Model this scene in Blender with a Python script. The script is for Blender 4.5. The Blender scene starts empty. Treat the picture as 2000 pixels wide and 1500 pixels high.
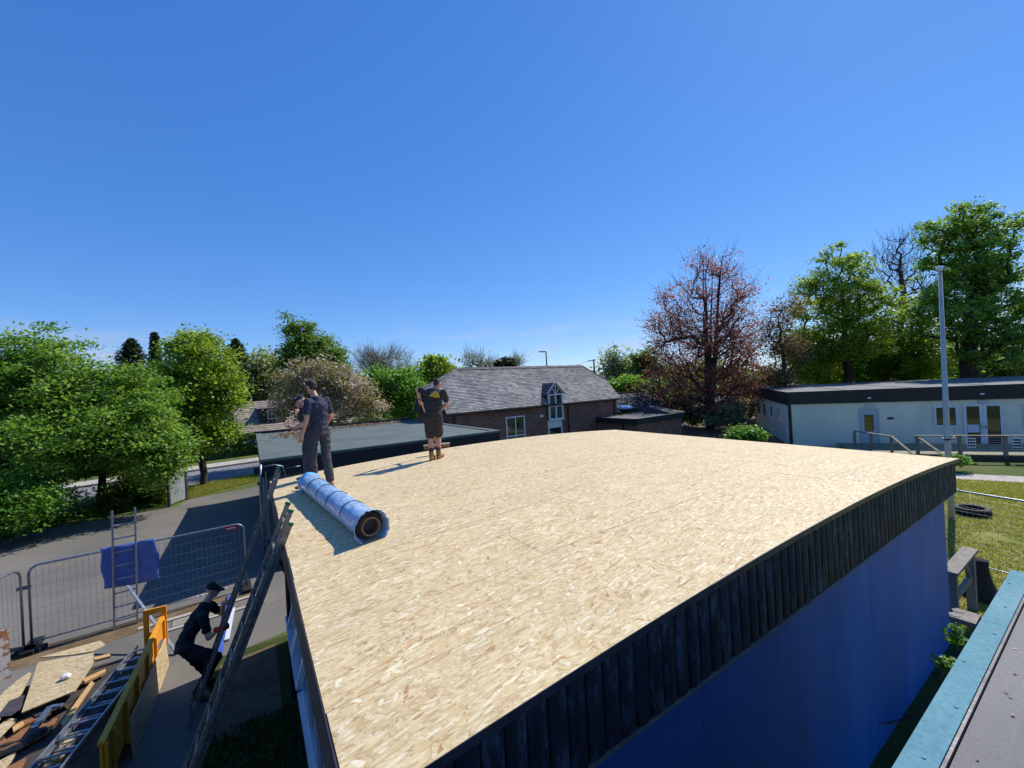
import bpy, math, random
import numpy as np
from mathutils import Vector, Matrix, noise as mnoise

# ------------------------------------------------------------------ scene, camera, sky, sun, exposure
S = bpy.context.scene
COL = S.collection
random.seed(7)
HC = 4.65                                    # camera height above the yard
FPX, CX, CY = 795.0, 1000.0, 750.0           # focal length in pixels of the 2000 x 1500 photograph
ROLL, PITCH = math.radians(3.1), math.radians(0.15)
F_ = Vector((0, math.cos(PITCH), math.sin(PITCH)))
U0 = Vector((0, -math.sin(PITCH), math.cos(PITCH)))
R0 = Vector((1, 0, 0))
R_ = R0 * math.cos(ROLL) - U0 * math.sin(ROLL)
U_ = R0 * math.sin(ROLL) + U0 * math.cos(ROLL)
CAM = Vector((0, 0, HC))
cam = bpy.data.cameras.new('camera')
cam.sensor_width = 36.0
cam.lens = 36.0 * FPX / 2000.0
cam.clip_start, cam.clip_end = 0.05, 3000.0
cam_o = bpy.data.objects.new('camera', cam)
COL.objects.link(cam_o)
M = Matrix.Identity(4)
for i in range(3):
    M[i][0], M[i][1], M[i][2], M[i][3] = R_[i], U_[i], -F_[i], CAM[i]
cam_o.matrix_world = M
S.camera = cam_o

SUN_AZ, SUN_EL = math.radians(47.5), math.radians(48.0)     # azimuth measured from +Y towards +X
SUNV = Vector((math.sin(SUN_AZ) * math.cos(SUN_EL), math.cos(SUN_AZ) * math.cos(SUN_EL), math.sin(SUN_EL)))
W = bpy.data.worlds.new('World')
S.world = W
W.use_nodes = True
wn, wl = W.node_tree.nodes, W.node_tree.links
wn.clear()
wout = wn.new('ShaderNodeOutputWorld')
bg = wn.new('ShaderNodeBackground')
sky = wn.new('ShaderNodeTexSky')
sky.sky_type = 'NISHITA'
sky.sun_disc = False
sky.sun_elevation = SUN_EL
sky.sun_rotation = SUN_AZ
sky.altitude = 0
sky.air_density, sky.dust_density, sky.ozone_density = 0.8, 0.06, 2.6
hsv = wn.new('ShaderNodeHueSaturation')
hsv.inputs['Hue'].default_value = 0.507
hsv.inputs['Saturation'].default_value = 1.22
hsv.inputs['Value'].default_value = 1.0
tc = wn.new('ShaderNodeTexCoord')
mp = wn.new('ShaderNodeMapping')
mp.inputs['Scale'].default_value = (5.0, 5.0, 26.0)
nz = wn.new('ShaderNodeTexNoise')
nz.inputs['Scale'].default_value = 1.0
nz.inputs['Detail'].default_value = 6.0
nz.inputs['Roughness'].default_value = 0.55
cr = wn.new('ShaderNodeValToRGB')
cr.color_ramp.elements[0].position, cr.color_ramp.elements[1].position = 0.48, 0.74
sep = wn.new('ShaderNodeSeparateXYZ')
band = wn.new('ShaderNodeValToRGB')          # thin fair-weather cloud sits low over the horizon
e = band.color_ramp.elements
e[0].position, e[0].color = 0.0, (1, 1, 1, 1)
e[1].position, e[1].color = 0.17, (0, 0, 0, 1)
e2 = band.color_ramp.elements.new(0.07)
e2.color = (1, 1, 1, 1)
mul = wn.new('ShaderNodeMath')
mul.operation = 'MULTIPLY'
mul2 = wn.new('ShaderNodeMath')
mul2.operation = 'MULTIPLY'
mul2.inputs[1].default_value = 0.75
mix = wn.new('ShaderNodeMixRGB')
mix.inputs['Color2'].default_value = (6.2, 6.6, 7.4, 1)
wl.new(sky.outputs[0], hsv.inputs['Color'])
wl.new(tc.outputs['Generated'], mp.inputs['Vector'])
wl.new(mp.outputs[0], nz.inputs['Vector'])
wl.new(nz.outputs['Fac'], cr.inputs['Fac'])
wl.new(tc.outputs['Generated'], sep.inputs[0])
wl.new(sep.outputs['Z'], band.inputs['Fac'])
wl.new(cr.outputs[0], mul.inputs[0])
wl.new(band.outputs[0], mul.inputs[1])
wl.new(mul.outputs[0], mul2.inputs[0])
wl.new(mul2.outputs[0], mix.inputs['Fac'])
sc_, cb_ = wn.new('ShaderNodeSeparateColor'), wn.new('ShaderNodeCombineColor')   # film-like tone of the whole sky
wl.new(hsv.outputs[0], sc_.inputs[0])
for ci, (g_, k_) in enumerate(((0.82, 0.90), (0.66, 1.02), (0.50, 1.34))):
    m1_, m2_, m3_ = (wn.new('ShaderNodeMath') for _ in range(3))
    m1_.operation, m2_.operation, m3_.operation = 'MULTIPLY', 'POWER', 'MULTIPLY'
    m1_.inputs[1].default_value, m2_.inputs[1].default_value, m3_.inputs[1].default_value = 0.1083, g_, k_ / 0.1083
    wl.new(sc_.outputs[ci], m1_.inputs[0]); wl.new(m1_.outputs[0], m2_.inputs[0]); wl.new(m2_.outputs[0], m3_.inputs[0]); wl.new(m3_.outputs[0], cb_.inputs[ci])
wl.new(cb_.outputs[0], mix.inputs['Color1'])
wl.new(mix.outputs[0], bg.inputs['Color'])
bg.inputs['Strength'].default_value = 0.085
wl.new(bg.outputs[0], wout.inputs['Surface'])

sl = bpy.data.lights.new('sun', 'SUN')
sl.energy, sl.angle, sl.color = 5.0, math.radians(0.53), (1.0, 0.965, 0.90)
sun_o = bpy.data.objects.new('sun', sl)
COL.objects.link(sun_o)
sun_o.rotation_euler = SUNV.to_track_quat('Z', 'Y').to_euler()
sun_o.location = (20, 20, 40)
S.view_settings.view_transform = 'Standard'
S.view_settings.look = 'None'
S.view_settings.gamma = 1.0
S.view_settings.use_curve_mapping = False
S.view_settings.exposure = 0.13
S.render.engine = 'CYCLES'
S.cycles.max_bounces = 8
S.cycles.transparent_max_bounces = 12

# ------------------------------------------------------------------ pixel helpers (directions only; distance from what a thing touches)
def ray(px, py):
    return F_ + R_ * ((px - CX) / FPX) + U_ * ((CY - py) / FPX)
def onz(px, py, z=0.0):
    d = ray(px, py)
    return CAM + d * ((z - HC) / d.z)
def at(px, py, Y):
    d = ray(px, py)
    return CAM + d * (Y / d.y)
def onplane(px, py, p0, n):
    d = ray(px, py)
    return CAM + d * ((p0 - CAM).dot(n) / d.dot(n))

# ------------------------------------------------------------------ object helpers
WM = {}
def wm(o):
    return WM.get(o.name, Matrix.Identity(4)) if o is not None else Matrix.Identity(4)
def tag(o, label=None, cat=None, group=None, kind=None):
    if label: o['label'] = label
    if cat: o['category'] = cat
    if group: o['group'] = group
    if kind: o['kind'] = kind
    return o
def thing(name, label, cat, loc=(0, 0, 0), rotz=0.0, group=None):
    o = bpy.data.objects.new(name, None)
    COL.objects.link(o)
    o.empty_display_size = 0.2
    o.location = loc
    o.rotation_euler = (0, 0, rotz)
    WM[o.name] = Matrix.Translation(Vector(loc)) @ Matrix.Rotation(rotz, 4, 'Z')
    return tag(o, label, cat, group)

class MB:
    """collects geometry in world coordinates (through an optional frame matrix) and links it as one mesh object"""
    def __init__(s, frame=None):
        s.v, s.f, s.m, s.fr = [], [], [], frame
    def add(s, vs, fs, mi=0):
        b = len(s.v)
        if s.fr is not None:
            vs = [s.fr @ Vector(q) for q in vs]
        s.v += [tuple(q) for q in vs]
        s.f += [tuple(b + i for i in q) for q in fs]
        s.m += [mi] * len(fs)
        return s
    def box(s, x0, x1, y0, y1, z0, z1, mi=0):
        v = [(x, y, z) for z in (z0, z1) for y in (y0, y1) for x in (x0, x1)]
        return s.add(v, [(0, 2, 3, 1), (4, 5, 7, 6), (0, 1, 5, 4), (2, 6, 7, 3), (0, 4, 6, 2), (1, 3, 7, 5)], mi)
    def hexa(s, b, t, mi=0):
        """b, t: four bottom and four top corners, both counter-clockwise seen from above"""
        return s.add(list(b) + list(t), [(3, 2, 1, 0), (4, 5, 6, 7), (0, 1, 5, 4), (1, 2, 6, 5), (2, 3, 7, 6), (3, 0, 4, 7)], mi)
    def slab(s, poly, h, mi=0):
        """polygon (ccw from above) with thickness h downwards"""
        n = len(poly)
        t = [Vector(q) for q in poly]
        b = [q - Vector((0, 0, h)) for q in t]
        fs = [tuple(range(n)), tuple(range(2 * n - 1, n - 1, -1))]
        fs += [(i, n + i, n + (i + 1) % n, (i + 1) % n) for i in range(n)]
        return s.add(t + b, fs, mi)
    def plate(s, poly, nrm, th, mi=0):
        """polygon ccw about nrm, extruded backwards by th"""
        n = len(poly)
        t = [Vector(q) for q in poly]
        b = [q - Vector(nrm).normalized() * th for q in t]
        fs = [tuple(range(n)), tuple(range(2 * n - 1, n - 1, -1))]
        fs += [(i, n + i, n + (i + 1) % n, (i + 1) % n) for i in range(n)]
        return s.add(t + b, fs, mi)
    def bar(s, a, b, w, h, up=(0, 0, 1), mi=0):
        """rectangular bar from a to b; w across, h along up"""
        a, b = Vector(a), Vector(b)
        d = (b - a).normalized()
        up = Vector(up)
        x = d.cross(up)
        if x.length < 1e-5:
            x = d.cross(Vector((1, 0, 0)))
        x.normalize()
        y = x.cross(d).normalized()
        x, y = x * (w / 2), y * (h / 2)
        v = [p + i * x + j * y for p in (a, b) for (i, j) in ((-1, -1), (1, -1), (1, 1), (-1, 1))]
        return s.add(v, [(3, 2, 1, 0), (4, 5, 6, 7), (0, 1, 5, 4), (1, 2, 6, 5), (2, 3, 7, 6), (3, 0, 4, 7)], mi)
    def tube(s, pts, r, n=8, cap=True, mi=0, closed=False):
        pts = [Vector(p) for p in pts]
        k = len(pts)
        rs = r if isinstance(r, (list, tuple)) else [r] * k
        vs, fs = [], []
        ref = None
        for i, p in enumerate(pts):
            if closed:
                d = pts[(i + 1) % k] - pts[i - 1]
            else:
                d = pts[min(i + 1, k - 1)] - pts[max(i - 1, 0)]
            d.normalize()
            if ref is None:
                ref = Vector((0, 0, 1)) if abs(d.z) < 0.9 else Vector((1, 0, 0))
            x = d.cross(ref).normalized()
            y = x.cross(d).normalized()
            ref = y
            for j in range(n):
                a = 2 * math.pi * j / n
                vs.append(p + (x * math.cos(a) + y * math.sin(a)) * rs[i])
        for i in range(k if closed else k - 1):
            for j in range(n):
                i2 = (i + 1) % k
                fs.append((i * n + j, i * n + (j + 1) % n, i2 * n + (j + 1) % n, i2 * n + j))
        if cap and not closed:
            fs.append(tuple(range(n - 1, -1, -1)))
            fs.append(tuple((k - 1) * n + j for j in range(n)))
        return s.add(vs, fs, mi)
    def lathe(s, c, prof, n=24, axis=(0, 0, 1), mi=0):
        """profile [(r, h)] about axis through c"""
        c, ax = Vector(c), Vector(axis).normalized()
        x = ax.orthogonal().normalized()
        y = ax.cross(x)
        vs = [c + ax * h + (x * math.cos(2 * math.pi * j / n) + y * math.sin(2 * math.pi * j / n)) * r for r, h in prof for j in range(n)]
        fs = [(i * n + j, i * n + (j + 1) % n, (i + 1) * n + (j + 1) % n, (i + 1) * n + j) for i in range(len(prof) - 1) for j in range(n)]
        if prof[0][0] > 1e-6: fs.append(tuple(range(n - 1, -1, -1)))
        if prof[-1][0] > 1e-6: fs.append(tuple((len(prof) - 1) * n + j for j in range(n)))
        return s.add(vs, fs, mi)
    def mesh(s, name, mats, inv=None):
        me = bpy.data.meshes.new(name)
        vs = s.v
        if inv is not None:
            vs = [inv @ Vector(q) for q in vs]
        me.from_pydata([tuple(q) for q in vs], [], s.f)
        mats = mats if isinstance(mats, (list, tuple)) else [mats]
        for m in mats:
            me.materials.append(m)
        if len(mats) > 1:
            me.polygons.foreach_set('material_index', s.m)
        me.update()
        return me
    def build(s, name, mats, parent=None, smooth=False, label=None, cat=None, group=None, kind=None, bevel=0):
        loc = None
        if parent is None:
            a = np.array(s.v)
            loc = Vector(((a[:, 0].min() + a[:, 0].max()) / 2, (a[:, 1].min() + a[:, 1].max()) / 2, a[:, 2].min()))
            inv = Matrix.Translation(-loc)
        else:
            inv = wm(parent).inverted()
        me = s.mesh(name, mats, inv)
        o = bpy.data.objects.new(name, me)
        COL.objects.link(o)
        if parent is None:
            o.location = loc
            WM[o.name] = Matrix.Translation(loc)
        else:
            o.parent = parent
            WM[o.name] = wm(parent)
        if smooth:
            me.polygons.foreach_set('use_smooth', [True] * len(me.polygons))
        if bevel:
            md = o.modifiers.new('bevel', 'BEVEL')
            md.width = bevel
            md.segments = 2
            md.limit_method = 'ANGLE'
        return tag(o, label, cat, group, kind)

def inst(name, me, parent, loc, rot=(0, 0, 0), scale=(1, 1, 1)):
    """object sharing mesh data; loc/rot in the parent's own space"""
    o = bpy.data.objects.new(name, me)
    COL.objects.link(o)
    o.parent = parent
    o.location, o.rotation_euler, o.scale = loc, rot, scale
    return o

def fast_mesh(name, verts, quads, mats, tint=None, mi=None):
    """numpy arrays -> mesh; quads (n,4)"""
    me = bpy.data.meshes.new(name)
    nv, nf = len(verts), len(quads)
    k = quads.shape[1]
    me.vertices.add(nv)
    me.vertices.foreach_set('co', verts.astype(np.float32).ravel())
    me.loops.add(nf * k)
    me.loops.foreach_set('vertex_index', quads.astype(np.int32).ravel())
    me.polygons.add(nf)
    me.polygons.foreach_set('loop_start', np.arange(0, nf * k, k, dtype=np.int32))
    if mi is not None:
        me.polygons.foreach_set('material_index', mi.astype(np.int32))
    for m in (mats if isinstance(mats, (list, tuple)) else [mats]):
        me.materials.append(m)
    if tint is not None:
        a = me.attributes.new('tint', 'FLOAT', 'FACE')
        a.data.foreach_set('value', tint.astype(np.float32))
    me.update(calc_edges=True)
    me.shade_flat()
    return me

def link_mesh(name, me, parent=None, loc=(0, 0, 0)):
    o = bpy.data.objects.new(name, me)
    COL.objects.link(o)
    o.parent = parent
    o.location = loc
    WM[o.name] = wm(parent) @ Matrix.Translation(Vector(loc))
    return o

# ------------------------------------------------------------------ materials
def lin(r, g, b):
    return tuple(((c / 255) / 12.92 if c / 255 <= 0.04045 else ((c / 255 + 0.055) / 1.055) ** 2.4) for c in (r, g, b)) + (1,)
MATS = {}
class NT:
    def __init__(s, name):
        s.mat = bpy.data.materials.new(name)
        s.mat.use_nodes = True
        s.n, s.l = s.mat.node_tree.nodes, s.mat.node_tree.links
        s.n.clear()
        s.out = s.n.new('ShaderNodeOutputMaterial')
        s.b = s.n.new('ShaderNodeBsdfPrincipled')
        s.l.new(s.b.outputs[0], s.out.inputs['Surface'])
        MATS[name] = s.mat
    def node(s, t, **kw):
        q = s.n.new(t)
        for k, v in kw.items():
            if hasattr(q, k): setattr(q, k, v)
            else: q.inputs[k.replace('_', ' ')].default_value = v
        return q
    def coords(s, scale=(1, 1, 1), rand=False, kind='Object', rot=(0, 0, 0)):
        t = s.n.new('ShaderNodeTexCoord')
        m = s.n.new('ShaderNodeMapping')
        m.inputs['Scale'].default_value = scale
        m.inputs['Rotation'].default_value = rot
        src = t.outputs[kind]
        if rand:
            oi = s.n.new('ShaderNodeObjectInfo')
            mu = s.node('ShaderNodeVectorMath', operation='MULTIPLY_ADD')
            mu.inputs[1].default_value = (37.1, 91.7, 53.3)
            s.l.new(oi.outputs['Random'], mu.inputs[0])
            s.l.new(src, mu.inputs[2])
            src = mu.outputs[0]
        s.l.new(src, m.inputs['Vector'])
        return m.outputs[0]
    def noise(s, vec, scale, detail=4, rough=0.55, out='Fac'):
        q = s.node('ShaderNodeTexNoise', Scale=scale, Detail=detail, Roughness=rough)
        s.l.new(vec, q.inputs['Vector'])
        return q.outputs[out]
    def ramp(s, fac, stops, interp='LINEAR'):
        q = s.n.new('ShaderNodeValToRGB')
        q.color_ramp.interpolation = interp
        e = q.color_ramp.elements
        while len(e) < len(stops): e.new(0.5)
        for i, (p, c) in enumerate(stops):
            e[i].position = p
            e[i].color = c if len(c) == 4 else tuple(c) + (1,)
        s.l.new(fac, q.inputs['Fac'])
        return q.outputs[0]
    def mix(s, a, b, fac, mode='MIX'):
        q = s.n.new('ShaderNodeMixRGB')
        q.blend_type = mode
        for k, v in (('Color1', a), ('Color2', b), ('Fac', fac)):
            if hasattr(v, 'is_linked') or hasattr(v, 'links'): s.l.new(v, q.inputs[k])
            else: q.inputs[k].default_value = v
        return q.outputs[0]
    def math(s, op, a, b=0.5):
        q = s.n.new('ShaderNodeMath')
        q.operation = op
        for i, v in enumerate((a, b)):
            if hasattr(v, 'links'): s.l.new(v, q.inputs[i])
            else: q.inputs[i].default_value = v
        return q.outputs[0]
    def bump(s, h, strength=0.3, dist=0.02):
        q = s.node('ShaderNodeBump', Strength=strength, Distance=dist)
        s.l.new(h, q.inputs['Height'])
        s.l.new(q.outputs[0], s.b.inputs['Normal'])
        return q
    def set(s, color=None, rough=None, metal=None, spec=None, **kw):
        for k, v in (('Base Color', color), ('Roughness', rough), ('Metallic', metal), ('Specular IOR Level', spec)):
            if v is None: continue
            if hasattr(v, 'links'): s.l.new(v, s.b.inputs[k])
            else: s.b.inputs[k].default_value = v
        for k, v in kw.items():
            s.b.inputs[k.replace('_', ' ')].default_value = v
        return s.mat

def simple(name, c1, c2=None, scale=6, rough=0.7, metal=0.0, bump=0.15, stretch=(1, 1, 1), rand=True, detail=5, spec=0.4, fine=60, dist=0.01, lo=0.35, hi=0.68):
    t = NT(name)
    c2 = c2 or tuple(x * 0.7 for x in c1[:3]) + (1,)
    v = t.coords(stretch, rand)
    col = t.ramp(t.noise(v, scale, detail, 0.62), [(lo, c1), (hi, c2)])
    h = t.noise(v, fine, 3, 0.6)
    col = t.mix(col, t.ramp(h, [(0.3, (0.82, 0.82, 0.82, 1)), (0.7, (1.12, 1.12, 1.12, 1))]), 1.0, 'MULTIPLY')
    if bump: t.bump(h, bump, dist)
    r = t.ramp(t.noise(v, scale * 2.3, 3), [(0.3, (max(rough - 0.12, 0.02),) * 3), (0.7, (min(rough + 0.1, 1),) * 3)])
    return t.set(col, r, metal, spec)
def osb_mat(name, c_shift=1.0, orient=0.0, upright=None):
    t = NT(name)
    base = t.coords((1, 1, 1), True)
    if upright is not None:                  # boards stood on edge: along the board and up
        sx_ = t.n.new('ShaderNodeSeparateXYZ'); t.l.new(base, sx_.inputs[0])
        al = t.math('ADD', t.math('MULTIPLY', sx_.outputs[0], math.cos(upright)), t.math('MULTIPLY', sx_.outputs[1], math.sin(upright)))
        cb_ = t.n.new('ShaderNodeCombineXYZ'); t.l.new(al, cb_.inputs[0]); t.l.new(sx_.outputs[2], cb_.inputs[1])
        base = cb_.outputs[0]
    wob = t.noise(base, 3.0, 2, 0.5, 'Color')
    col, hgt = None, None
    for k, (ang, sx, sy, thr) in enumerate(((0.0, 9.0, 40.0, 0.0), (0.42, 10.0, 44.0, 0.48), (-0.48, 9.0, 38.0, 0.54), (0.18, 14.0, 70.0, 0.5), (0.9, 12.0, 38.0, 0.76), (-1.1, 13.0, 40.0, 0.8), (-0.14, 11.0, 52.0, 0.58))):
        m = t.n.new('ShaderNodeMapping')
        m.inputs['Rotation'].default_value = (0, 0, ang + orient)
        m.inputs['Location'].default_value = (k * 3.7, k * 5.1, 0)
        t.l.new(base, m.inputs['Vector'])
        m2 = t.n.new('ShaderNodeMapping')
        m2.inputs['Scale'].default_value = (sx, sy, 0.01)
        t.l.new(m.outputs[0], m2.inputs['Vector'])
        vo = t.n.new('ShaderNodeTexVoronoi')
        vo.inputs['Scale'].default_value = 1.0
        vo.inputs['Randomness'].default_value = 1.0
        t.l.new(m2.outputs[0], vo.inputs['Vector'])
        sp = t.n.new('ShaderNodeSeparateColor')
        t.l.new(vo.outputs['Color'], sp.inputs[0])
        g = lambda r, gg, b: lin(r * c_shift, gg * c_shift, b * c_shift)
        c = t.ramp(sp.outputs[0], [(0.0, g(186, 158, 114)), (0.1, g(203, 179, 133)), (0.5, g(213, 191, 147)), (0.84, g(220, 202, 162)), (0.96, g(232, 219, 188)), (0.985, g(198, 158, 110)), (1.0, g(176, 128, 86))], 'LINEAR')
        grain = t.noise(m2.outputs[0], 5.0, 2)
        c = t.mix(c, t.ramp(grain, [(0.3, (0.9, 0.88, 0.85, 1)), (0.7, (1.06, 1.06, 1.06, 1))]), 1.0, 'MULTIPLY')
        edge = t.ramp(vo.outputs['Distance'], [(0.45, (1, 1, 1, 1)), (0.85, (0.64, 0.57, 0.48, 1))])
        c = t.mix(c, edge, 0.8, 'MULTIPLY')
        h = t.math('ADD', sp.outputs[2], t.math('MULTIPLY', vo.outputs['Distance'], -0.7))
        if col is None:
            col, hgt = c, h
        else:
            f = t.math('GREATER_THAN', sp.outputs[1], thr)
            col = t.mix(col, c, f)
            q = t.n.new('ShaderNodeMix')
            t.l.new(f, q.inputs[0]); t.l.new(hgt, q.inputs[2]); t.l.new(h, q.inputs[3])
            hgt = q.outputs[0]
    big = t.noise(base, 1.3, 3)
    col = t.mix(col, t.ramp(big, [(0.3, (0.93, 0.93, 0.92, 1)), (0.7, (1.04, 1.03, 1.0, 1))]), 1.0, 'MULTIPLY')
    sm = t.noise(base, 2.6, 7, 0.7)
    col = t.mix(col, t.ramp(sm, [(0.66, (1, 1, 1, 1)), (0.74, (0.86, 0.85, 0.85, 1)), (0.8, (0.74, 0.74, 0.76, 1))]), 1.0, 'MULTIPLY')
    t.bump(hgt, 0.28, 0.004)
    return t.set(col, 0.62, 0, 0.35)
osb_mat('osb')
osb_mat('osb_old', 0.9)
osb_mat('osb_upright', 0.92, upright=math.radians(-58.9))

def felt(name, c1, c2, patch, rough=0.85):
    t = NT(name)
    v = t.coords()
    a = t.ramp(t.noise(v, 0.55, 6, 0.65), [(0.32, c1), (0.55, c2), (0.72, patch)])
    g = t.noise(v, 170, 2, 0.7)
    a = t.mix(a, t.ramp(g, [(0.3, (0.62, 0.62, 0.62, 1)), (0.72, (1.3, 1.3, 1.3, 1))]), 1.0, 'MULTIPLY')
    s2 = t.noise(t.coords((0.4, 5, 1)), 2.0, 5)
    a = t.mix(a, t.ramp(s2, [(0.35, (0.82, 0.82, 0.82, 1)), (0.66, (1.1, 1.1, 1.1, 1))]), 1.0, 'MULTIPLY')
    t.bump(g, 0.35, 0.006)
    return t.set(a, rough, 0, 0.4)
felt('felt_green', lin(82, 92, 90), lin(100, 109, 104), lin(70, 78, 76))
felt('felt_grey', lin(112, 111, 112), lin(126, 124, 122), lin(98, 96, 94), 0.9)
felt('felt_near', lin(72, 71, 76), lin(92, 90, 94), lin(112, 108, 106), 0.6)
felt('felt_moss', lin(92, 88, 84), lin(118, 112, 106), lin(92, 88, 58))

def asphalt(name, c1, c2, c3, patch_scale=0.35):
    t = NT(name)
    v = t.coords()
    a = t.ramp(t.noise(v, patch_scale, 7, 0.62), [(0.3, c1), (0.52, c2), (0.74, c3)])
    g = t.noise(v, 120, 2, 0.75)
    a = t.mix(a, t.ramp(g, [(0.28, (0.6, 0.6, 0.6, 1)), (0.75, (1.4, 1.4, 1.38, 1))]), 1.0, 'MULTIPLY')
    vo = t.node('ShaderNodeTexVoronoi', Scale=0.35, feature='DISTANCE_TO_EDGE')
    wv = t.mix(v, t.noise(v, 1.5, 4, 0.6, 'Color'), 0.35)
    t.l.new(wv, vo.inputs['Vector'])
    cr = t.ramp(vo.outputs['Distance'], [(0.0, (0.5, 0.5, 0.5, 1)), (0.006, (1, 1, 1, 1))])
    a = t.mix(a, cr, 0.55, 'MULTIPLY')
    t.bump(g, 0.4, 0.008)
    return t.set(a, 0.88, 0, 0.3)
asphalt('asphalt_yard', lin(96, 92, 86), lin(110, 105, 98), lin(126, 119, 109))
asphalt('asphalt_road', lin(112, 112, 116), lin(122, 122, 125), lin(132, 131, 132))
asphalt('concrete', lin(150, 142, 128), lin(172, 164, 148), lin(132, 122, 106), 1.1)
asphalt('paving', lin(158, 150, 138), lin(178, 170, 158), lin(142, 136, 124), 0.9)

def earth(name, stops, scale=1.2):
    t = NT(name)
    v = t.coords()
    a = t.ramp(t.noise(v, scale, 8, 0.68), stops)
    g = t.noise(v, 55, 4, 0.7)
    a = t.mix(a, t.ramp(g, [(0.28, (0.55, 0.55, 0.55, 1)), (0.75, (1.35, 1.35, 1.35, 1))]), 1.0, 'MULTIPLY')
    t.bump(g, 0.7, 0.03)
    return t.set(a, 0.95, 0, 0.15)
earth('field', [(0.3, lin(74, 86, 40)), (0.55, lin(92, 104, 52)), (0.75, lin(110, 104, 66))], 0.3)
earth('lawn', [(0.34, lin(122, 128, 54)), (0.5, lin(144, 144, 70)), (0.62, lin(156, 146, 92)), (0.78, lin(176, 162, 128))], 0.75)
earth('verge', [(0.3, lin(72, 84, 38)), (0.6, lin(98, 106, 54)), (0.75, lin(112, 100, 72))], 1.4)
earth('dirt', [(0.3, lin(92, 76, 56)), (0.52, lin(122, 102, 76)), (0.75, lin(146, 126, 98))], 1.6)
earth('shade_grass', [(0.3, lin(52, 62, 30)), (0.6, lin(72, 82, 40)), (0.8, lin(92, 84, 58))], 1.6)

# paint and timber
def plank_mat():
    t = NT('black_plank')
    v = t.coords((1, 1, 0.35), True)
    a = t.ramp(t.noise(v, 9, 6, 0.7), [(0.32, lin(24, 27, 34)), (0.52, lin(38, 42, 51)), (0.68, lin(86, 92, 104))])
    g = t.noise(t.coords((60, 60, 3), True), 2.5, 4)
    t.bump(t.noise(v, 110, 3, 0.65), 0.5, 0.004)
    r = t.ramp(t.noise(v, 12, 4), [(0.3, (0.5,) * 3), (0.7, (0.75,) * 3)])
    a = t.mix(a, t.ramp(g, [(0.3, (0.75, 0.75, 0.75, 1)), (0.7, (1.2, 1.2, 1.2, 1))]), 1.0, 'MULTIPLY')
    return t.set(a, r, 0, 0.25)
plank_mat()
def blue_wall():
    t = NT('blue_wall')
    v = t.coords((1, 1, 0.25))
    a = t.ramp(t.noise(v, 1.6, 6, 0.65), [(0.3, lin(14, 86, 160)), (0.55, lin(18, 100, 180)), (0.75, lin(32, 114, 192))])
    st = t.noise(t.coords((9, 9, 0.35)), 1.0, 5, 0.6)
    a = t.mix(a, t.ramp(st, [(0.35, (0.8, 0.8, 0.82, 1)), (0.62, (1.03, 1.03, 1.03, 1))]), 0.6, 'MULTIPLY')
    g = t.noise(t.coords(), 140, 3, 0.7)
    a = t.mix(a, t.ramp(g, [(0.3, (0.8, 0.8, 0.8, 1)), (0.72, (1.2, 1.2, 1.2, 1))]), 1.0, 'MULTIPLY')
    t.bump(g, 0.3, 0.004)
    return t.set(a, 0.55, 0, 0.4)
blue_wall()
simple('brown_fascia', lin(58, 50, 44), lin(84, 74, 66), 3, 0.6, stretch=(1, 1, 3))
simple('dark_trim', lin(44, 44, 52), lin(60, 58, 66), 5, 0.45)
simple('bead', lin(120, 120, 112), lin(88, 88, 80), 8, 0.7)
simple('teal_cap', lin(98, 142, 150), lin(90, 132, 142), 1.2, 0.75, bump=0.05, fine=35, lo=0.4, hi=0.8, spec=0.15)
simple('white_upvc', lin(214, 217, 222), lin(196, 200, 206), 3, 0.35, bump=0.02)
simple('black_plastic', lin(20, 20, 22), lin(34, 34, 36), 5, 0.45)
simple('green_clad', lin(92, 116, 112), lin(78, 100, 98), 2.5, 0.5, bump=0.05, stretch=(2, 2, 0.3))
simple('black_fascia', lin(26, 27, 28), lin(42, 42, 42), 2, 0.6, stretch=(1, 1, 2))
simple('cream_panel', lin(226, 222, 200), lin(210, 208, 188), 0.9, 0.6, bump=0.1, fine=90, stretch=(1, 1, 0.5))
simple('door_grey', lin(184, 190, 194), lin(168, 176, 182), 2, 0.5, bump=0.03)
simple('galv', lin(150, 156, 164), lin(118, 124, 134), 14, 0.38, 0.75, bump=0.06)
simple('alu', lin(186, 188, 190), lin(142, 144, 146), 16, 0.36, 0.8, bump=0.08)
simple('alu_old', lin(158, 150, 136), lin(104, 98, 88), 22, 0.5, 0.35, bump=0.2)
simple('green_cap', lin(36, 120, 78), lin(26, 96, 60), 12, 0.5)
simple('tarp_blue', lin(92, 114, 176), lin(78, 100, 160), 5, 0.55, bump=0.1)
simple('red_tag', lin(190, 44, 52), lin(160, 34, 44), 10, 0.5)
simple('yellow_steel', lin(236, 160, 30), lin(208, 132, 24), 5, 0.5, bump=0.15)
simple('rust', lin(122, 68, 38), lin(84, 44, 28), 9, 0.8, bump=0.4)
simple('timber', lin(206, 168, 112), lin(176, 134, 84), 7, 0.7, stretch=(1, 9, 9), bump=0.25)
simple('broom_wood', lin(212, 178, 156), lin(190, 152, 130), 7, 0.7, bump=0.1)
simple('timber_grey', lin(142, 134, 122), lin(108, 100, 90), 7, 0.8, stretch=(2, 2, 9), bump=0.35)
simple('timber_deck', lin(150, 142, 112), lin(112, 104, 84), 6, 0.8, bump=0.3)
simple('timber_brown', lin(150, 104, 64), lin(112, 76, 46), 6, 0.75, bump=0.3, stretch=(1, 6, 6))
simple('timber_dark', lin(78, 66, 56), lin(52, 46, 42), 6, 0.8, bump=0.3)
simple('felt_scrap', lin(48, 46, 48), lin(74, 70, 70), 9, 0.8, bump=0.5)
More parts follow.
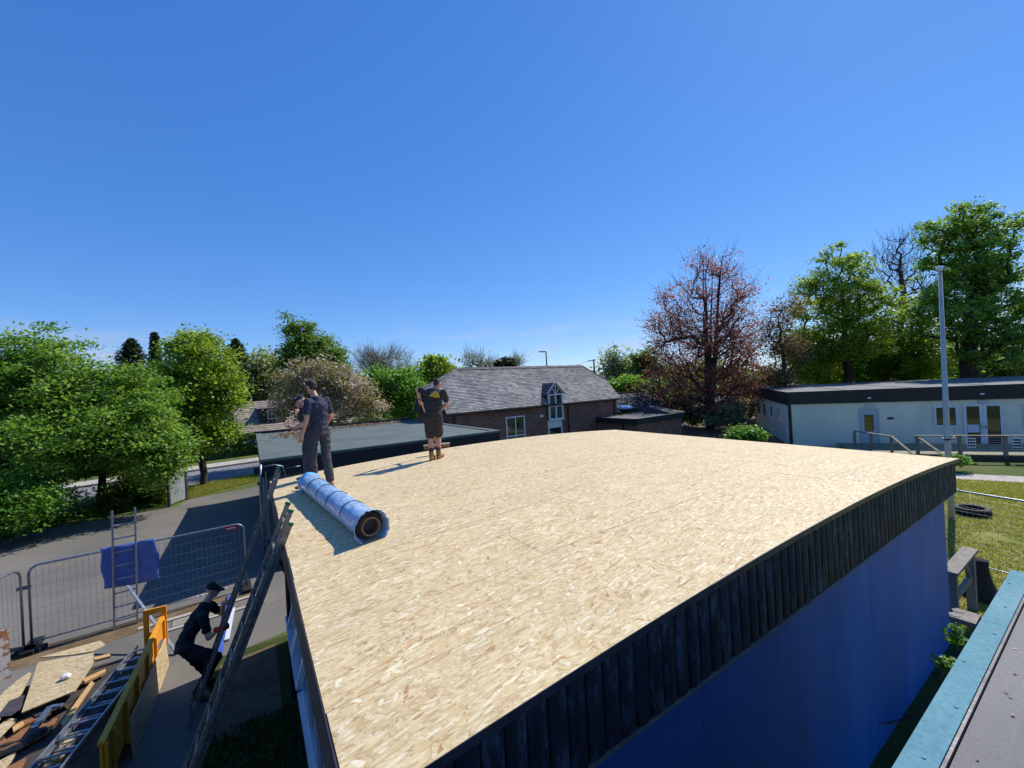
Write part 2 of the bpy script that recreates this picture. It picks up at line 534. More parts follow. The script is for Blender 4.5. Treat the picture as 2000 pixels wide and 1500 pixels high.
simple('plaster_peel', lin(176, 118, 72), lin(214, 206, 190), 5, 0.85, bump=0.4, lo=0.48, hi=0.52)
simple('paper', lin(222, 222, 226), lin(200, 200, 206), 8, 0.7)
simple('cardboard', lin(150, 118, 88), lin(122, 92, 66), 10, 0.85, bump=0.1)
simple('rubber', lin(20, 20, 21), lin(32, 32, 32), 8, 0.75, bump=0.3)
simple('pole_paint', lin(186, 190, 188), lin(156, 162, 162), 4, 0.5, stretch=(3, 3, 0.5))
simple('slate_dark', lin(62, 60, 64), lin(44, 42, 46), 5, 0.8, bump=0.4)
simple('ridge_tile', lin(84, 82, 88), lin(62, 60, 66), 7, 0.7, bump=0.3)
simple('stone', lin(150, 142, 128), lin(120, 112, 98), 6, 0.85, bump=0.4)
simple('render_dark', lin(70, 72, 74), lin(52, 54, 56), 2, 0.85, bump=0.2)
simple('render_white', lin(206, 202, 192), lin(188, 184, 172), 2, 0.8, bump=0.2)
simple('road_paint', lin(214, 214, 210), lin(176, 176, 172), 14, 0.7)
simple('sky_dome', lin(170, 190, 214), lin(196, 212, 230), 5, 0.15, bump=0.0)
simple('car_silver', lin(150, 158, 164), lin(136, 146, 152), 1, 0.25, 0.5, bump=0)
simple('car_red', lin(196, 30, 30), lin(170, 22, 24), 2, 0.25, bump=0)

def brick():
    t = NT('brick')
    tcn = t.n.new('ShaderNodeTexCoord')
    sx = t.n.new('ShaderNodeSeparateXYZ'); t.l.new(tcn.outputs['Object'], sx.inputs[0])
    ad = t.math('ADD', sx.outputs[0], sx.outputs[1])
    cb = t.n.new('ShaderNodeCombineXYZ'); t.l.new(ad, cb.inputs[0]); t.l.new(sx.outputs[2], cb.inputs[1])
    b = t.node('ShaderNodeTexBrick', Scale=1.0)
    b.inputs['Brick Width'].default_value, b.inputs['Row Height'].default_value = 0.225, 0.075
    b.inputs['Mortar Size'].default_value = 0.007
    b.inputs['Color1'].default_value, b.inputs['Color2'].default_value = lin(126, 82, 70), lin(94, 60, 54)
    b.inputs['Mortar'].default_value = lin(150, 136, 122)
    t.l.new(cb.outputs[0], b.inputs['Vector'])
    v = t.coords()
    c = t.mix(b.outputs['Color'], t.ramp(t.noise(v, 1.4, 5), [(0.3, (0.72, 0.7, 0.68, 1)), (0.7, (1.15, 1.12, 1.1, 1))]), 1.0, 'MULTIPLY')
    t.bump(b.outputs['Fac'], -0.5, 0.01)
    return t.set(c, 0.88, 0, 0.25)
brick()
def slate():
    t = NT('slate')
    v = t.coords((1, 1, 1), True)
    a = t.ramp(t.noise(t.coords(), 0.7, 7, 0.7), [(0.3, lin(116, 113, 112)), (0.5, lin(138, 135, 132)), (0.68, lin(160, 156, 150)), (0.8, lin(128, 124, 104))])
    w = t.n.new('ShaderNodeTexWhiteNoise'); w.noise_dimensions = '1D'
    at_ = t.n.new('ShaderNodeAttribute'); at_.attribute_name = 'tint'
    a = t.mix(a, t.ramp(at_.outputs['Fac'], [(0.0, (0.6, 0.6, 0.62, 1)), (0.5, (1.0, 1.0, 1.0, 1)), (1.0, (1.3, 1.28, 1.25, 1))]), 1.0, 'MULTIPLY')
    t.bump(t.noise(v, 40, 4), 0.4, 0.01)
    return t.set(a, 0.8, 0, 0.25)
slate()
def tiles():
    t = NT('roof_tile')
    a = t.ramp(t.noise(t.coords(), 1.2, 6, 0.7), [(0.3, lin(134, 122, 112)), (0.6, lin(160, 146, 132)), (0.8, lin(118, 108, 98))])
    at_ = t.n.new('ShaderNodeAttribute'); at_.attribute_name = 'tint'
    a = t.mix(a, t.ramp(at_.outputs['Fac'], [(0.0, (0.7, 0.7, 0.7, 1)), (1.0, (1.2, 1.2, 1.2, 1))]), 1.0, 'MULTIPLY')
    return t.set(a, 0.85, 0, 0.2)
tiles()
def glass():
    t = NT('window_glass')
    t.set((0.015, 0.018, 0.02, 1), 0.04, 0, 0.9)
    t.b.inputs['IOR'].default_value = 1.55
    return t.mat
glass()
def leafmat(name, stops, trans=0.5, tcol=None, rough=0.5):
    t = NT(name)
    at_ = t.n.new('ShaderNodeAttribute'); at_.attribute_name = 'tint'
    c = t.ramp(at_.outputs['Fac'], stops)
    t.set(c, rough, 0, 0.3)
    tr = t.n.new('ShaderNodeBsdfTranslucent')
    g = t.mix(c, tcol or (1.3, 1.22, 0.6, 1), 1.0, 'MULTIPLY')
    t.l.new(g, tr.inputs['Color'])
    ms = t.n.new('ShaderNodeMixShader'); ms.inputs[0].default_value = trans
    t.l.new(t.b.outputs[0], ms.inputs[1]); t.l.new(tr.outputs[0], ms.inputs[2])
    t.l.new(ms.outputs[0], t.out.inputs['Surface'])
    return t.mat
leafmat('leaf_sycamore', [(0, lin(78, 116, 44)), (0.5, lin(112, 150, 58)), (1, lin(158, 186, 92))])
leafmat('leaf_lime', [(0, lin(92, 124, 38)), (0.5, lin(130, 158, 52)), (1, lin(174, 194, 88))])
leafmat('leaf_dark', [(0, lin(30, 46, 28)), (0.6, lin(44, 62, 36)), (1, lin(62, 80, 46))], 0.2)
leafmat('leaf_mid', [(0, lin(66, 98, 42)), (0.5, lin(94, 126, 54)), (1, lin(134, 160, 78))])
leafmat('leaf_bush', [(0, lin(72, 116, 42)), (0.5, lin(100, 148, 56)), (1, lin(146, 184, 86))])
leafmat('leaf_copper', [(0, lin(112, 70, 64)), (0.5, lin(156, 104, 88)), (0.8, lin(184, 134, 104)), (1, lin(160, 144, 90))], 0.5, (1.35, 1.0, 0.85, 1))
leafmat('leaf_cherry', [(0, lin(112, 118, 62)), (0.4, lin(150, 146, 82)), (0.6, lin(170, 142, 104)), (0.78, lin(218, 196, 190)), (1, lin(238, 224, 226))], 0.4, (1.1, 1.1, 0.9, 1))
leafmat('leaf_willow', [(0, lin(114, 129, 80)), (0.5, lin(148, 160, 103)), (1, lin(186, 187, 132))], 0.4)
leafmat('leaf_orange', [(0, lin(112, 88, 54)), (0.5, lin(142, 110, 70)), (1, lin(140, 136, 74))], 0.35, (1.25, 1.1, 0.8, 1))
leafmat('leaf_pale', [(0, lin(120, 136, 104)), (0.5, lin(152, 164, 126)), (1, lin(184, 190, 154))], 0.35)
leafmat('leaf_ivy', [(0, lin(58, 96, 36)), (0.5, lin(88, 134, 46)), (1, lin(142, 182, 70))], 0.4)
leafmat('grass_blade', [(0, lin(104, 120, 42)), (0.5, lin(142, 148, 62)), (1, lin(178, 172, 104))], 0.45)
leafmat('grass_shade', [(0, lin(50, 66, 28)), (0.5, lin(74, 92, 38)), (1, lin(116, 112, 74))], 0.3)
leafmat('dead_leaf', [(0, lin(84, 58, 36)), (0.5, lin(128, 98, 66)), (1, lin(170, 152, 122))], 0.1, (1, 1, 1, 1))
leafmat('moss', [(0, lin(122, 82, 40)), (0.5, lin(150, 112, 56)), (1, lin(140, 138, 62))], 0.2, (1, 1, 1, 1))
leafmat('twig', [(0, lin(112, 98, 84)), (0.5, lin(140, 124, 106)), (1, lin(166, 150, 128))], 0.0)
leafmat('twig_dark', [(0, lin(70, 50, 50)), (1, lin(98, 74, 70))], 0.0)
simple('bark', lin(86, 76, 64), lin(56, 50, 44), 8, 0.9, bump=0.6, stretch=(4, 4, 0.7), dist=0.03)
simple('bark_dark', lin(58, 50, 46), lin(38, 34, 32), 8, 0.9, bump=0.6, stretch=(4, 4, 0.7), dist=0.03)
simple('bark_purple', lin(96, 82, 86), lin(70, 60, 64), 8, 0.9, bump=0.3)

def wrap_mat():
    t = NT('plastic_wrap')
    v = t.coords()
    wr = t.noise(t.coords((1, 1, 1)), 11, 5, 0.65)
    a = t.ramp(wr, [(0.3, lin(112, 160, 220)), (0.48, lin(158, 192, 230)), (0.64, lin(204, 218, 234)), (0.78, lin(226, 222, 214))])
    t.bump(t.noise(t.coords((3, 3, 3)), 6, 6, 0.7), 0.7, 0.03)
    t.b.inputs['Coat Weight'].default_value = 0.6
    t.b.inputs['Coat Roughness'].default_value = 0.12
    return t.set(a, 0.3, 0, 0.5)
wrap_mat()
def wrap_end():
    t = NT('plastic_end')
    v = t.coords()
    a = t.ramp(t.noise(v, 7, 5, 0.65), [(0.35, lin(40, 130, 216)), (0.5, lin(88, 168, 228)), (0.7, lin(196, 216, 232))])
    t.bump(t.noise(v, 16, 6, 0.7), 0.8, 0.03)
    t.b.inputs['Coat Weight'].default_value = 0.6
    return t.set(a, 0.3, 0, 0.5)
wrap_end()
simple('skin', lin(206, 158, 134), lin(190, 136, 114), 9, 0.55, bump=0.05)
simple('cloth_black', lin(38, 38, 42), lin(52, 52, 56), 12, 0.85, bump=0.3, fine=200, dist=0.004)
simple('cloth_work', lin(20, 21, 24), lin(28, 29, 32), 12, 0.9, bump=0.3, fine=200, dist=0.004)
simple('cloth_navy', lin(40, 46, 64), lin(54, 60, 78), 12, 0.85, bump=0.3, fine=200, dist=0.004)
simple('cloth_shorts', lin(48, 42, 42), lin(62, 54, 54), 12, 0.85, bump=0.3, fine=200, dist=0.004)
simple('cloth_grey', lin(54, 54, 58), lin(70, 70, 72), 12, 0.85, bump=0.3, fine=200, dist=0.004)
simple('boot_tan', lin(160, 116, 68), lin(124, 84, 48), 12, 0.75, bump=0.3)
simple('hair_brown', lin(62, 50, 42), lin(42, 34, 30), 40, 0.7, stretch=(1, 1, 0.2), bump=0.5)
simple('logo_yellow', lin(232, 206, 60), lin(216, 186, 50), 20, 0.7, bump=0)
simple('glove_red', lin(190, 52, 30), lin(160, 40, 26), 20, 0.8)
simple('cap_tan', lin(206, 164, 96), lin(186, 142, 80), 20, 0.8)
def ink_mat():
    t = NT('ink')
    t.set(lin(128, 120, 104), 0.8, 0, 0.2)
    tr = t.n.new('ShaderNodeBsdfTransparent')
    f = t.ramp(t.noise(t.coords(), 70, 4, 0.7), [(0.42, (0.0,) * 3), (0.62, (0.75,) * 3)])
    ms = t.n.new('ShaderNodeMixShader')
    t.l.new(f, ms.inputs[0]); t.l.new(tr.outputs[0], ms.inputs[1]); t.l.new(t.b.outputs[0], ms.inputs[2])
    t.l.new(ms.outputs[0], t.out.inputs['Surface'])
ink_mat()
simple('ink_unused', lin(150, 140, 118), lin(186, 170, 136), 60, 0.8, bump=0)
simple('sign_black', lin(30, 30, 34), lin(44, 44, 48), 8, 0.5)
simple('phone_black', lin(20, 20, 24), lin(28, 28, 32), 4, 0.2, bump=0)
simple('blue_bar', lin(60, 84, 168), lin(80, 104, 184), 6, 0.5)
MT = MATS
# ------------------------------------------------------------------ the ground and what is laid on it
def frame(o, ang):
    return Matrix.Translation(Vector(o)) @ Matrix.Rotation(ang, 4, 'Z')
def sheet(name, pts, z, mat, kind='structure', th=None):
    pts = [Vector((p[0], p[1], z)) for p in pts]
    ar = sum(pts[i].x * pts[(i + 1) % len(pts)].y - pts[(i + 1) % len(pts)].x * pts[i].y for i in range(len(pts)))
    if ar < 0: pts.reverse()
    b = MB()
    if th: b.slab(pts, th)
    else: b.add(pts, [tuple(range(len(pts)))])
    return b.build(name, MT[mat], kind=kind)
g = MB(); g.add([(-900, -300, 0), (900, -300, 0), (900, 1500, 0), (-900, 1500, 0)], [(0, 1, 2, 3)])
go = g.build('ground', MT['field'], kind='structure')

BANG = math.radians(32.8)
ZR = 3.05
DC0 = onz(706, 1553, ZR); DC0.z = 0
FB = frame(DC0, BANG)                        # x along the black fascia, y back along the ladder side
BL, BW = 9.38, 7.40
iFB = FB.inverted()
def crown(x):
    return 0.17 * (1 - ((x - BL / 2) / (BL / 2)) ** 2)

# yard tarmac left of the building, out through the gate
hk = [onz(-250, 1105), onz(0, 1055), onz(110, 1030), onz(215, 1012), onz(328, 992)]
sheet('tarmac_yard', [FB @ Vector((-14, -6, 0)), FB @ Vector((-1.05, -6, 0)), FB @ Vector((-1.05, 7.4, 0)), FB @ Vector((12, 10.2, 0)), FB @ Vector((12, 21, 0)), onz(512, 944), onz(372, 968), onz(352, 988)] + hk[::-1] + [onz(-600, 1180)], 0.004, 'asphalt_yard')
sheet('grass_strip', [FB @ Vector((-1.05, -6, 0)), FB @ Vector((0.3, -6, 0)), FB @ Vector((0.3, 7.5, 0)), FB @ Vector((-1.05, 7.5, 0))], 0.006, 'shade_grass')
# road beyond the trees
ka, kb = onz(113, 960), onz(498, 904)
rd = (kb - ka); rd.z = 0; rd.normalize()
rn = Vector((rd.y, -rd.x, 0))
if rn.dot(-ka) < 0: rn = -rn
def along(t, off): return ka + rd * t + rn * off
RW = 6.8
sheet('road', [along(-120, 0), along(160, 0), along(160, RW), along(-120, RW)], 0.008, 'asphalt_road')
sheet('far_pavement', [along(-120, -0.25), along(160, -0.25), along(160, -2.1), along(-120, -2.1)], 0.12, 'paving', th=0.12)
sheet('far_verge', [along(-120, -2.1), along(160, -2.1), along(160, -4.0), along(-120, -4.0)], 0.11, 'verge', th=0.11)
for nm, o0, o1 in (('far_kerb', -0.0, -0.25),):
    b = MB(); b.slab([along(-60, o1), along(-60, o0), along(90, o0), along(90, o1)], 0.0)
    b = MB(); b.hexa([along(-60, o1), along(-60, o0), along(90, o0), along(90, o1)], [q + Vector((0, 0, 0.13)) for q in (along(-60, o1), along(-60, o0), along(90, o0), along(90, o1))])
    b.build(nm, MT['concrete'], kind='structure')
for i in range(22):
    t = -40 + i * 6.0
    sheet('lane_marking', [along(t, RW / 2 - 0.06), along(t + 3.6, RW / 2 - 0.06), along(t + 3.6, RW / 2 + 0.06), along(t, RW / 2 + 0.06)], 0.012, 'road_paint')
sheet('near_verge', [along(-30, RW + 0.02), along(19.5, RW + 0.02), along(19.5, RW + 2.2), onz(366, 976), onz(328, 986), onz(215, 1006), onz(0, 1048), onz(-250, 1098)], 0.010, 'verge')
# dirt and old concrete kerb strips at the foot of the mesh fence
FL, FR = onz(63, 1268), onz(482, 1150)
fd = (FR - FL).normalized()
fn = Vector((fd.y, -fd.x, 0))
sheet('dirt_strip', [FL - fd * 3 + fn * 0.02, FR + fd * 0.2 + fn * 0.02, FR + fd * 0.2 + fn * 0.45, FL + fd * 1.2 + fn * 0.75, FL - fd * 3 + fn * 0.7], 0.008, 'dirt')
for o0, o1, a0 in ((0.50, 0.62, 1.6), (1.02, 1.12, 2.0)):
    b = MB()
    q = [FL + fd * a0 + fn * o1, FR + fd * 0.3 + fn * o1, FR + fd * 0.3 + fn * o0, FL + fd * a0 + fn * o0]
    b.hexa(q, [p + Vector((0, 0, 0.03)) for p in q])
    b.build('concrete_edging', MT['concrete'], kind='structure')
q = [FR - fd * 1.35 + fn * 0.66, FR - fd * 0.35 + fn * 0.66, FR - fd * 0.35 + fn * 0.98, FR - fd * 1.35 + fn * 0.98]
sheet('drain_cover', q, 0.022, 'stone', th=0.02)
sheet('soil_patch', [FB @ Vector((-1.0, 5.2, 0)), FB @ Vector((-0.1, 5.3, 0)), FB @ Vector((-0.1, 7.3, 0)), FB @ Vector((-0.95, 7.2, 0))], 0.010, 'dirt')
# right hand side: lawn, path
pa, pb = onz(1850, 926), onz(2000, 934)
lawn = [FB @ Vector((BL + 0.2, -3, 0)), FB @ Vector((BL + 0.2, 4.5, 0)), onz(1700, 917), onz(1850, 935), onz(2000, 943), onz(2300, 958), FB @ Vector((40, -16, 0)), FB @ Vector((BL + 6, -8, 0))]
sheet('lawn', lawn, 0.004, 'lawn')
sheet('path', [onz(1700, 909), onz(1850, 924), onz(2000, 931), onz(2400, 949), onz(2400, 962), onz(2000, 943), onz(1850, 935), onz(1700, 917)], 0.008, 'paving')
sheet('woodland_floor', [onz(1300, 862), onz(1560, 872), onz(1560, 790), onz(1300, 790)], 0.006, 'dirt')
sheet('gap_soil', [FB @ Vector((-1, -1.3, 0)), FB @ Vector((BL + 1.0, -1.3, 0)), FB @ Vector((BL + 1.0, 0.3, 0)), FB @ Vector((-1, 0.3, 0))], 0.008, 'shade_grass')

# ------------------------------------------------------------------ windows
def loc_on(fr, px, py, y=0.0):
    n = (fr.to_3x3() @ Vector((0, 1, 0)))
    p = fr @ Vector((0, y, 0))
    return fr.inverted() @ onplane(px, py, p, n)
def window(fr, x0, x1, z0, z1, parent, cols=1, rows=1, w=0.06, y=0.0, mat='white_upvc', name='window', sill=True, proud=0.05, glass='window_glass', split=None):
    b = MB(fr)
    yo, yi = y - proud, y - 0.004
    b.box(x0, x1, yo, yi, z0, z0 + w); b.box(x0, x1, yo, yi, z1 - w, z1)
    b.box(x0, x0 + w, yo, yi, z0 + w, z1 - w); b.box(x1 - w, x1, yo, yi, z0 + w, z1 - w)
    xs = [x0 + w + (x1 - x0 - 2 * w) * k / cols for k in range(cols + 1)]
    zs = [z0 + w + (z1 - z0 - 2 * w) * k / rows for k in range(rows + 1)]
    if split: zs = [z0 + w] + [z0 + (z1 - z0) * q for q in split] + [z1 - w]
    h = w * 0.45
    for q in xs[1:-1]: b.box(q - h, q + h, yo + 0.004, yi, z0 + w, z1 - w)
    for q in zs[1:-1]:
        for k in range(cols):
            b.box(xs[k] + (h if k else 0), xs[k + 1] - (h if k < cols - 1 else 0), yo + 0.008, yi, q - h, q + h)
    if sill: b.box(x0 - 0.04, x1 + 0.04, y - proud - 0.05, yi, z0 - 0.045, z0 - 0.002)
    o = b.build(name, MT[mat], parent)
    for i in range(cols):
        for j in range(len(zs) - 1):
            MB(fr).box(xs[i] + (h if i else 0), xs[i + 1] - (h if i < cols - 1 else 0), y - 0.018, y - 0.006, zs[j] + (h if j else 0), zs[j + 1] - (h if j < len(zs) - 2 else 0)).build('pane', MT[glass], o)
    return o

# ------------------------------------------------------------------ the building that is being re-roofed
bld = thing('flat_roofed_building', 'blue flat-roofed building with a bare strand board roof and black plank fascia', 'building', DC0, BANG)
FZ0 = 2.56                                   # bottom of the fascia
yrow, r = -0.055, 0
rng = random.Random(3)
while yrow < BW + 0.03:
    y1 = min(yrow + 0.6, BW + 0.05)
    x = -0.05 - [0, 1.25, 0.55, 1.8][r % 4]
    while x < BL + 0.05:
        xa, xb = max(x, -0.055), min(x + 2.4, BL + 0.055)
        if xb - xa > 0.12:
            n = max(2, int((xb - xa) / 0.4))
            b = MB(FB)
            dz = rng.uniform(0, 0.0025)
            vs, fs = [], []
            for i in range(n + 1):
                xx = xa + 0.001 + (xb - xa - 0.002) * i / n
                zt = ZR + crown(xx) + dz
                vs += [(xx, yrow + 0.001, zt), (xx, y1 - 0.001, zt), (xx, y1 - 0.001, zt - 0.018), (xx, yrow + 0.001, zt - 0.018)]
            for i in range(n):
                a, c = 4 * i, 4 * i + 4
                fs += [(a, c, c + 1, a + 1), (a + 1, c + 1, c + 2, a + 2), (a + 2, c + 2, c + 3, a + 3), (a + 3, c + 3, c, a)]
            fs += [(0, 1, 2, 3), (4 * n + 3, 4 * n + 2, 4 * n + 1, 4 * n)]
            b.add(vs, fs)
            b.build('roof_board', MT['osb'], bld)
        x += 2.4
    yrow += 0.6
    r += 1
# joists core below the boards so no light leaks through the joints
b = MB(FB)
vs, fs = [], []
for i in range(25):
    xx = 0.05 + (BL - 0.1) * i / 24
    zt = ZR + crown(xx) - 0.03
    vs += [(xx, 0.05, zt), (xx, BW - 0.05, zt), (xx, BW - 0.05, 2.6), (xx, 0.05, 2.6)]
for i in range(24):
    a, c = 4 * i, 4 * i + 4
    fs += [(a, c, c + 1, a + 1), (a + 1, c + 1, c + 2, a + 2), (a + 2, c + 2, c + 3, a + 3), (a + 3, c + 3, c, a)]
fs += [(0, 1, 2, 3), (99, 98, 97, 96)]
b.add(vs, fs).build('roof_core', MT['timber_dark'], bld)
# vertical black fascia planks, front and far end
pw = 0.1303
for side in ('front', 'right'):
    n = int((BL if side == 'front' else BW) / pw)
    for i in range(n):
        x0 = i * pw + rng.uniform(-0.001, 0.001)
        x1 = x0 + pw - 0.006
        prof = [(x0, 0.0), (x0 + 0.002, -0.012), (x0 + 0.014, -0.021), ((x0 + x1) / 2, -0.0235 - rng.uniform(0, 0.004)), (x1 - 0.014, -0.021), (x1 - 0.002, -0.012), (x1, 0.0)]
        zb = FZ0 + rng.uniform(-0.006, 0.006)
        vs = []
        for zz in (0, 1):
            for (xx, yy) in prof:
                if side == 'front': vs.append((xx, yy - 0.018, zb if zz == 0 else ZR + crown(xx) - 0.022))
                else: vs.append((BL + 0.018 - yy, xx, zb if zz == 0 else ZR - 0.022))
        m = len(prof)
        fs = [(k, k + 1, m + k + 1, m + k) for k in range(m - 1)] + [tuple(range(m - 1, -1, -1)), tuple(range(m, 2 * m)), (m - 1, 0, m, 2 * m - 1)]
        if side == 'front': fs = [f[::-1] for f in fs]
        MB(FB).add(vs, [f[::-1] for f in fs] if side == 'front' else fs).build('fascia_plank', MT['black_plank'], bld)
b = MB(FB); b.box(0, BL, -0.016, 0.05, FZ0 + 0.01, ZR - 0.03); b.box(BL - 0.05, BL + 0.016, 0.06, BW, FZ0 + 0.01, ZR - 0.03)
b.build('fascia_backing', MT['black_plastic'], bld)
# dark drip trim along the top in overlapping lengths
for i in range(4):
    xa, xb = i * 2.345, min((i + 1) * 2.345 + 0.05, BL + 0.055)
    b = MB(FB)
    for k in range(5):
        p, q = xa + (xb - xa) * k / 5, xa + (xb - xa) * (k + 1) / 5
        yo = -0.062 - 0.003 * (i % 2)
        b.hexa([(p, yo, ZR + crown(p) - 0.045), (q, yo, ZR + crown(q) - 0.045), (q, -0.057, ZR + crown(q) - 0.045), (p, -0.057, ZR + crown(p) - 0.045)],
               [(p, yo, ZR + crown(p) + 0.004), (q, yo, ZR + crown(q) + 0.004), (q, -0.057, ZR + crown(q) + 0.004), (p, -0.057, ZR + crown(p) + 0.004)])
    b.build('drip_trim', MT['dark_trim'], bld)
MB(FB).box(0, BL + 0.03, -0.046, 0.09, FZ0 - 0.028, FZ0 - 0.008).build('bead', MT['bead'], bld)
# walls
MB(FB).box(0.16, BL - 0.12, 0.16, BW - 0.12, 0, 2.58).build('wall_core', MT['timber_dark'], bld)
for i in range(8):
    x0 = 0.145 + i * (BL - 0.25) / 8
    MB(FB).box(x0 + 0.002, x0 + (BL - 0.25) / 8 - 0.002, 0.12, 0.15 - 0.001, 0.02, FZ0 - 0.03).build('wall_panel', MT['blue_wall'], bld)
for i in range(6):
    y0 = 0.16 + i * (BW - 0.3) / 6
    MB(FB).box(0.125, 0.155, y0 + 0.002, y0 + (BW - 0.3) / 6 - 0.002, 0.02, FZ0).build('wall_panel', MT['blue_wall'], bld)
    MB(FB).box(BL - 0.115, BL - 0.085, y0 + 0.002, y0 + (BW - 0.3) / 6 - 0.002, 0.02, FZ0).build('wall_panel', MT['blue_wall'], bld)
# left hand fascia: two plain brown boards, a slight overhang
for y0, y1 in ((-0.04, 3.7), (3.705, BW + 0.04)):
    MB(FB).box(-0.045, -0.02, y0, y1, FZ0 + 0.02, ZR - 0.022).build('fascia_board', MT['brown_fascia'], bld)
MB(FB).box(-0.018, 0.12, 0.0, BW, FZ0 + 0.04, FZ0 + 0.06).build('soffit', MT['white_upvc'], bld)
for y0, y1 in ((-0.05, 3.72), (3.68, BW + 0.05)):
    MB(FB).box(-0.064, -0.057, y0, y1, ZR - 0.045, ZR + 0.004).build('drip_trim', MT['dark_trim'], bld)
FBL = FB @ Matrix.Translation((0.125, 0, 0)) @ Matrix.Rotation(math.radians(-90), 4, 'Z')   # local x runs towards the camera end
for a, c in ((-6.1, -4.35), (-4.0, -1.95)):
    w_ = window(FBL, a, c, 1.0, 2.3, bld, cols=3, rows=1, split=[0.68], w=0.07, name='window')
# an opened top light standing out from the wall
for x0 in (-3.9, -3.27):
    b = MB(FBL)
    A0, A1 = Vector((x0, -0.06, 2.24)), Vector((x0 + 0.55, -0.06, 2.24))
    dn = Vector((0, -0.10, -0.36))
    b.bar(A0, A1, 0.05, 0.05); b.bar(A0 + dn, A1 + dn, 0.05, 0.05); b.bar(A0, A0 + dn, 0.05, 0.05); b.bar(A1, A1 + dn, 0.05, 0.05)
    b.build('window_sash', MT['white_upvc'], bld)
b = MB(FB)
gx = -0.09
b.box(-0.17, -0.068, 5.55, 5.78, 2.22, 2.5)
b.tube([(-0.11, 5.66, 2.3), (-0.05, 5.62, 2.1), (0.06, 5.5, 1.95), (0.06, 5.5, 0.05)], 0.038, 8)
b.build('downpipe', MT['black_plastic'], bld)

# faint print stamped on the boards
def lettering(text, size, fr, pos, ang, mat, parent, name='printed_lettering', ext=0.0, up=None, sx=1.0):
    cu = bpy.data.curves.new('txt', 'FONT')
    cu.body, cu.size, cu.extrude = text, size, ext
    cu.resolution_u = 2
    ob = bpy.data.objects.new('txt', cu)
    COL.objects.link(ob)
    dg = bpy.context.evaluated_depsgraph_get()
    me = bpy.data.meshes.new_from_object(ob.evaluated_get(dg))
    bpy.data.objects.remove(ob)
    L = fr @ Matrix.Translation(Vector(pos)) @ Matrix.Rotation(ang, 4, 'Z') @ (up or Matrix.Identity(4)) @ Matrix.Diagonal((sx, 1, 1, 1))
    me.transform(wm(parent).inverted() @ L)
    me.materials.clear(); me.materials.append(MT[mat])
    me.name = name
    o = bpy.data.objects.new(name, me)
    COL.objects.link(o)
    o.parent = parent
    return o
rt = random.Random(12)
for px, py, txt in ((700, 1296, 'OSB 1537 BEST'), (830, 1258, 'OSB/3 CONDITION AID'), (700, 1282, '2400 x 600 x 18'), (780, 1245, 'OSB'), (1020, 1180, 'OSB/3 BEST'), (1190, 1200, 'OSB CONDITION'), (1250, 1172, 'OSB/3'), (1110, 1025, 'OSB 1537 BEST'), (1210, 1040, 'OSB/3'), (1000, 1078, 'OSB/3 BEST'), (1380, 1010, 'OSB 1537'), (1480, 985, 'OSB/3'), (730, 1440, 'OSB/3 BEST')):
    p = iFB @ onz(px, py, ZR + 0.12)
    z = ZR + crown(p.x)
    p = iFB @ onz(px, py, z)
    tl = 0.62 / max(1, 1)
    z = max(ZR + crown(p.x), ZR + crown(p.x + 0.5)) + 0.0045
    slope = math.atan((crown(p.x + 0.5) - crown(p.x)) / 0.5)
    lettering(txt, rt.uniform(0.036, 0.05), FB, (p.x, p.y, ZR + crown(p.x) + 0.006), 0, 'ink', bld, up=Matrix.Rotation(-slope, 4, 'Y'), sx=1.25)

# ------------------------------------------------------------------ the roof the photographer stands on
o1, o2 = onz(1725, 1500, ZR), onz(1985, 1115, ZR)
pn = FB.to_3x3() @ Vector((0, 1, 0))
px0 = iFB @ o1
PY = (iFB @ o1).y * 0.5 + (iFB @ o2).y * 0.5
PX1 = (iFB @ o2).x
nb = thing('near_flat_roof_building', 'grey felt flat roof edged with a pale teal metal capping, nearest the camera', 'building', FB @ Vector((PX1 - 3, PY - 2, 0)), BANG)
MB(FB).box(-9, PX1 - 0.04, PY - 9, PY - 0.03, 0, ZR - 0.10).build('wall', MT['render_dark'], nb)
MB(FB).box(-9, PX1 - 0.03, PY - 9, PY - 0.115, ZR - 0.095, ZR - 0.03).build('roof_felt', MT['felt_near'], nb)
jx = (iFB @ onz(1935, 1215, ZR)).x
for xa, xb in ((-9, jx - 3.0), (jx - 2.997, jx - 0.003), (jx, PX1)):
    b = MB(FB)
    b.box(xa, xb, PY - 0.10, PY, ZR - 0.006, ZR)
    b.box(xa, xb, PY - 0.002, PY + 0.004, ZR - 0.14, ZR - 0.001)
    b.build('capping', MT['teal_cap'], nb)
MB(FB).box(PX1 - 0.10, PX1 + 0.003, PY - 9, PY - 0.102, ZR - 0.007, ZR - 0.001).build('capping', MT['teal_cap'], nb)
MB(FB).box(-9, PX1 - 0.1, PY - 0.112, PY - 0.1005, ZR - 0.05, ZR - 0.009).build('edge_trim', MT['dark_trim'], nb)
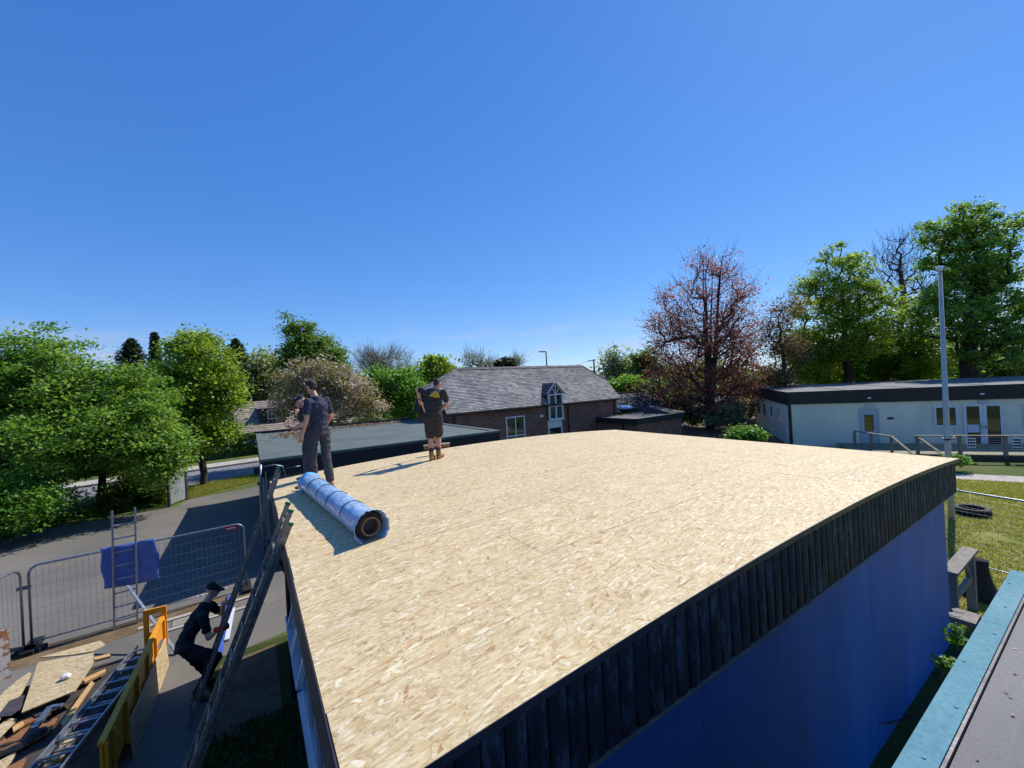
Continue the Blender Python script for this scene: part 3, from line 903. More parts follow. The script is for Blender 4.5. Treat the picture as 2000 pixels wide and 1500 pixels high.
# ------------------------------------------------------------------ green clad hut behind
GZ = 2.95
G1 = onz(510, 900, GZ); G1.z = 0
FG = frame(G1, BANG)
iFG = FG.inverted()
GL = (iFG @ onz(975, 842, GZ)).x
GD = (iFG @ onz(497, 848, GZ)).y
hut = thing('green_clad_hut', 'flat-roofed hut with dark green felt roof, black fascia and grey-green ribbed cladding', 'building', G1, BANG)
MB(FG).box(0, GL, 0, GD, GZ - 0.06, GZ).build('roof_felt', MT['felt_green'], hut)
MB(FG).box(0.5, GL - 0.5, GD - 2.2, GD - 1.19, GZ + 0.001, GZ + 0.007).build('felt_sheet', MT['felt_green'], hut)
for (x0, x1, y0, y1, m) in ((-0.03, GL + 0.03, -0.03, 0.22, 'felt_green'), (-0.03, 0.2, 0.222, GD + 0.03, 'felt_green'), (GL - 0.2, GL + 0.03, 0.222, GD + 0.03, 'felt_green')):
    MB(FG).box(x0, x1, y0, y1, GZ - 0.05, GZ + 0.035).build('roof_upstand', MT[m], hut, bevel=0.012)
MB(FG).box(-0.03, GL + 0.03, GD - 0.2, GD + 0.02, GZ - 0.05, GZ + 0.12).build('roof_upstand', MT['black_fascia'], hut)
for (x0, x1, y0, y1) in ((-0.01, GL + 0.01, -0.012, 0.02), (-0.012, 0.02, 0.03, GD), (GL - 0.02, GL + 0.012, 0.03, GD)):
    MB(FG).box(x0, x1, y0, y1, GZ - 0.46, GZ - 0.055).build('fascia', MT['black_fascia'], hut)
def ribbed(fr, x0, x1, y, z0, z1, pitch=0.15, dep=0.03):
    b = MB(fr)
    n = int((x1 - x0) / pitch)
    pr = []
    for i in range(n):
        a = x0 + i * pitch
        pr += [(a, y), (a + pitch * 0.45, y), (a + pitch * 0.55, y - dep), (a + pitch * 0.9, y - dep)]
    pr.append((x0 + n * pitch, y))
    vs = [(p[0], p[1], z) for z in (z0, z1) for p in pr]
    m = len(pr)
    b.add(vs, [(i, i + 1, m + i + 1, m + i) for i in range(m - 1)])
    return b
MB(FG).box(0.12, GL - 0.1, 0.12, GD - 0.1, 0, GZ - 0.07).build('wall_core', MT['green_clad'], hut)
k = 0.0
while k < GL - 0.2:
    e_ = min(1.05, GL - 0.1 - k)
    ribbed(FG, 0.1 + k, 0.1 + k + e_, 0.1, 0.05, GZ - 0.3).build('cladding_sheet', MT['green_clad'], hut)
    k += 1.05
FGL = FG @ Matrix.Translation((0.1, 0, 0)) @ Matrix.Rotation(math.radians(-90), 4, 'Z')
k = 0.0
while k < GD - 0.3:
    ribbed(FGL, -GD + 0.1 + k, -GD + 0.1 + k + 1.05, 0.0, 0.05, GZ - 0.3).build('cladding_sheet', MT['green_clad'], hut)
    k += 1.05
b = MB(FG); b.box(0.05, 0.17, 0.05, 0.17, 0.0, GZ - 0.46); b.build('corner_trim', MT['green_clad'], hut)
b = MB(FG)
b.tube([(-0.02, -0.06, GZ - 0.1), (-0.05, -0.09, GZ - 0.6), (-0.05, -0.09, 0.1)], 0.035, 8)
b.build('downpipe', MT['galv'], hut, smooth=True)
b = MB(FG)
b.tube([(0.05, -0.04, GZ - 0.16), (0.3, -0.06, GZ - 0.15), (0.5, -0.06, GZ - 0.22), (0.56, -0.05, GZ - 0.45), (0.56, 0.06, GZ - 1.4)], 0.022, 7)
b.tube([(0.5, -0.05, GZ - 0.3), (0.95, -0.08, GZ - 0.27)], 0.008, 5)
b.build('cable_conduit', MT['galv'], hut, smooth=True)
b = MB(FG); b.box(-0.18, -0.07, -0.12, -0.04, GZ - 0.34, GZ - 0.16); b.box(-0.12, -0.06, -0.13, -0.07, GZ - 0.62, GZ - 0.56)
b.build('cable_bracket', MT['black_plastic'], hut)

# ------------------------------------------------------------------ slate roofed brick house
EZ = HC - 1.30
E1, E2 = onz(872, 809, EZ), onz(1212, 777, EZ)
HA = math.atan2(E2.y - E1.y, E2.x - E1.x)
H0 = Vector((E1.x, E1.y, 0))
FH = frame(H0, HA)
iFH = FH.inverted()
HL = (E2 - E1).length
HWD = 2.3                                    # run from eave to ridge
rp = FH @ Vector((0, HWD, 0)); rnm = FH.to_3x3() @ Vector((0, 1, 0))
RZ = (onplane(1012, 718, rp, rnm)).z
RXa = (iFH @ onplane(890, 721, rp, rnm)).x
RXb = (iFH @ onplane(1136, 716, rp, rnm)).x
house = thing('brick_house', 'brown brick house with a long grey slate half-hipped roof and blue-white dormer', 'house', H0, HA)
slope = math.atan2(RZ - EZ, HWD)
SLN = math.hypot(RZ - EZ, HWD)
nrm = FH.to_3x3() @ Vector((0, -math.sin(slope), math.cos(slope)))
hl = iFH @ onplane(857, 762, FH @ Vector((0, 0, EZ)), nrm)
hr = iFH @ onplane(1182, 739, FH @ Vector((0, 0, EZ)), nrm)
TH = max(0.45, min(0.85, 0.5 * (hl.y + hr.y) / HWD))
def roof_ext(t):                             # x range of the front slope at fraction t of its height
    if t <= TH: return 0.0, HL
    q = (t - TH) / (1 - TH)
    return RXa * q, HL + (RXb - HL) * q
def rpt(x, t, up=0.0):
    return Vector((x, HWD * t - up * math.sin(slope), EZ + (RZ - EZ) * t + up * math.cos(slope)))
b = MB(FH)                                   # solid roof body under the slates
ya = 2 * HWD
pts = {'a': (0, 0, EZ), 'b': (HL, 0, EZ), 'c': (HL, TH * HWD, EZ + TH * (RZ - EZ)), 'd': (RXb, HWD, RZ), 'e': (RXa, HWD, RZ), 'f': (0, TH * HWD, EZ + TH * (RZ - EZ)),
       'g': (0, ya, EZ), 'h': (HL, ya, EZ), 'i': (HL, ya - TH * HWD, EZ + TH * (RZ - EZ)), 'j': (0, ya - TH * HWD, EZ + TH * (RZ - EZ))}
ks = list(pts)
ix = {k_: i for i, k_ in enumerate(ks)}
b.add([pts[k_] for k_ in ks], [tuple(ix[c] for c in s) for s in ('abcdef', 'hgjedi', 'cid', 'jfe', 'bhic', 'gafj', 'agh' + 'b')])
b.build('roof', MT['slate_dark'], house)
def slate_rows(fr, ext, ptf, rows, sw, mat, parent, name, seed, expo, near=None, th=0.014, holes=()):
    rg = np.random.RandomState(seed)
    V, Q, T, cand = [], [], [], []
    for j in range(rows):
        t0 = j / rows
        t1 = min(1.0, (j + 1.35) / rows)
        xa, xb = ext((t0 + min(t1, 1)) / 2)
        off = (j % 2) * sw / 2
        x = xa - off
        while x < xb:
            a, c = max(x, xa) + 0.004, min(x + sw, xb) - 0.004
            x += sw
            if c - a < 0.05: continue
            if any(h0 < (a + c) / 2 < h1 and g0 < t0 < g1 for h0, h1, g0, g1 in holes): continue
            lift = 0.02 + rg.uniform(0, 0.01)
            jit = rg.uniform(-0.006, 0.006)
            p = [ptf(a, t0, lift + th), ptf(c, t0, lift + th + jit), ptf(c, t1, 0.008), ptf(a, t1, 0.008), ptf(a, t0, lift), ptf(c, t0, lift + jit)]
            cand.append(([fr @ q for q in p], rg.rand()))
    cand_i = list(range(len(cand)))
    single = set()
    if near:
        cand_i.sort(key=lambda i: (cand[i][0][0] - CAM).length)
        single = set(cand_i[:near])
    for i, (p, tn) in enumerate(cand):
        if i in single:
            mb = MB(); mb.add(p, [(0, 1, 2, 3), (4, 5, 1, 0)])
            o = mb.build(name[:-1] if name.endswith('s') else name, MT[mat], parent)
            at_ = o.data.attributes.new('tint', 'FLOAT', 'FACE'); at_.data.foreach_set('value', [tn, tn])
        else:
            k_ = len(V)
            V += [tuple(q) for q in p]
            Q += [(k_, k_ + 1, k_ + 2, k_ + 3), (k_ + 4, k_ + 5, k_ + 1, k_)]
            T += [tn, tn]
    inv = wm(parent).inverted()
    A = np.array(V); Mi = np.array(inv)
    A = A @ Mi[:3, :3].T + Mi[:3, 3]
    o = link_mesh(name, fast_mesh(name, A, np.array(Q), MT[mat], np.array(T)), parent)
    o['kind'] = 'stuff'
    return o
DX = (iFH @ onplane(1086, 790, FH @ Vector((0, 0, 0)), rnm)).x
DW = 1.15
slate_rows(FH, roof_ext, rpt, 30, 0.27, 'slate', house, 'slates', 5, 0.15, near=300, holes=((DX - DW / 2 + 0.05, DX + DW / 2 - 0.05, -0.1, 0.33),))
def lhip_ext(t):
    q = t
    return TH * HWD + (HWD - TH * HWD) * q, ya - TH * HWD - (HWD - TH * HWD) * q
hs = math.atan2(RZ - (EZ + TH * (RZ - EZ)), RXa)
def lhip_pt(x, t, up=0.0):
    return Vector((RXa * t - up * math.sin(hs), x, EZ + TH * (RZ - EZ) + (RZ - EZ) * (1 - TH) * t + up * math.cos(hs)))
slate_rows(FH, lhip_ext, lambda x, t, up=0.0: lhip_pt(ya - x, t, up), 11, 0.27, 'slate', house, 'slates', 6, 0.15)
# ridge and hip tiles, each one a piece
def ridge_run(a, c, step=0.42):
    a, c = Vector(a), Vector(c)
    n = max(1, int((c - a).length / step))
    for i in range(n):
        p, q = a + (c - a) * (i / n), a + (c - a) * ((i + 0.97) / n)
        b = MB(FH)
        d = (q - p).normalized()
        s_ = d.cross(Vector((0, 0, 1))).normalized() * 0.13
        u_ = Vector((0, 0, 0.075 + 0.008 * (i % 2)))
        lo = Vector((0, 0, -0.05))
        b.hexa([p - s_ + lo, p + s_ + lo, q + s_ + lo, q - s_ + lo], [p - s_ * 0.3 + u_, p + s_ * 0.3 + u_, q + s_ * 0.3 + u_, q - s_ * 0.3 + u_])
        b.build('ridge_tile', MT['ridge_tile'], house)
ridge_run(pts['e'], pts['d'], 0.45)
ridge_run(pts['f'], pts['e'], 0.4)
ridge_run(pts['c'], pts['d'], 0.4)
# walls: front, gable ends
b = MB(FH)
wi = 0.22
b.box(wi, HL - wi, wi, ya - wi, -0.3, EZ - 0.02)
b.add([(wi, wi, EZ - 0.02), (wi, ya - wi, EZ - 0.02), (wi, ya - TH * HWD, EZ + TH * (RZ - EZ) - 0.12), (wi, TH * HWD, EZ + TH * (RZ - EZ) - 0.12)], [(0, 3, 2, 1)])
b.build('wall', MT['brick'], house)
b = MB(FH); b.box(-0.05, HL + 0.05, -0.1, 0.0, EZ - 0.11, EZ - 0.005); b.build('gutter', MT['black_plastic'], house, bevel=0.02)
for xx in (0.5, HL - 0.5, DX + 1.1):
    MB(FH).tube([(xx, -0.04, EZ - 0.08), (xx, 0.15, EZ - 0.35), (xx, 0.15, 0)], 0.04, 8).build('downpipe', MT['black_plastic'], house, smooth=True)
FHW = FH @ Matrix.Translation((0, wi, 0))
wa, wb = loc_on(FHW, 987, 815), loc_on(FHW, 1026, 858)
window(FHW, wa.x, wb.x, wb.z - 0.5, wa.z, house, cols=2, split=[0.42], w=0.07, name='window')
MB(FHW).box(wa.x - 0.1, wb.x + 0.1, -0.02, -0.003, wa.z + 0.02, wa.z + 0.24).build('brick_lintel', MT['brick'], house)
# dormer: glazed apex over tall casements
za = loc_on(FHW, 1096, 817).z
dz0, dz1 = za, EZ + 0.62
apex = loc_on(FHW, 1082, 750).z + 0.05
dr = FH
dorm = window(dr, DX - DW / 2, DX + DW / 2, dz0, dz1, house, cols=2, split=[0.52], w=0.08, y=0.1, name='dormer_window', proud=0.12)
b = MB(dr)
b.bar((DX - DW / 2 - 0.06, -0.02, dz1 + 0.02), (DX, -0.02, apex), 0.10, 0.09); b.bar((DX + DW / 2 + 0.06, -0.02, dz1 + 0.02), (DX, -0.02, apex), 0.10, 0.09)
for q in (-0.25, 0, 0.25): b.bar((DX + q * 0.25, 0.0, dz1 + 0.0), (DX + q, 0.0, dz1 + (apex - dz1) * (0.95 if q == 0 else 0.55)), 0.05, 0.05)
b.build('apex_frame', MT['white_upvc'], dorm)
b = MB(dr); b.add([(DX - DW / 2, 0.05, dz1), (DX + DW / 2, 0.05, dz1), (DX, 0.05, apex - 0.03)], [(0, 1, 2)]); b.build('apex_pane', MT['window_glass'], dorm)
b = MB(dr)
yb = HWD * 0.42
b.box(DX - DW / 2, DX + DW / 2, 0.11, yb * 0.8, EZ - 0.3, dz1)
b.build('dormer_cheek', MT['slate_dark'], house)
yr = HWD * (apex - EZ) / (RZ - EZ) + 0.3
b = MB(dr)
for sgn in (-1, 1):
    e0, e1 = DX + sgn * (DW / 2 + 0.12), DX
    nn = 6
    for j in range(nn):
        f0, f1 = j / nn, (j + 1.1) / nn
        A_ = [(e0 + (e1 - e0) * f0, -0.12, dz1 - 0.06 + (apex + 0.06 - dz1) * f0 + 0.05), (e0 + (e1 - e0) * f0, yr, dz1 - 0.06 + (apex + 0.06 - dz1) * f0 + 0.05),
              (e0 + (e1 - e0) * f1, yr, dz1 - 0.06 + (apex + 0.06 - dz1) * f1 + 0.02), (e0 + (e1 - e0) * f1, -0.12, dz1 - 0.06 + (apex + 0.06 - dz1) * f1 + 0.02)]
        if sgn > 0: A_ = A_[::-1]
        b.add(A_ + [tuple(Vector(q) - Vector((0, 0, 0.03))) for q in A_], [(3, 2, 1, 0), (4, 5, 6, 7), (0, 1, 5, 4), (1, 2, 6, 5), (2, 3, 7, 6), (3, 0, 4, 7)])
b.build('dormer_roof', MT['ridge_tile'], house)
d0 = loc_on(FHW, 1080, 846)
MB(FHW).box(DX - DW / 2, DX + DW / 2, -0.05, -0.004, dz0 - 0.42, dz0 - 0.05).build('apron_panel', MT['white_upvc'], house)
window(FHW, DX - DW / 2, DX + DW / 2, -0.2, dz0 - 0.43, house, cols=1, w=0.09, name='door', sill=False)
b = MB(FHW); b.box(DX - 1.2, DX - 1.0, -0.16, -0.003, EZ - 0.72, EZ - 0.58); b.build('security_lamp', MT['white_upvc'], house)

# flat roofed brick extension with a skylight dome
XZ = HC - 2.5
X0 = onz(1245, 820, XZ); X0.z = 0
X1 = iFH @ onz(1312, 806, XZ)
xo = iFH @ X0
FX = frame(X0, HA)
XL = X1.x - xo.x
XD = 0.2 - xo.y
exs = thing('brick_extension', 'low brown brick extension with mossy flat roof joined to the slate house', 'building', X0, HA)
MB(FX).box(0.14, XL - 0.14, 0.14, XD, -0.3, XZ - 0.28).build('wall', MT['brick'], exs)
MB(FX).box(0, XL, 0, XD, XZ - 0.05, XZ).build('roof_felt', MT['felt_moss'], exs)
for (x0, x1, y0, y1) in ((-0.02, XL + 0.02, -0.03, 0.05), (-0.03, 0.05, 0.052, XD), (XL - 0.05, XL + 0.03, 0.052, XD)):
    MB(FX).box(x0, x1, y0, y1, XZ - 0.3, XZ + 0.05).build('fascia', MT['black_fascia'], exs)
MB(FX).box(-0.05, XL + 0.05, -0.06, 0.06, XZ + 0.052, XZ + 0.075).build('edge_trim', MT['felt_green'], exs)
FXL = FX @ Matrix.Translation((0.14, 0, 0)) @ Matrix.Rotation(math.radians(-90), 4, 'Z')
ea, eb = loc_on(FXL, 1131, 824), loc_on(FXL, 1167, 841)
window(FXL, ea.x, eb.x, eb.z - 0.25, ea.z, exs, cols=3, rows=1, w=0.06)
MB(FX).tube([(-0.06, XD * 0.35, XZ - 0.1), (0.08, XD * 0.35, XZ - 0.4), (0.08, XD * 0.35, 0)], 0.04, 8).build('downpipe', MT['black_plastic'], exs, smooth=True)
sk = iFH @ onz(1219, 797, XZ + 0.2); skl = FX.inverted() @ (FH @ sk)
b = MB(FX); b.box(skl.x - 0.7, skl.x + 0.7, skl.y - 0.7, skl.y + 0.7, XZ + 0.001, XZ + 0.16); kb_ = b.build('skylight_kerb', MT['black_fascia'], exs)
b = MB(FX); b.lathe((skl.x, skl.y, XZ + 0.162), [(0.68, 0), (0.64, 0.1), (0.5, 0.2), (0.28, 0.27), (0.0, 0.3)], 24); b.build('skylight_dome', MT['sky_dome'], kb_, smooth=True)
b = MB(FX); b.box(XL - 0.15, XL - 0.05, 0.1, 0.139, XZ - 0.9, XZ - 0.72); b.build('sensor_lamp', MT['white_upvc'], exs)
# dark slate outbuilding behind it
o_l, o_r, o_k = at(1200, 766, 31), at(1275, 764, 34), at(1312, 800, 34.5)
OB0 = Vector((at(1195, 800, 31).x, 31, 0)); OB1 = Vector((at(1316, 800, 35).x, 35, 0))
OA = math.atan2(OB1.y - OB0.y, OB1.x - OB0.x)
FO = frame(OB0, OA)
OL = (OB1 - OB0).length
rz = 0.5 * (at(1215, 768, 32.5).z + at(1275, 765, 35).z)
ez = at(1250, 797, 33).z - 0.15
outb = thing('slate_outbuilding', 'small outbuilding with a dark mossy slate roof behind the brick extension', 'building', OB0, OA)
b = MB(FO); b.box(0.1, OL - 0.1, 0.1, 3.9, -0.2, ez); b.build('wall', MT['brick'], outb)
b = MB(FO)
b.add([(0, 0, ez), (OL, 0, ez), (OL - 1.6, 2, rz), (-0.5, 2, rz), (0, 4, ez), (OL, 4, ez)], [(0, 1, 2, 3), (5, 4, 3, 2), (1, 5, 2), (4, 0, 3), (0, 4, 5, 1)])
b.build('roof', MT['slate_dark'], outb)
slate_rows(FO, lambda t: (-0.45 * t, OL - 1.6 * t), lambda x, t, up=0.0: Vector((x, 2 * t - up * 0.5, ez + (rz - ez) * t + up * 0.8)), 14, 0.3, 'slate_dark', outb, 'slates', 8, 0.15)
for i in range(14):
    x0 = -0.5 + i * (OL - 1.1) / 14
    MB(FO).box(x0, x0 + (OL - 1.1) / 14 - 0.01, 1.88, 2.12, rz - 0.02, rz + 0.06).build('ridge_tile', MT['rust'], outb)
# dark timber shed beside the extension
sh0 = onz(1310, 812, XZ - 0.1); sh0.z = 0
FSH = frame(sh0, HA)
shed = thing('timber_shed', 'dark timber-clad shed end beside the brick extension', 'shed', sh0, HA)
for i in range(13):
    z0 = -0.25 + i * 0.19
    MB(FSH).hexa([(0, -0.02, z0), (1.35, -0.02, z0), (1.35, 2.0, z0), (0, 2.0, z0)], [(0, 0.0, z0 + 0.186), (1.35, 0.0, z0 + 0.186), (1.35, 2.0, z0 + 0.186), (0, 2.0, z0 + 0.186)]).build('board', MT['timber_dark'], shed)
b = MB(FSH); b.hexa([(-0.1, -0.12, XZ + 0.02), (1.45, -0.12, XZ + 0.02), (1.45, 2.1, XZ + 0.02), (-0.1, 2.1, XZ + 0.02)], [(-0.1, -0.12, XZ + 0.08), (1.45, -0.12, XZ + 0.08), (1.0, 2.1, XZ + 0.5), (0.3, 2.1, XZ + 0.5)]); b.build('roof', MT['slate_dark'], shed)

# ------------------------------------------------------------------ cream modular building on the right
MZ = 3.30
K0 = onz(1538, 767, MZ); K1 = onz(2000, 752, MZ)
MA = math.radians(-23.0)
K0.z = 0
FM = frame(K0, MA)
iFM = FM.inverted()
ML = 18.0
MD = 13.5
mod = thing('modular_building', 'long cream modular classroom with black fascia and grey flat roof', 'building', K0, MA)
MB(FM).box(0.05, ML, 0.05, MD, MZ - 0.04, MZ).build('roof_felt', MT['felt_grey'], mod)
for i in range(1, 6):
    MB(FM).box(i * 3.0 - 0.05, i * 3.0 + 0.05, 0.1, MD, MZ + 0.001, MZ + 0.02).build('roof_seam', MT['felt_grey'], mod)
fb = loc_on(FM, 1547, 790).z
for i in range(6):
    MB(FM).box(i * 3.0 + 0.002, i * 3.0 + 2.998, -0.04, 0.04, fb, MZ + 0.03).build('fascia_panel', MT['black_fascia'], mod)
for i in range(5):
    MB(FM).box(-0.04, 0.045, 0.05 + i * (MD - 0.05) / 5, 0.048 + (i + 1) * (MD - 0.05) / 5, fb - 0.05, MZ + 0.03).build('fascia_panel', MT['black_fascia'], mod)
MB(FM).box(0.1, ML, 0.09, MD - 0.05, 0.0, MZ - 0.05).build('wall_core', MT['cream_panel'], mod)
WY = 0.06
for i in range(15):
    MB(FM).box(0.16 + i * 1.2, 0.16 + (i + 1) * 1.2 - 0.004, WY, 0.085, 0.12, fb + 0.05).build('wall_panel', MT['cream_panel'], mod)
for i in range(10):
    MB(FM).box(0.06, 0.095, 0.16 + i * (MD - 0.3) / 10, 0.157 + (i + 1) * (MD - 0.3) / 10, 0.12, fb + 0.0).build('wall_panel', MT['cream_panel'], mod)
MB(FM).box(0.0, 0.13, 0.0, 0.13, 0.0, fb).build('corner_post', MT['black_fascia'], mod)
FMW = FM @ Matrix.Translation((0, WY, 0))
def mrect(x0, y0, x1, y1):
    a, c = loc_on(FMW, x0, y0), loc_on(FMW, x1, y1)
    return a.x, c.x, c.z, a.z
x0, x1, z0, z1 = mrect(1822, 793, 1872, 834)
window(FMW, x0, x1, z0, z1, mod, w=0.1, sill=False)
x0, x1, z0, z1 = mrect(1996, 789, 2050, 833)
window(FMW, x0, x1, z0, z1, mod, w=0.1, sill=False)
x0, x1, z0, z1 = mrect(1879, 789, 1963, 873)
xm = (x0 + x1) / 2
for a, c, hx in ((x0, xm - 0.004, 1), (xm + 0.004, x1, 0)):
    d = window(FMW, a, c, z0, z1, mod, w=0.13, name='double_door_leaf', sill=False)
    hh = c - 0.07 if hx else a + 0.07
    b = MB(FMW); b.box(hh - 0.012, hh + 0.012, -0.09, -0.052, z0 + 0.95, z0 + 1.15); b.box(hh - (0.12 if hx else 0.0), hh + (0.0 if hx else 0.12), -0.11, -0.091, z0 + 1.04, z0 + 1.065)
    b.build('handle', MT['galv'], d)
    if hx:
        b = MB(FMW); b.box(a + 0.16, a + 0.6, -0.026, -0.02, z0 + 0.75, z0 + 1.16); b.build('notice', MT['paper'], d)
x0, x1, z0, z1 = mrect(1678, 797, 1720, 882)
dd = MB(FMW); dd.box(x0, x0 + 0.07, -0.05, -0.003, z0, z1); dd.box(x1 - 0.07, x1, -0.05, -0.003, z0, z1); dd.box(x0 + 0.07, x1 - 0.07, -0.05, -0.003, z1 - 0.07, z1)
door = dd.build('door', MT['door_grey'], mod)
xw0, xw1 = x0 + 0.22 * (x1 - x0), x0 + 0.72 * (x1 - x0)
zw0, zw1 = z0 + 0.46 * (z1 - z0), z0 + 0.84 * (z1 - z0)
b = MB(FMW)
b.box(x0 + 0.075, x1 - 0.075, -0.035, -0.004, z0, zw0); b.box(x0 + 0.075, x1 - 0.075, -0.035, -0.004, zw1, z1 - 0.075)
b.box(x0 + 0.075, xw0, -0.035, -0.004, zw0, zw1); b.box(xw1, x1 - 0.075, -0.035, -0.004, zw0, zw1)
b.build('door_leaf', MT['door_grey'], door)
MB(FMW).box(xw0, xw1, -0.016, -0.005, zw0, zw1).build('pane', MT['window_glass'], door)
b = MB(FMW); b.box(x1 - 0.2, x1 - 0.17, -0.08, -0.036, z0 + 0.9, z0 + 1.1); b.box(x1 - 0.3, x1 - 0.18, -0.1, -0.081, z0 + 1.0, z0 + 1.025); b.build('handle', MT['galv'], door)
for (p0, p1, q0, q1) in ((1690, 1706, 790, 794), (1911, 1928, 782, 786)):
    x0, x1, z0, z1 = mrect(p0, q0, p1, q1)
    MB(FMW).box(x0, x1, -0.1, -0.003, z1 - 0.13, z1).build('door_lamp', MT['door_grey'], mod)
for pxl in ((1697, 777), (1917, 769)):
    q = loc_on(FM, *pxl, -0.04)
    b = MB(FM); b.box(q.x - 0.07, q.x + 0.07, -0.12, -0.042, q.z - 0.05, q.z + 0.03); b.build('flood_lamp', MT['paper'], mod)
q = loc_on(FMW, 1739, 817)
MB(FMW).box(q.x - 0.14, q.x + 0.14, -0.02, -0.003, q.z - 0.06, q.z + 0.06).build('name_plate', MT['sign_black'], mod)
FMS = FM @ Matrix.Translation((0.06, 0, 0)) @ Matrix.Rotation(math.radians(-90), 4, 'Z')
for (p0, q0, p1, q1) in ((1518, 796, 1528, 830), (1504, 790, 1511, 822), (1491, 786, 1498, 815), (1480, 784, 1486, 809), (1471, 781, 1475, 804)):
    a, c = loc_on(FMS, p0, q0), loc_on(FMS, p1, q1)
    xx = sorted((a.x, c.x))
    window(FMS, xx[0], max(xx[1], xx[0] + 0.62), c.z, a.z, mod, w=0.09, sill=False)

# ------------------------------------------------------------------ timber deck with railings in front of it
dk0 = iFM @ onz(1790, 900, 0.0)
DKZ = 0.30
DY0 = -3.4
deck = thing('timber_deck', 'weathered timber deck with wire railings in front of the cream building', 'deck', FM @ Vector((12, -1.7, 0)), MA)
rx = lambda px, py, y: (FM.inverted() @ onplane(px, py, FM @ Vector((0, y, 0)), FM.to_3x3() @ Vector((0, 1, 0))))
xl = rx(1790, 880, DY0).x
yy = DY0
while yy < -0.08:
    MB(FM).box(xl - 2.2, ML, yy, min(yy + 0.14, -0.05), DKZ - 0.03, DKZ).build('deck_board', MT['timber_deck'], deck)
    yy += 0.146
for i in range(2):
    MB(FM).box(xl, ML, DY0 - 0.045, DY0 - 0.015, 0.0 + i * 0.13 + 0.01, 0.12 + i * 0.13).build('skirt_board', MT['timber_dark'], deck)
RT = rx(1900, 850, DY0).z
MB(FM).box(xl - 0.05, ML, DY0 - 0.08, DY0 + 0.07, RT - 0.04, RT).build('top_rail', MT['timber_deck'], deck)
for pxx in (1793, 1876, 1965, 2060):
    xx = rx(pxx, 870, DY0).x
    MB(FM).box(xx - 0.06, xx + 0.06, DY0 - 0.012, DY0 + 0.1, 0, RT - 0.042).build('post', MT['timber_grey'], deck)
b = MB(FM)
for i in range(8):
    zz = DKZ + 0.02 + (RT - DKZ - 0.1) * i / 7.5
    b.box(xl, ML, DY0 + 0.035, DY0 + 0.043, zz, zz + 0.008)
b.build('railing_wire', MT['galv'], deck)
b = MB(FM); b.bar((xl + 0.02, DY0, RT - 0.02), (xl + 1.35 * 0.4, DY0 - 1.25, 0.36), 0.12, 0.05); b.build('stair_rail', MT['timber_deck'], deck)
b = MB(FM); b.box(xl + 0.42, xl + 0.52, DY0 - 1.2, DY0 - 1.1, 0, 0.42); b.build('post', MT['timber_grey'], deck)
xr = rx(1675, 860, -1.6).x
ramp = thing('entrance_rail', 'short sloping timber handrail by the grey door of the cream building', 'handrail', FM @ Vector((xr, -1.8, 0)), MA)
zt = rx(1675, 842, -1.2).z
for dx, dy in ((0, -1.2), (0.45, -2.0), (0.95, -2.9)):
    MB(FM).box(xr + dx - 0.05, xr + dx + 0.05, dy - 0.05, dy + 0.05, 0, zt - 0.04 + dy * 0.03 + 0.03).build('post', MT['timber_grey'], ramp)
b = MB(FM); b.bar((xr, -1.15, zt), (xr + 0.95, -2.95, zt - 0.05), 0.12, 0.05); b.bar((xr + 0.95, -2.95, zt - 0.05), (xr + 1.3, -4.1, zt - 0.75), 0.12, 0.05); b.build('hand_rail', MT['timber_deck'], ramp)
# drilled white panels tied to the railing
for pxx, lab in ((1896, 'white panel with cut-out shapes on the deck railing, nearer the flagpole'), (1985, 'white panel with cut-out shapes on the deck railing, at the right edge')):
    a, c = rx(pxx - 9, 855, DY0 - 0.05), rx(pxx + 9, 874, DY0 - 0.05)
    b = MB(FM)
    b.box(a.x, c.x, DY0 - 0.11, DY0 - 0.09, c.z, a.z, 0)
    for i in range(3):
        for j in range(3):
            cxh, czh = a.x + (c.x - a.x) * (0.2 + 0.3 * i), c.z + (a.z - c.z) * (0.2 + 0.3 * j)
            b.lathe((cxh, DY0 - 0.109, czh), [(0.05, 0), (0.05, 0.004)], 5 + (i + j) % 3, axis=(0, -1, 0), mi=1)
    b.build('cutout_panel', [MT['paper'], MT['black_plastic']], label=lab, cat='panel', group='cut-out panels on the deck railing')

# ------------------------------------------------------------------ flagpole
PYD = 12.0
fb0, ft0 = at(1852, 890, PYD), at(1836, 530, PYD)
pole = thing('flagpole', 'tall pale grey flagpole with a ball finial by the corner of the strand board roof', 'flagpole', (fb0.x, PYD, 0))
b = MB(); b.tube([(fb0.x, PYD, 0), (fb0.x, PYD, 2.6), (ft0.x, PYD, ft0.z)], [0.078, 0.07, 0.042], 14); b.build('mast', MT['pole_paint'], pole, smooth=True)
b = MB(); b.lathe((ft0.x, PYD, ft0.z), [(0.02, 0), (0.06, 0.03), (0.075, 0.075), (0.055, 0.125), (0.0, 0.15)], 14); b.build('finial', MT['paper'], pole, smooth=True)
q = at(1851, 856, PYD)
b = MB(); b.tube([(q.x + 0.12 * math.cos(a) + 0.02, PYD + 0.12 * math.sin(a), q.z + 0.04 * math.cos(a)) for a in [i * math.pi / 6 for i in range(12)]], 0.02, 6, closed=True); b.build('rope_ring', MT['black_plastic'], pole, smooth=True)

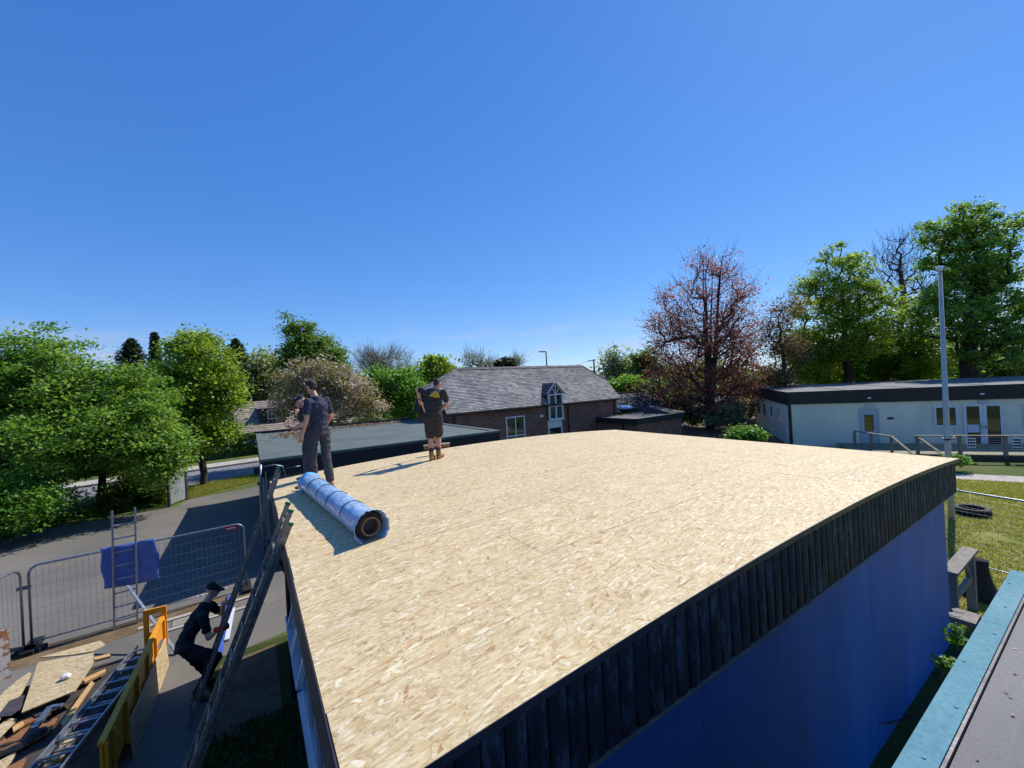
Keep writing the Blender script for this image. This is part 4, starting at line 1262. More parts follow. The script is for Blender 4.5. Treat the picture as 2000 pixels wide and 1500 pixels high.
# ------------------------------------------------------------------ bungalow across the road
BY = 40.0
b0, b1 = at(466, 852, BY), at(590, 846, BY + 5)
bA = math.atan2(rd.y, rd.x)
bo = Vector((b0.x, BY, 0))
FU = frame(bo, bA)
bung = thing('bungalow', 'bungalow with a brown tiled roof and small dormer across the road', 'house', bo, bA)
uez, urz = at(480, 848, BY).z, at(480, 785, BY + 3).z
ULn = 13.0
MB(FU).box(0.4, ULn - 0.4, 0.4, 7.6, 0, uez).build('wall', MT['render_white'], bung)
b = MB(FU); b.add([(0, 0, uez), (ULn, 0, uez), (ULn, 4, urz), (0, 4, urz), (0, 8, uez), (ULn, 8, uez)], [(0, 1, 2, 3), (5, 4, 3, 2), (1, 5, 2), (4, 0, 3), (0, 4, 5, 1)])
b.build('roof', MT['roof_tile'], bung)
us = math.atan2(urz - uez, 4)
slate_rows(FU, lambda t: (0, ULn), lambda x, t, up=0.0: Vector((x, 4 * t - up * math.sin(us), uez + (urz - uez) * t + up * math.cos(us))), 17, 0.36, 'roof_tile', bung, 'tiles', 9, 0.3, th=0.035)
dq = loc_on(frame(FU @ Vector((0, 1.2, 0)), bA), 540, 808)
b = MB(FU); b.box(dq.x - 1.6, dq.x + 0.8, 0.9, 3.4, dq.z - 0.75, dq.z + 0.65); dm = b.build('dormer', MT['slate_dark'], bung)
FUD = FU @ Matrix.Translation((0, 0.9, 0))
window(FUD, dq.x - 0.9, dq.x + 0.5, dq.z - 0.5, dq.z + 0.45, bung, cols=2, w=0.09, sill=False)
window(FU @ Matrix.Translation((0, 0.4, 0)), 1.2, 2.6, 0.9, uez - 0.25, bung, cols=2, w=0.08)
# lower garage wing
g0 = at(440, 862, BY - 1)
wing = thing('garage_wing', 'low white garage with tiled lean-to roof beside the bungalow', 'building', FU @ Vector((-4.5, 1, 0)), bA)
MB(FU).box(-4.8, -0.1, 1.2, 6.5, 0, uez - 0.2).build('wall', MT['render_white'], wing)
b = MB(FU); b.hexa([(-5.0, 0.8, uez - 0.25), (0, 0.8, uez - 0.25), (0, 6.7, uez + 0.9), (-5.0, 6.7, uez + 0.9)], [(-5.0, 0.8, uez - 0.15), (0, 0.8, uez - 0.15), (0, 6.7, uez + 1.0), (-5.0, 6.7, uez + 1.0)]); b.build('roof', MT['roof_tile'], wing)

# ------------------------------------------------------------------ street lamp and telegraph pole far behind the slate house
LY = 70.0
p0, p1 = at(1068, 716, LY), at(1064, 687, LY)
lamp = thing('street_lamp', 'thin grey street lamp rising behind the slate roof', 'street lamp', (p0.x, LY, 0))
MB().tube([(p0.x, LY, 0), (p0.x, LY, p1.z)], [0.16, 0.1], 8).build('post', MT['slate_dark'], lamp, smooth=True)
b = MB(); b.bar((p1.x + 0.15, LY, p1.z), (p1.x - 1.0, LY, p1.z + 0.05), 0.3, 0.16); b.build('lantern', MT['slate_dark'], lamp)
p0, p1 = at(1161, 726, LY), at(1158, 702, LY)
tp = thing('telegraph_pole', 'dark telegraph pole with crossarm right of the slate roof', 'pole', (p0.x, LY, 0))
MB().tube([(p0.x, LY, 0), (p0.x, LY, p1.z)], [0.2, 0.15], 8).build('post', MT['timber_dark'], tp, smooth=True)
b = MB(); b.bar((p1.x - 0.9, LY, p1.z - 0.25), (p1.x + 0.5, LY, p1.z - 0.1), 0.14, 0.14); b.build('crossarm', MT['timber_dark'], tp)
b = MB(); w0 = Vector((p1.x - 0.8, LY, p1.z - 0.2)); w1 = at(1060, 713, 60)
b.tube([w0 + (w1 - w0) * (i / 10) - Vector((0, 0, 0.6 * (1 - (2 * i / 10 - 1) ** 2))) for i in range(11)], 0.02, 4); b.build('overhead_wire', MT['timber_dark'], tp)
# ------------------------------------------------------------------ trees, hedges, shrubs
def leaf_quads(P, size, rg, up=0.5, aspect=1.0, droop=0.0):
    n = len(P)
    N = rg.normal(size=(n, 3)); N[:, 2] = np.abs(N[:, 2]) + up
    N /= np.linalg.norm(N, axis=1)[:, None]
    A = rg.normal(size=(n, 3)); A[:, 2] -= droop
    A -= (A * N).sum(1)[:, None] * N
    A /= np.linalg.norm(A, axis=1)[:, None] + 1e-9
    B = np.cross(N, A)
    s = size * rg.uniform(0.55, 1.3, n)[:, None]
    V = np.stack([P - A * s, P - B * s * 0.55 * aspect + A * s * 0.1, P + A * s, P + B * s * 0.55 * aspect + A * s * 0.1], 1).reshape(-1, 3)
    Q = np.arange(4 * n).reshape(n, 4)
    return V, Q
def sticks(P0, P1, R0, R1, n):
    """frusta from P0 to P1"""
    D = P1 - P0
    L = np.linalg.norm(D, axis=1)[:, None] + 1e-9
    D = D / L
    ref = np.where(np.abs(D[:, 2:3]) < 0.9, np.array([[0, 0, 1.0]]), np.array([[1.0, 0, 0]]))
    X = np.cross(D, ref); X /= np.linalg.norm(X, axis=1)[:, None]
    Y = np.cross(D, X)
    a = 2 * np.pi * np.arange(n) / n
    ring = X[:, None, :] * np.cos(a)[None, :, None] + Y[:, None, :] * np.sin(a)[None, :, None]
    V = np.concatenate([P0[:, None, :] + ring * R0[:, None, None], P1[:, None, :] + ring * R1[:, None, None]], 1)
    m = len(P0)
    j = np.arange(n)
    q = np.stack([j, (j + 1) % n, n + (j + 1) % n, n + j], 1)
    Q = (q[None] + (np.arange(m) * 2 * n)[:, None, None]).reshape(-1, 4)
    return V.reshape(-1, 3), Q
def lumpy(p, seed):
    return mnoise.noise(Vector((p[0] * 1.3 + seed, p[1] * 1.3, p[2] * 1.3)))
def tree(name, label, base, lobes, mat, leaf=0.15, n_tips=220, per_tip=55, clump=0.55, trunk_r=0.18, trunk_top=None, bark='bark', seed=1, stems=1, group='trees', flat=0.6, twig_r=0.012, up=0.5, shell=0.5, fork=0.3, aspect=1.0, droop=0.0, twigs=0, cat='tree', twig_mat='twig', spread=0.35, tint_lo=0.0, tint_hi=1.0):
    rg = np.random.RandomState(seed)
    base = np.array(base, float)
    # tips through the crown volume, denser towards its outside, with bites taken out of the outline
    vol = np.array([l[3] * l[4] * l[5] for l in lobes]); vol = vol / vol.sum()
    tips = []
    tries = 0
    while len(tips) < n_tips and tries < n_tips * 30:
        tries += 1
        l = lobes[rg.choice(len(lobes), p=vol)]
        d = rg.normal(size=3); d /= np.linalg.norm(d)
        r = rg.uniform(0, 1) ** shell
        p = np.array(l[:3]) + d * r * np.array(l[3:6])
        k = 1 + 0.35 * lumpy(d * 2.2 + r * 0.3, seed * 3.1)
        if r > k or p[2] < 0.4: continue
        tips.append(p)
    tips = np.array(tips)
    top = max(l[2] + l[5] for l in lobes)
    ttop = trunk_top if trunk_top else base[2] + (top - base[2]) * 0.72
    cxy = np.average(np.array([l[:2] for l in lobes]), axis=0, weights=vol)
    nodes, par = [], []
    for s in range(stems):
        off = np.array([rg.normal() * spread * (s > 0), rg.normal() * spread * (s > 0), 0])
        tgt = np.array([cxy[0], cxy[1], ttop]) + np.array([rg.normal() * 0.9, rg.normal() * 0.9, rg.uniform(-1, 0)]) * (stems > 1)
        prev = -1
        for i in range(10):
            t = i / 9
            w = rg.normal(size=3) * 0.05 * (i > 0) * (ttop * 0.12)
            p = base + off * min(1, 0.4 + t) + (tgt - base) * np.array([t ** 1.6, t ** 1.6, t]) + w * np.array([1, 1, 0])
            nodes.append(p); par.append(prev); prev = len(nodes) - 1
    axis_d = np.linalg.norm(tips[:, :2] - cxy, axis=1) + np.abs(tips[:, 2] - ttop * 0.6) * 0.3
    for ti in np.argsort(axis_d):
        tp = tips[ti]
        N = np.array(nodes)
        dv = tp - N
        dist = np.linalg.norm(dv, axis=1)
        pen = np.maximum(0, N[:, 2] - tp[2] + dist * fork) * 1.6
        low = np.maximum(0, (base[2] + (tp[2] - base[2]) * 0.25) - N[:, 2]) * 2
        k = int(np.argmin(dist + pen + low))
        a = N[k]
        L = dist[k]
        m = 3 if L > 0.7 else 2
        prev = k
        bow = np.array([rg.normal() * 0.07, rg.normal() * 0.07, -0.10]) * L
        for i in range(1, m + 1):
            t = i / m
            nodes.append(a + (tp - a) * t + bow * math.sin(math.pi * t)); par.append(prev); prev = len(nodes) - 1
    N = np.array(nodes); par = np.array(par)
    w = np.zeros(len(N))
    has = np.zeros(len(N), bool); has[par[par >= 0]] = True
    w[~has] = 1
    for i in range(len(N) - 1, -1, -1):
        if par[i] >= 0: w[par[i]] += w[i]
    wmax = max(w.max(), 1)
    R = np.maximum(twig_r, trunk_r / (stems ** 0.5) * (w / wmax * stems) ** 0.5)
    e = np.where(par >= 0)[0]
    V1, Q1 = [], []
    th = R[par[e]]
    off = 0
    for msk, ns in ((th >= 0.06, 8), ((th < 0.06) & (th >= 0.025), 5), (th < 0.025, 3)):
        ee = e[msk]
        if len(ee) == 0: continue
        r0 = np.minimum(R[par[ee]], R[ee] * 1.6)
        v, q = sticks(N[par[ee]], N[ee] + (N[ee] - N[par[ee]]) * 0.04, r0, R[ee], ns)
        V1.append(v); Q1.append(q + off); off += len(v)
    t = thing(name, label, cat, tuple(base), 0.0, group)
    V1 = np.concatenate(V1) - base; Q1 = np.concatenate(Q1)
    me = fast_mesh('trunk', V1, Q1, MT[bark])
    me.polygons.foreach_set('use_smooth', np.ones(len(Q1), bool))
    link_mesh('trunk', me, t)
    # foliage
    if twigs:
        k = rg.randint(0, len(tips), n_tips * twigs)
        P0 = tips[k] + rg.normal(size=(len(k), 3)) * clump * 0.25
        d = rg.normal(size=(len(k), 3)) + (tips[k] - np.array([cxy[0], cxy[1], base[2] + (top - base[2]) * 0.35])) * 0.25
        d[:, 2] += 0.5
        d /= np.linalg.norm(d, axis=1)[:, None]
        P1 = P0 + d * clump * rg.uniform(0.8, 2.0, len(k))[:, None]
        v, q = sticks(P0, P1, np.full(len(k), twig_r), np.full(len(k), twig_r * 0.5), 3)
        o = link_mesh('twigs', fast_mesh('twigs', v - base, q, MT[twig_mat if bark != 'bark_purple' else 'bark_purple'], rg.rand(len(q))), t)
    if per_tip:
        k = np.repeat(np.arange(len(tips)), rg.poisson(per_tip, len(tips)))
        sc = rg.uniform(0.6, 1.3, len(tips))
        P = tips[k] + rg.normal(size=(len(k), 3)) * (clump * sc[k])[:, None] * np.array([0.62, 0.62, 0.62 * flat])
        P[:, 2] -= droop * rg.uniform(0, 1, len(k)) * 0.6
        P = P[P[:, 2] > 0.15]
        v, q = leaf_quads(P, leaf, rg, up, aspect, droop)
        clt = rg.uniform(-0.18, 0.18, len(tips))
        tint = np.clip(rg.beta(2, 2, len(P)) * (tint_hi - tint_lo) + tint_lo + clt[k][:len(P)], 0, 1)
        link_mesh('crown', fast_mesh('crown', v - base, q, MT[mat], tint), t)
    return t
def lobe(px, py, w, h, Y, dY=0.0, dep=None):
    """ellipsoid whose outline covers w x h pixels at distance Y"""
    c = at(px, py, Y + dY)
    rx, rz_ = w / 2 * (Y + dY) / FPX, h / 2 * (Y + dY) / FPX
    return (c.x, c.y, c.z, rx, dep or rx * 0.85, rz_)
def basexy(px, Y):
    p = at(px, 780, Y)
    return (p.x, Y, 0)
GL_ = 'trees along the left verge'
tree('sycamore_tree', 'big spreading sycamore at the left edge overhanging the yard', basexy(10, 17.0),
     [lobe(60, 735, 250, 210, 17.0), lobe(-60, 800, 330, 260, 16.5), lobe(120, 850, 210, 200, 15.8), lobe(-40, 960, 260, 150, 15.5)], 'leaf_sycamore', 0.082, 520, 130, 0.52, 0.2, seed=11, flat=0.45, group=GL_)
tree('sycamore_tree', 'bushy sycamore with layered foliage above the mesh fence, left of the gate', basexy(186, 18.3),
     [lobe(225, 780, 190, 150, 18.0), lobe(290, 860, 150, 150, 17.4), lobe(190, 870, 170, 130, 18.2), lobe(318, 905, 90, 100, 17.4)], 'leaf_sycamore', 0.082, 360, 120, 0.5, 0.13, seed=12, flat=0.45, group=GL_)
tree('maple_tree', 'rounded maple with a straight trunk right behind the grey gate', onz(397, 948),
     [lobe(385, 730, 150, 160, 22.5), lobe(345, 800, 130, 110, 22.0), lobe(435, 775, 95, 85, 22.8), lobe(405, 845, 120, 80, 22.2), lobe(390, 668, 62, 60, 22.5)], 'leaf_lime', 0.095, 380, 110, 0.55, 0.17, seed=13, flat=0.5, group=GL_)
tree('understory_bush', 'dark leafy bush at the foot of the trees beside the gate', onz(285, 985), [lobe(285, 945, 95, 75, 19.0), lobe(240, 965, 70, 50, 18.5)], 'leaf_mid', 0.075, 120, 110, 0.4, 0.05, seed=14, group='bushes at the foot of the left trees', cat='bush', stems=3)
tree('understory_bush', 'dark leafy bush under the sycamore at the far left', onz(30, 1035), [lobe(20, 985, 170, 110, 14.2), lobe(-90, 990, 170, 140, 13.6)], 'leaf_ivy', 0.065, 190, 150, 0.42, 0.05, seed=15, group='bushes at the foot of the left trees', cat='bush', stems=3)
# conifers and the trees over the road
def conifer(name, label, px, Y, ytop, wpx, ybot, seed):
    rg = np.random.RandomState(seed)
    b = basexy(px, Y)
    base = np.array(b)
    top = at(px, ytop, Y).z
    rr = wpx / 2 * Y / FPX
    t = thing(name, label, 'tree', b, 0.0, 'dark conifers across the road')
    nb_ = 900
    zz = rg.uniform(0.12, 1.0, nb_) ** 0.8
    ang = rg.uniform(0, 6.283, nb_)
    ln = rr * (1.0 - zz) ** 0.62 * rg.uniform(0.35, 1.25, nb_) + 0.03
    P0 = np.stack([np.zeros(nb_), np.zeros(nb_), zz * top], 1)
    P1 = P0 + np.stack([np.cos(ang) * ln, np.sin(ang) * ln, ln * rg.uniform(0.05, 0.5, nb_)], 1)
    v, q = sticks(np.array([[0, 0, 0.0]]), np.array([[0, 0, top * 0.97]]), np.array([0.25]), np.array([0.04]), 8)
    link_mesh('trunk', fast_mesh('trunk', v, q, MT['bark_dark']), t)
    k = np.repeat(np.arange(nb_), 26)
    f = rg.uniform(0.35, 1.05, len(k))[:, None]
    P = P0[k] + (P1[k] - P0[k]) * f + rg.normal(size=(len(k), 3)) * 0.08
    v, q = leaf_quads(P, 0.17, rg, 0.3, 0.5)
    link_mesh('crown', fast_mesh('crown', v, q, MT['leaf_dark'], rg.rand(len(q))), t)
    return t
conifer('conifer_tree', 'dark conifer behind the trees, left of the maple', 262, 46, 664, 120, 800, 21)
conifer('conifer_tree', 'dark conifer behind the trees, just right of the maple', 466, 48, 664, 100, 800, 22)
conifer('conifer_tree', 'slim dark conifer close against the left side of the maple', 308, 40, 652, 44, 800, 23)
tree('weeping_tree', 'grey-green weeping tree behind the bungalow', basexy(512, 52), [lobe(515, 745, 110, 110, 52), lobe(480, 760, 60, 90, 50)], 'leaf_willow', 0.3, 170, 50, 1.2, 0.25, seed=24, group='trees beyond the road', droop=0.8, flat=1.2)
tree('tall_tree', 'tall green tree leaning in the wind behind the cherry tree', basexy(625, 40),
     [lobe(568, 640, 32, 56, 40), lobe(592, 660, 56, 70, 40), lobe(612, 696, 118, 86, 40), lobe(635, 740, 120, 90, 40), lobe(607, 632, 24, 34, 40), lobe(580, 735, 80, 70, 40)], 'leaf_mid', 0.15, 300, 110, 0.75, 0.22, seed=25, group='trees beyond the road', shell=0.42)
tree('cherry_tree', 'cherry tree with bronze leaves and pale pink blossom behind the green hut', basexy(645, 29),
     [lobe(600, 760, 120, 130, 29), lobe(680, 765, 130, 120, 29), lobe(640, 740, 120, 90, 29), lobe(560, 800, 60, 60, 29), lobe(725, 800, 60, 60, 29)], 'leaf_cherry', 0.09, 340, 95, 0.55, 0.16, seed=26, group='trees beyond the green hut', twig_r=0.015, up=0.2)
tree('round_bush_tree', 'bright green rounded tree left of the sweeping man', basexy(778, 33), [lobe(778, 765, 105, 95, 33), lobe(735, 745, 60, 60, 34), lobe(800, 800, 70, 60, 33)], 'leaf_bush', 0.12, 240, 110, 0.6, 0.15, seed=27, group='trees beyond the green hut')
tree('bare_tree', 'domed tree just coming into leaf above the round green tree', basexy(748, 55), [lobe(748, 720, 120, 75, 55), lobe(730, 705, 70, 50, 55)], 'leaf_pale', 0.1, 260, 10, 1.0, 0.3, seed=28, group='trees just coming into leaf', twigs=7, twig_r=0.016, bark='bark')
tree('green_tree', 'green tree peeping over the left end of the slate roof', basexy(855, 48), [lobe(852, 722, 70, 56, 48), lobe(828, 745, 60, 60, 47)], 'leaf_lime', 0.24, 130, 50, 0.8, 0.2, seed=29, group='trees behind the slate roof')
tree('bare_tree', 'sparse pale tree above the left half of the slate roof', basexy(930, 60), [lobe(925, 708, 46, 50, 60), lobe(952, 712, 40, 40, 60)], 'leaf_pale', 0.13, 100, 12, 0.9, 0.2, seed=30, group='trees just coming into leaf', twigs=5, twig_r=0.015)
tree('bare_tree', 'small sparse tree above the slate ridge near the street lamp', basexy(1010, 62), [lobe(1008, 708, 34, 28, 62)], 'leaf_pale', 0.13, 50, 10, 0.9, 0.15, seed=31, group='trees just coming into leaf', twigs=5, twig_r=0.015)
tree('dark_bush_tree', 'small dark evergreen poking over the slate ridge', basexy(982, 58), [lobe(984, 712, 36, 22, 58)], 'leaf_dark', 0.26, 60, 60, 0.6, 0.15, seed=32, group='trees behind the slate roof')
tree('birch_tree', 'pale feathery birch at the right end of the slate roof', basexy(1206, 50), [lobe(1200, 715, 52, 56, 50), lobe(1228, 725, 30, 48, 50)], 'leaf_pale', 0.2, 130, 32, 0.8, 0.15, seed=33, group='trees right of the slate house', droop=0.7, flat=1.3)
tree('green_tree', 'green tree between the pale birch and the copper beech', basexy(1255, 46), [lobe(1258, 705, 44, 56, 46), lobe(1262, 735, 60, 60, 46)], 'leaf_mid', 0.24, 120, 50, 0.8, 0.2, seed=34, group='trees right of the slate house')
tree('hedge_bush', 'green hedge right of the slate roof', basexy(1225, 42), [lobe(1215, 755, 90, 40, 42), lobe(1265, 765, 90, 50, 42)], 'leaf_bush', 0.2, 170, 55, 0.6, 0.08, seed=35, stems=3, group='trees right of the slate house', cat='hedge')
# copper beech
cbx = onz(1388, 836)
tree('copper_beech_tree', 'tall copper beech with purple-brown young leaves and several stems', cbx,
     [lobe(1385, 540, 110, 130, 35.5), lobe(1330, 610, 140, 130, 35.5), lobe(1430, 610, 120, 140, 35.5), lobe(1385, 680, 230, 130, 35.5), lobe(1290, 665, 100, 80, 35.5), lobe(1310, 740, 140, 130, 35), lobe(1450, 745, 150, 140, 35), lobe(1385, 770, 200, 110, 34.5)], 'leaf_copper', 0.098, 640, 44, 0.85, 0.42, trunk_top=15.0, bark='bark_dark', seed=36, stems=4, group='big trees on the right', twigs=4, twig_mat='twig_dark', twig_r=0.013, spread=0.45, shell=0.45, up=0.2, flat=0.7)
tree('young_oak_tree', 'small thin tree with orange-brown leaves between the beech and sycamore', basexy(1535, 33), [lobe(1540, 610, 60, 60, 33), lobe(1515, 660, 70, 90, 33), lobe(1560, 680, 50, 60, 33), lobe(1520, 740, 80, 60, 33)], 'leaf_orange', 0.1, 150, 40, 0.7, 0.18, bark='bark_dark', seed=37, group='big trees on the right', twigs=3, twig_mat='twig_dark', twig_r=0.013)
tree('sycamore_tree', 'open-crowned sycamore standing behind the left end of the cream building', basexy(1660, 38), [lobe(1640, 520, 90, 90, 38), lobe(1690, 520, 60, 80, 38), lobe(1625, 590, 160, 100, 38), lobe(1710, 600, 110, 90, 38), lobe(1650, 660, 190, 90, 38), lobe(1580, 560, 70, 50, 38)], 'leaf_lime', 0.13, 320, 90, 0.62, 0.36, bark='bark_dark', seed=38, group='big trees on the right', shell=0.4)
tree('bare_tree', 'leafless purplish tree between the two sycamores on the right', basexy(1765, 44), [lobe(1755, 505, 90, 110, 44), lobe(1775, 560, 80, 90, 44), lobe(1735, 560, 60, 80, 44)], 'leaf_pale', 0.12, 150, 0, 1.0, 0.3, bark='bark_purple', seed=39, group='big trees on the right', twigs=4, twig_r=0.014)
tree('sycamore_tree', 'tallest dense sycamore at the right edge above the cream building', basexy(1888, 33), [lobe(1870, 440, 130, 100, 33), lobe(1930, 470, 130, 120, 33), lobe(1880, 530, 190, 120, 33), lobe(1960, 570, 170, 140, 33), lobe(1850, 610, 180, 110, 32), lobe(1950, 670, 190, 120, 32), lobe(1830, 470, 70, 70, 33)], 'leaf_sycamore', 0.13, 440, 100, 0.56, 0.55, bark='bark_dark', seed=40, group='big trees on the right', shell=0.42)
for i, (px, py, w, h, Y, lab) in enumerate(((1575, 690, 110, 110, 40, 'leafy sapling behind the left end of the cream building'), (1640, 715, 130, 90, 43, 'leafy sapling below the open-crowned sycamore'), (1720, 690, 130, 120, 42, 'leafy sapling below the leafless purplish tree'), (1795, 680, 130, 150, 40, 'tall leafy sapling left of the flagpole'), (1870, 710, 140, 80, 44, 'leafy sapling behind the flagpole'), (1960, 720, 150, 90, 42, 'leafy sapling behind the cream building at the right edge'))):
    tree('sapling_tree', lab, basexy(px, Y), [lobe(px, py, w, h, Y), lobe(px + 20, py + 40, w, h * 0.7, Y)], ('leaf_lime', 'leaf_bush', 'leaf_mid')[i % 3], 0.13, 190, 90, 0.7, 0.12, bark='bark_dark', seed=50 + i, group='saplings behind the cream building')
# shrubs by the beech
tree('shrub', 'light green shrub in front of the copper beech by the cream building', basexy(1457, 24.5), [lobe(1457, 850, 68, 30, 24.5)], 'leaf_bush', 0.09, 150, 45, 0.3, 0.03, seed=60, stems=4, group='shrubs by the beech', cat='shrub')
tree('shrub', 'grey-green shrub behind the garden table', basexy(1435, 33), [lobe(1430, 805, 50, 50, 33), lobe(1405, 820, 60, 50, 34)], 'leaf_pale', 0.14, 100, 45, 0.5, 0.04, seed=61, stems=3, group='shrubs by the beech', cat='shrub')
tree('shrub', 'dark green shrub beside the end windows of the cream building', basexy(1462, 38), [lobe(1455, 800, 50, 60, 38), lobe(1480, 770, 50, 70, 40)], 'leaf_mid', 0.16, 110, 45, 0.5, 0.04, seed=62, stems=3, group='shrubs by the beech', cat='shrub')
tree('shrub', 'shadowed shrub left of the copper beech trunk', basexy(1355, 36), [lobe(1350, 815, 60, 40, 36), lobe(1330, 790, 70, 50, 38)], 'leaf_mid', 0.16, 110, 45, 0.5, 0.04, seed=63, stems=3, group='shrubs by the beech', cat='shrub')
# far hedges: clipped across the road, and the distant treeline
def foliage_box(name, label, cat, a, c, width, h, mat, leaf, dens, seed, group=None, kind=None, z0=0.0):
    rg = np.random.RandomState(seed)
    a, c = np.array(a, float), np.array(c, float)
    L = np.linalg.norm(c - a)
    n = int(L * h * dens)
    d = (c - a) / L
    nn = np.array([d[1], -d[0], 0])
    t = rg.rand(n)
    # most leaves lie near the faces
    f = rg.rand(n)
    y = np.where(rg.rand(n) < 0.7, np.sign(rg.rand(n) - 0.5) * (0.5 - np.abs(rg.normal(size=n)) * 0.08), rg.uniform(-0.5, 0.5, n))
    z = np.where(rg.rand(n) < 0.3, 1 - np.abs(rg.normal(size=n)) * 0.06, rg.rand(n))
    wav = 1 + 0.08 * np.sin(t * L * 1.7 + seed) + 0.06 * np.sin(t * L * 4.1)
    P = a + (c - a) * t[:, None] + nn * (y * width)[:, None] + np.array([0, 0, 1]) * (z0 + z * h * wav)[:, None]
    v, q = leaf_quads(P, leaf, rg, 0.3)
    mid = (a + c) / 2
    o = thing(name, label, cat, tuple(mid), 0.0, group)
    link_mesh('foliage', fast_mesh('foliage', v - mid, q, MT[mat], rg.beta(2, 2, n)), o)
    P0 = a + (c - a) * rg.rand(60)[:, None] + nn * rg.uniform(-0.3, 0.3, 60)[:, None] * width
    v, q = sticks(P0, P0 + np.array([0, 0, h * 0.8]) + rg.normal(size=(60, 3)) * 0.15, np.full(60, 0.03), np.full(60, 0.012), 4)
    link_mesh('stems', fast_mesh('stems', v - mid, q, MT['bark_dark']), o)
    return o
h0, h1 = along(16, -5.0), along(36, -5.0)
foliage_box('hedge', 'clipped dark green hedge on the far side of the road', 'hedge', h0, h1, 1.3, 2.0, 'leaf_mid', 0.14, 420, 70)
foliage_box('hedge', 'lower hedge seen through the left trees across the road', 'hedge', along(-8, -5.5), along(14, -5.5), 1.3, 1.6, 'leaf_mid', 0.15, 300, 71)
# a wood on the skyline
rg = np.random.RandomState(80)
vs_, ts_ = [], []
for i in range(150):
    px = rg.uniform(-500, 2600)
    Y = rg.uniform(85, 140)
    p = at(px, 780, Y)
    hgt = rg.uniform(5, 8.5)
    n = 260
    P = np.array([p.x, Y, hgt * 0.5]) + rg.normal(size=(n, 3)) * np.array([3.2, 2.6, hgt * 0.24])
    P = P[(P[:, 2] > 0.2)]
    vs_.append(P)
P = np.concatenate(vs_)
v, q = leaf_quads(P, 0.75, rg, 0.4)
o = link_mesh('distant_wood', fast_mesh('distant_wood', v, q, MT['leaf_mid'], rg.rand(len(q))))
tag(o, 'distant belt of trees along the skyline', 'wood', kind='stuff')
# ivy and ground cover on the bank left of the drive
rg = np.random.RandomState(81)
poly0 = [onz(-200, 1085), onz(0, 1044), onz(110, 1022), onz(215, 1004), onz(326, 986)]
P = []
for i in range(len(poly0) - 1):
    a, c = np.array(poly0[i]), np.array(poly0[i + 1])
    n = int(np.linalg.norm(c - a) * 900)
    t = rg.rand(n)[:, None]
    back = rg.rand(n) ** 1.2 * 3.2
    d = (c - a) / np.linalg.norm(c - a)
    nn = np.array([-d[1], d[0], 0])
    q_ = a + (c - a) * t + nn * back[:, None]
    q_[:, 2] = np.abs(rg.normal(size=n)) * (0.08 + 0.16 * np.minimum(back, 2)) + 0.02
    P.append(q_)
P = np.concatenate(P)
v, q = leaf_quads(P, 0.085, rg, 0.9)
o = link_mesh('ground_cover', fast_mesh('ground_cover', v, q, MT['leaf_ivy'], rg.beta(2, 2, len(q))))
tag(o, 'ivy and weeds covering the bank beside the drive', 'ground cover', kind='stuff')
# grass
def grass(name, label, poly, n, mat, hgt, seed, keep=None):
    rg = np.random.RandomState(seed)
    A = np.array([p[:2] for p in poly])
    lo, hi = A.min(0), A.max(0)
    pts_ = rg.uniform(lo, hi, (n * 3, 2))
    ins = np.zeros(len(pts_), bool)
    j = len(A) - 1
    for i in range(len(A)):
        c1 = (A[i, 1] > pts_[:, 1]) != (A[j, 1] > pts_[:, 1])
        xx = (A[j, 0] - A[i, 0]) * (pts_[:, 1] - A[i, 1]) / (A[j, 1] - A[i, 1] + 1e-12) + A[i, 0]
        ins ^= c1 & (pts_[:, 0] < xx)
        j = i
    pts_ = pts_[ins][:n]
    if keep is not None:
        pts_ = np.array([p for p in pts_ if keep(p)])
    m = len(pts_)
    B = np.concatenate([pts_, np.full((m, 1), 0.005)], 1)
    a = rg.uniform(0, 6.283, m)
    w_ = np.stack([np.cos(a), np.sin(a), np.zeros(m)], 1) * rg.uniform(0.006, 0.014, m)[:, None] * hgt / 0.05
    tip = np.stack([rg.normal(size=m) * 0.5, rg.normal(size=m) * 0.5, np.ones(m)], 1) * (hgt * rg.uniform(0.4, 1.3, m))[:, None]
    V = np.stack([B - w_, B + w_, B + tip], 1).reshape(-1, 3)
    o = link_mesh(name, fast_mesh(name, V, np.arange(3 * m).reshape(m, 3), MT[mat], rg.beta(2, 2, m)))
    return tag(o, label, 'grass', kind='stuff')
near_lawn = [FB @ Vector((BL + 0.2, -2.5, 0)), FB @ Vector((BL + 0.2, 2.5, 0)), onz(1850, 935), onz(2000, 943), onz(2040, 1010), onz(2020, 1130)]
grass('lawn_grass', 'short worn grass of the playing lawn', near_lawn, 52000, 'grass_blade', 0.05, 90, keep=lambda p: mnoise.noise(Vector((p[0] * 0.9, p[1] * 0.9, 3))) + 0.6 * mnoise.noise(Vector((p[0] * 3, p[1] * 3, 1))) < 0.15 + random.random() * 0.5)
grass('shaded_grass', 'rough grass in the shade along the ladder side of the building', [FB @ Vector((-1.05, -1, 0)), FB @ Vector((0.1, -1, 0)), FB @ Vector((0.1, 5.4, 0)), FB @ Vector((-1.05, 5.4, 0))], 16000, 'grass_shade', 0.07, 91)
grass('verge_grass', 'grass along the edge of the drive by the gate', [onz(366, 976), onz(328, 986), onz(300, 992), onz(340, 955), onz(505, 926), onz(505, 941), onz(430, 958)], 26000, 'grass_blade', 0.09, 92)
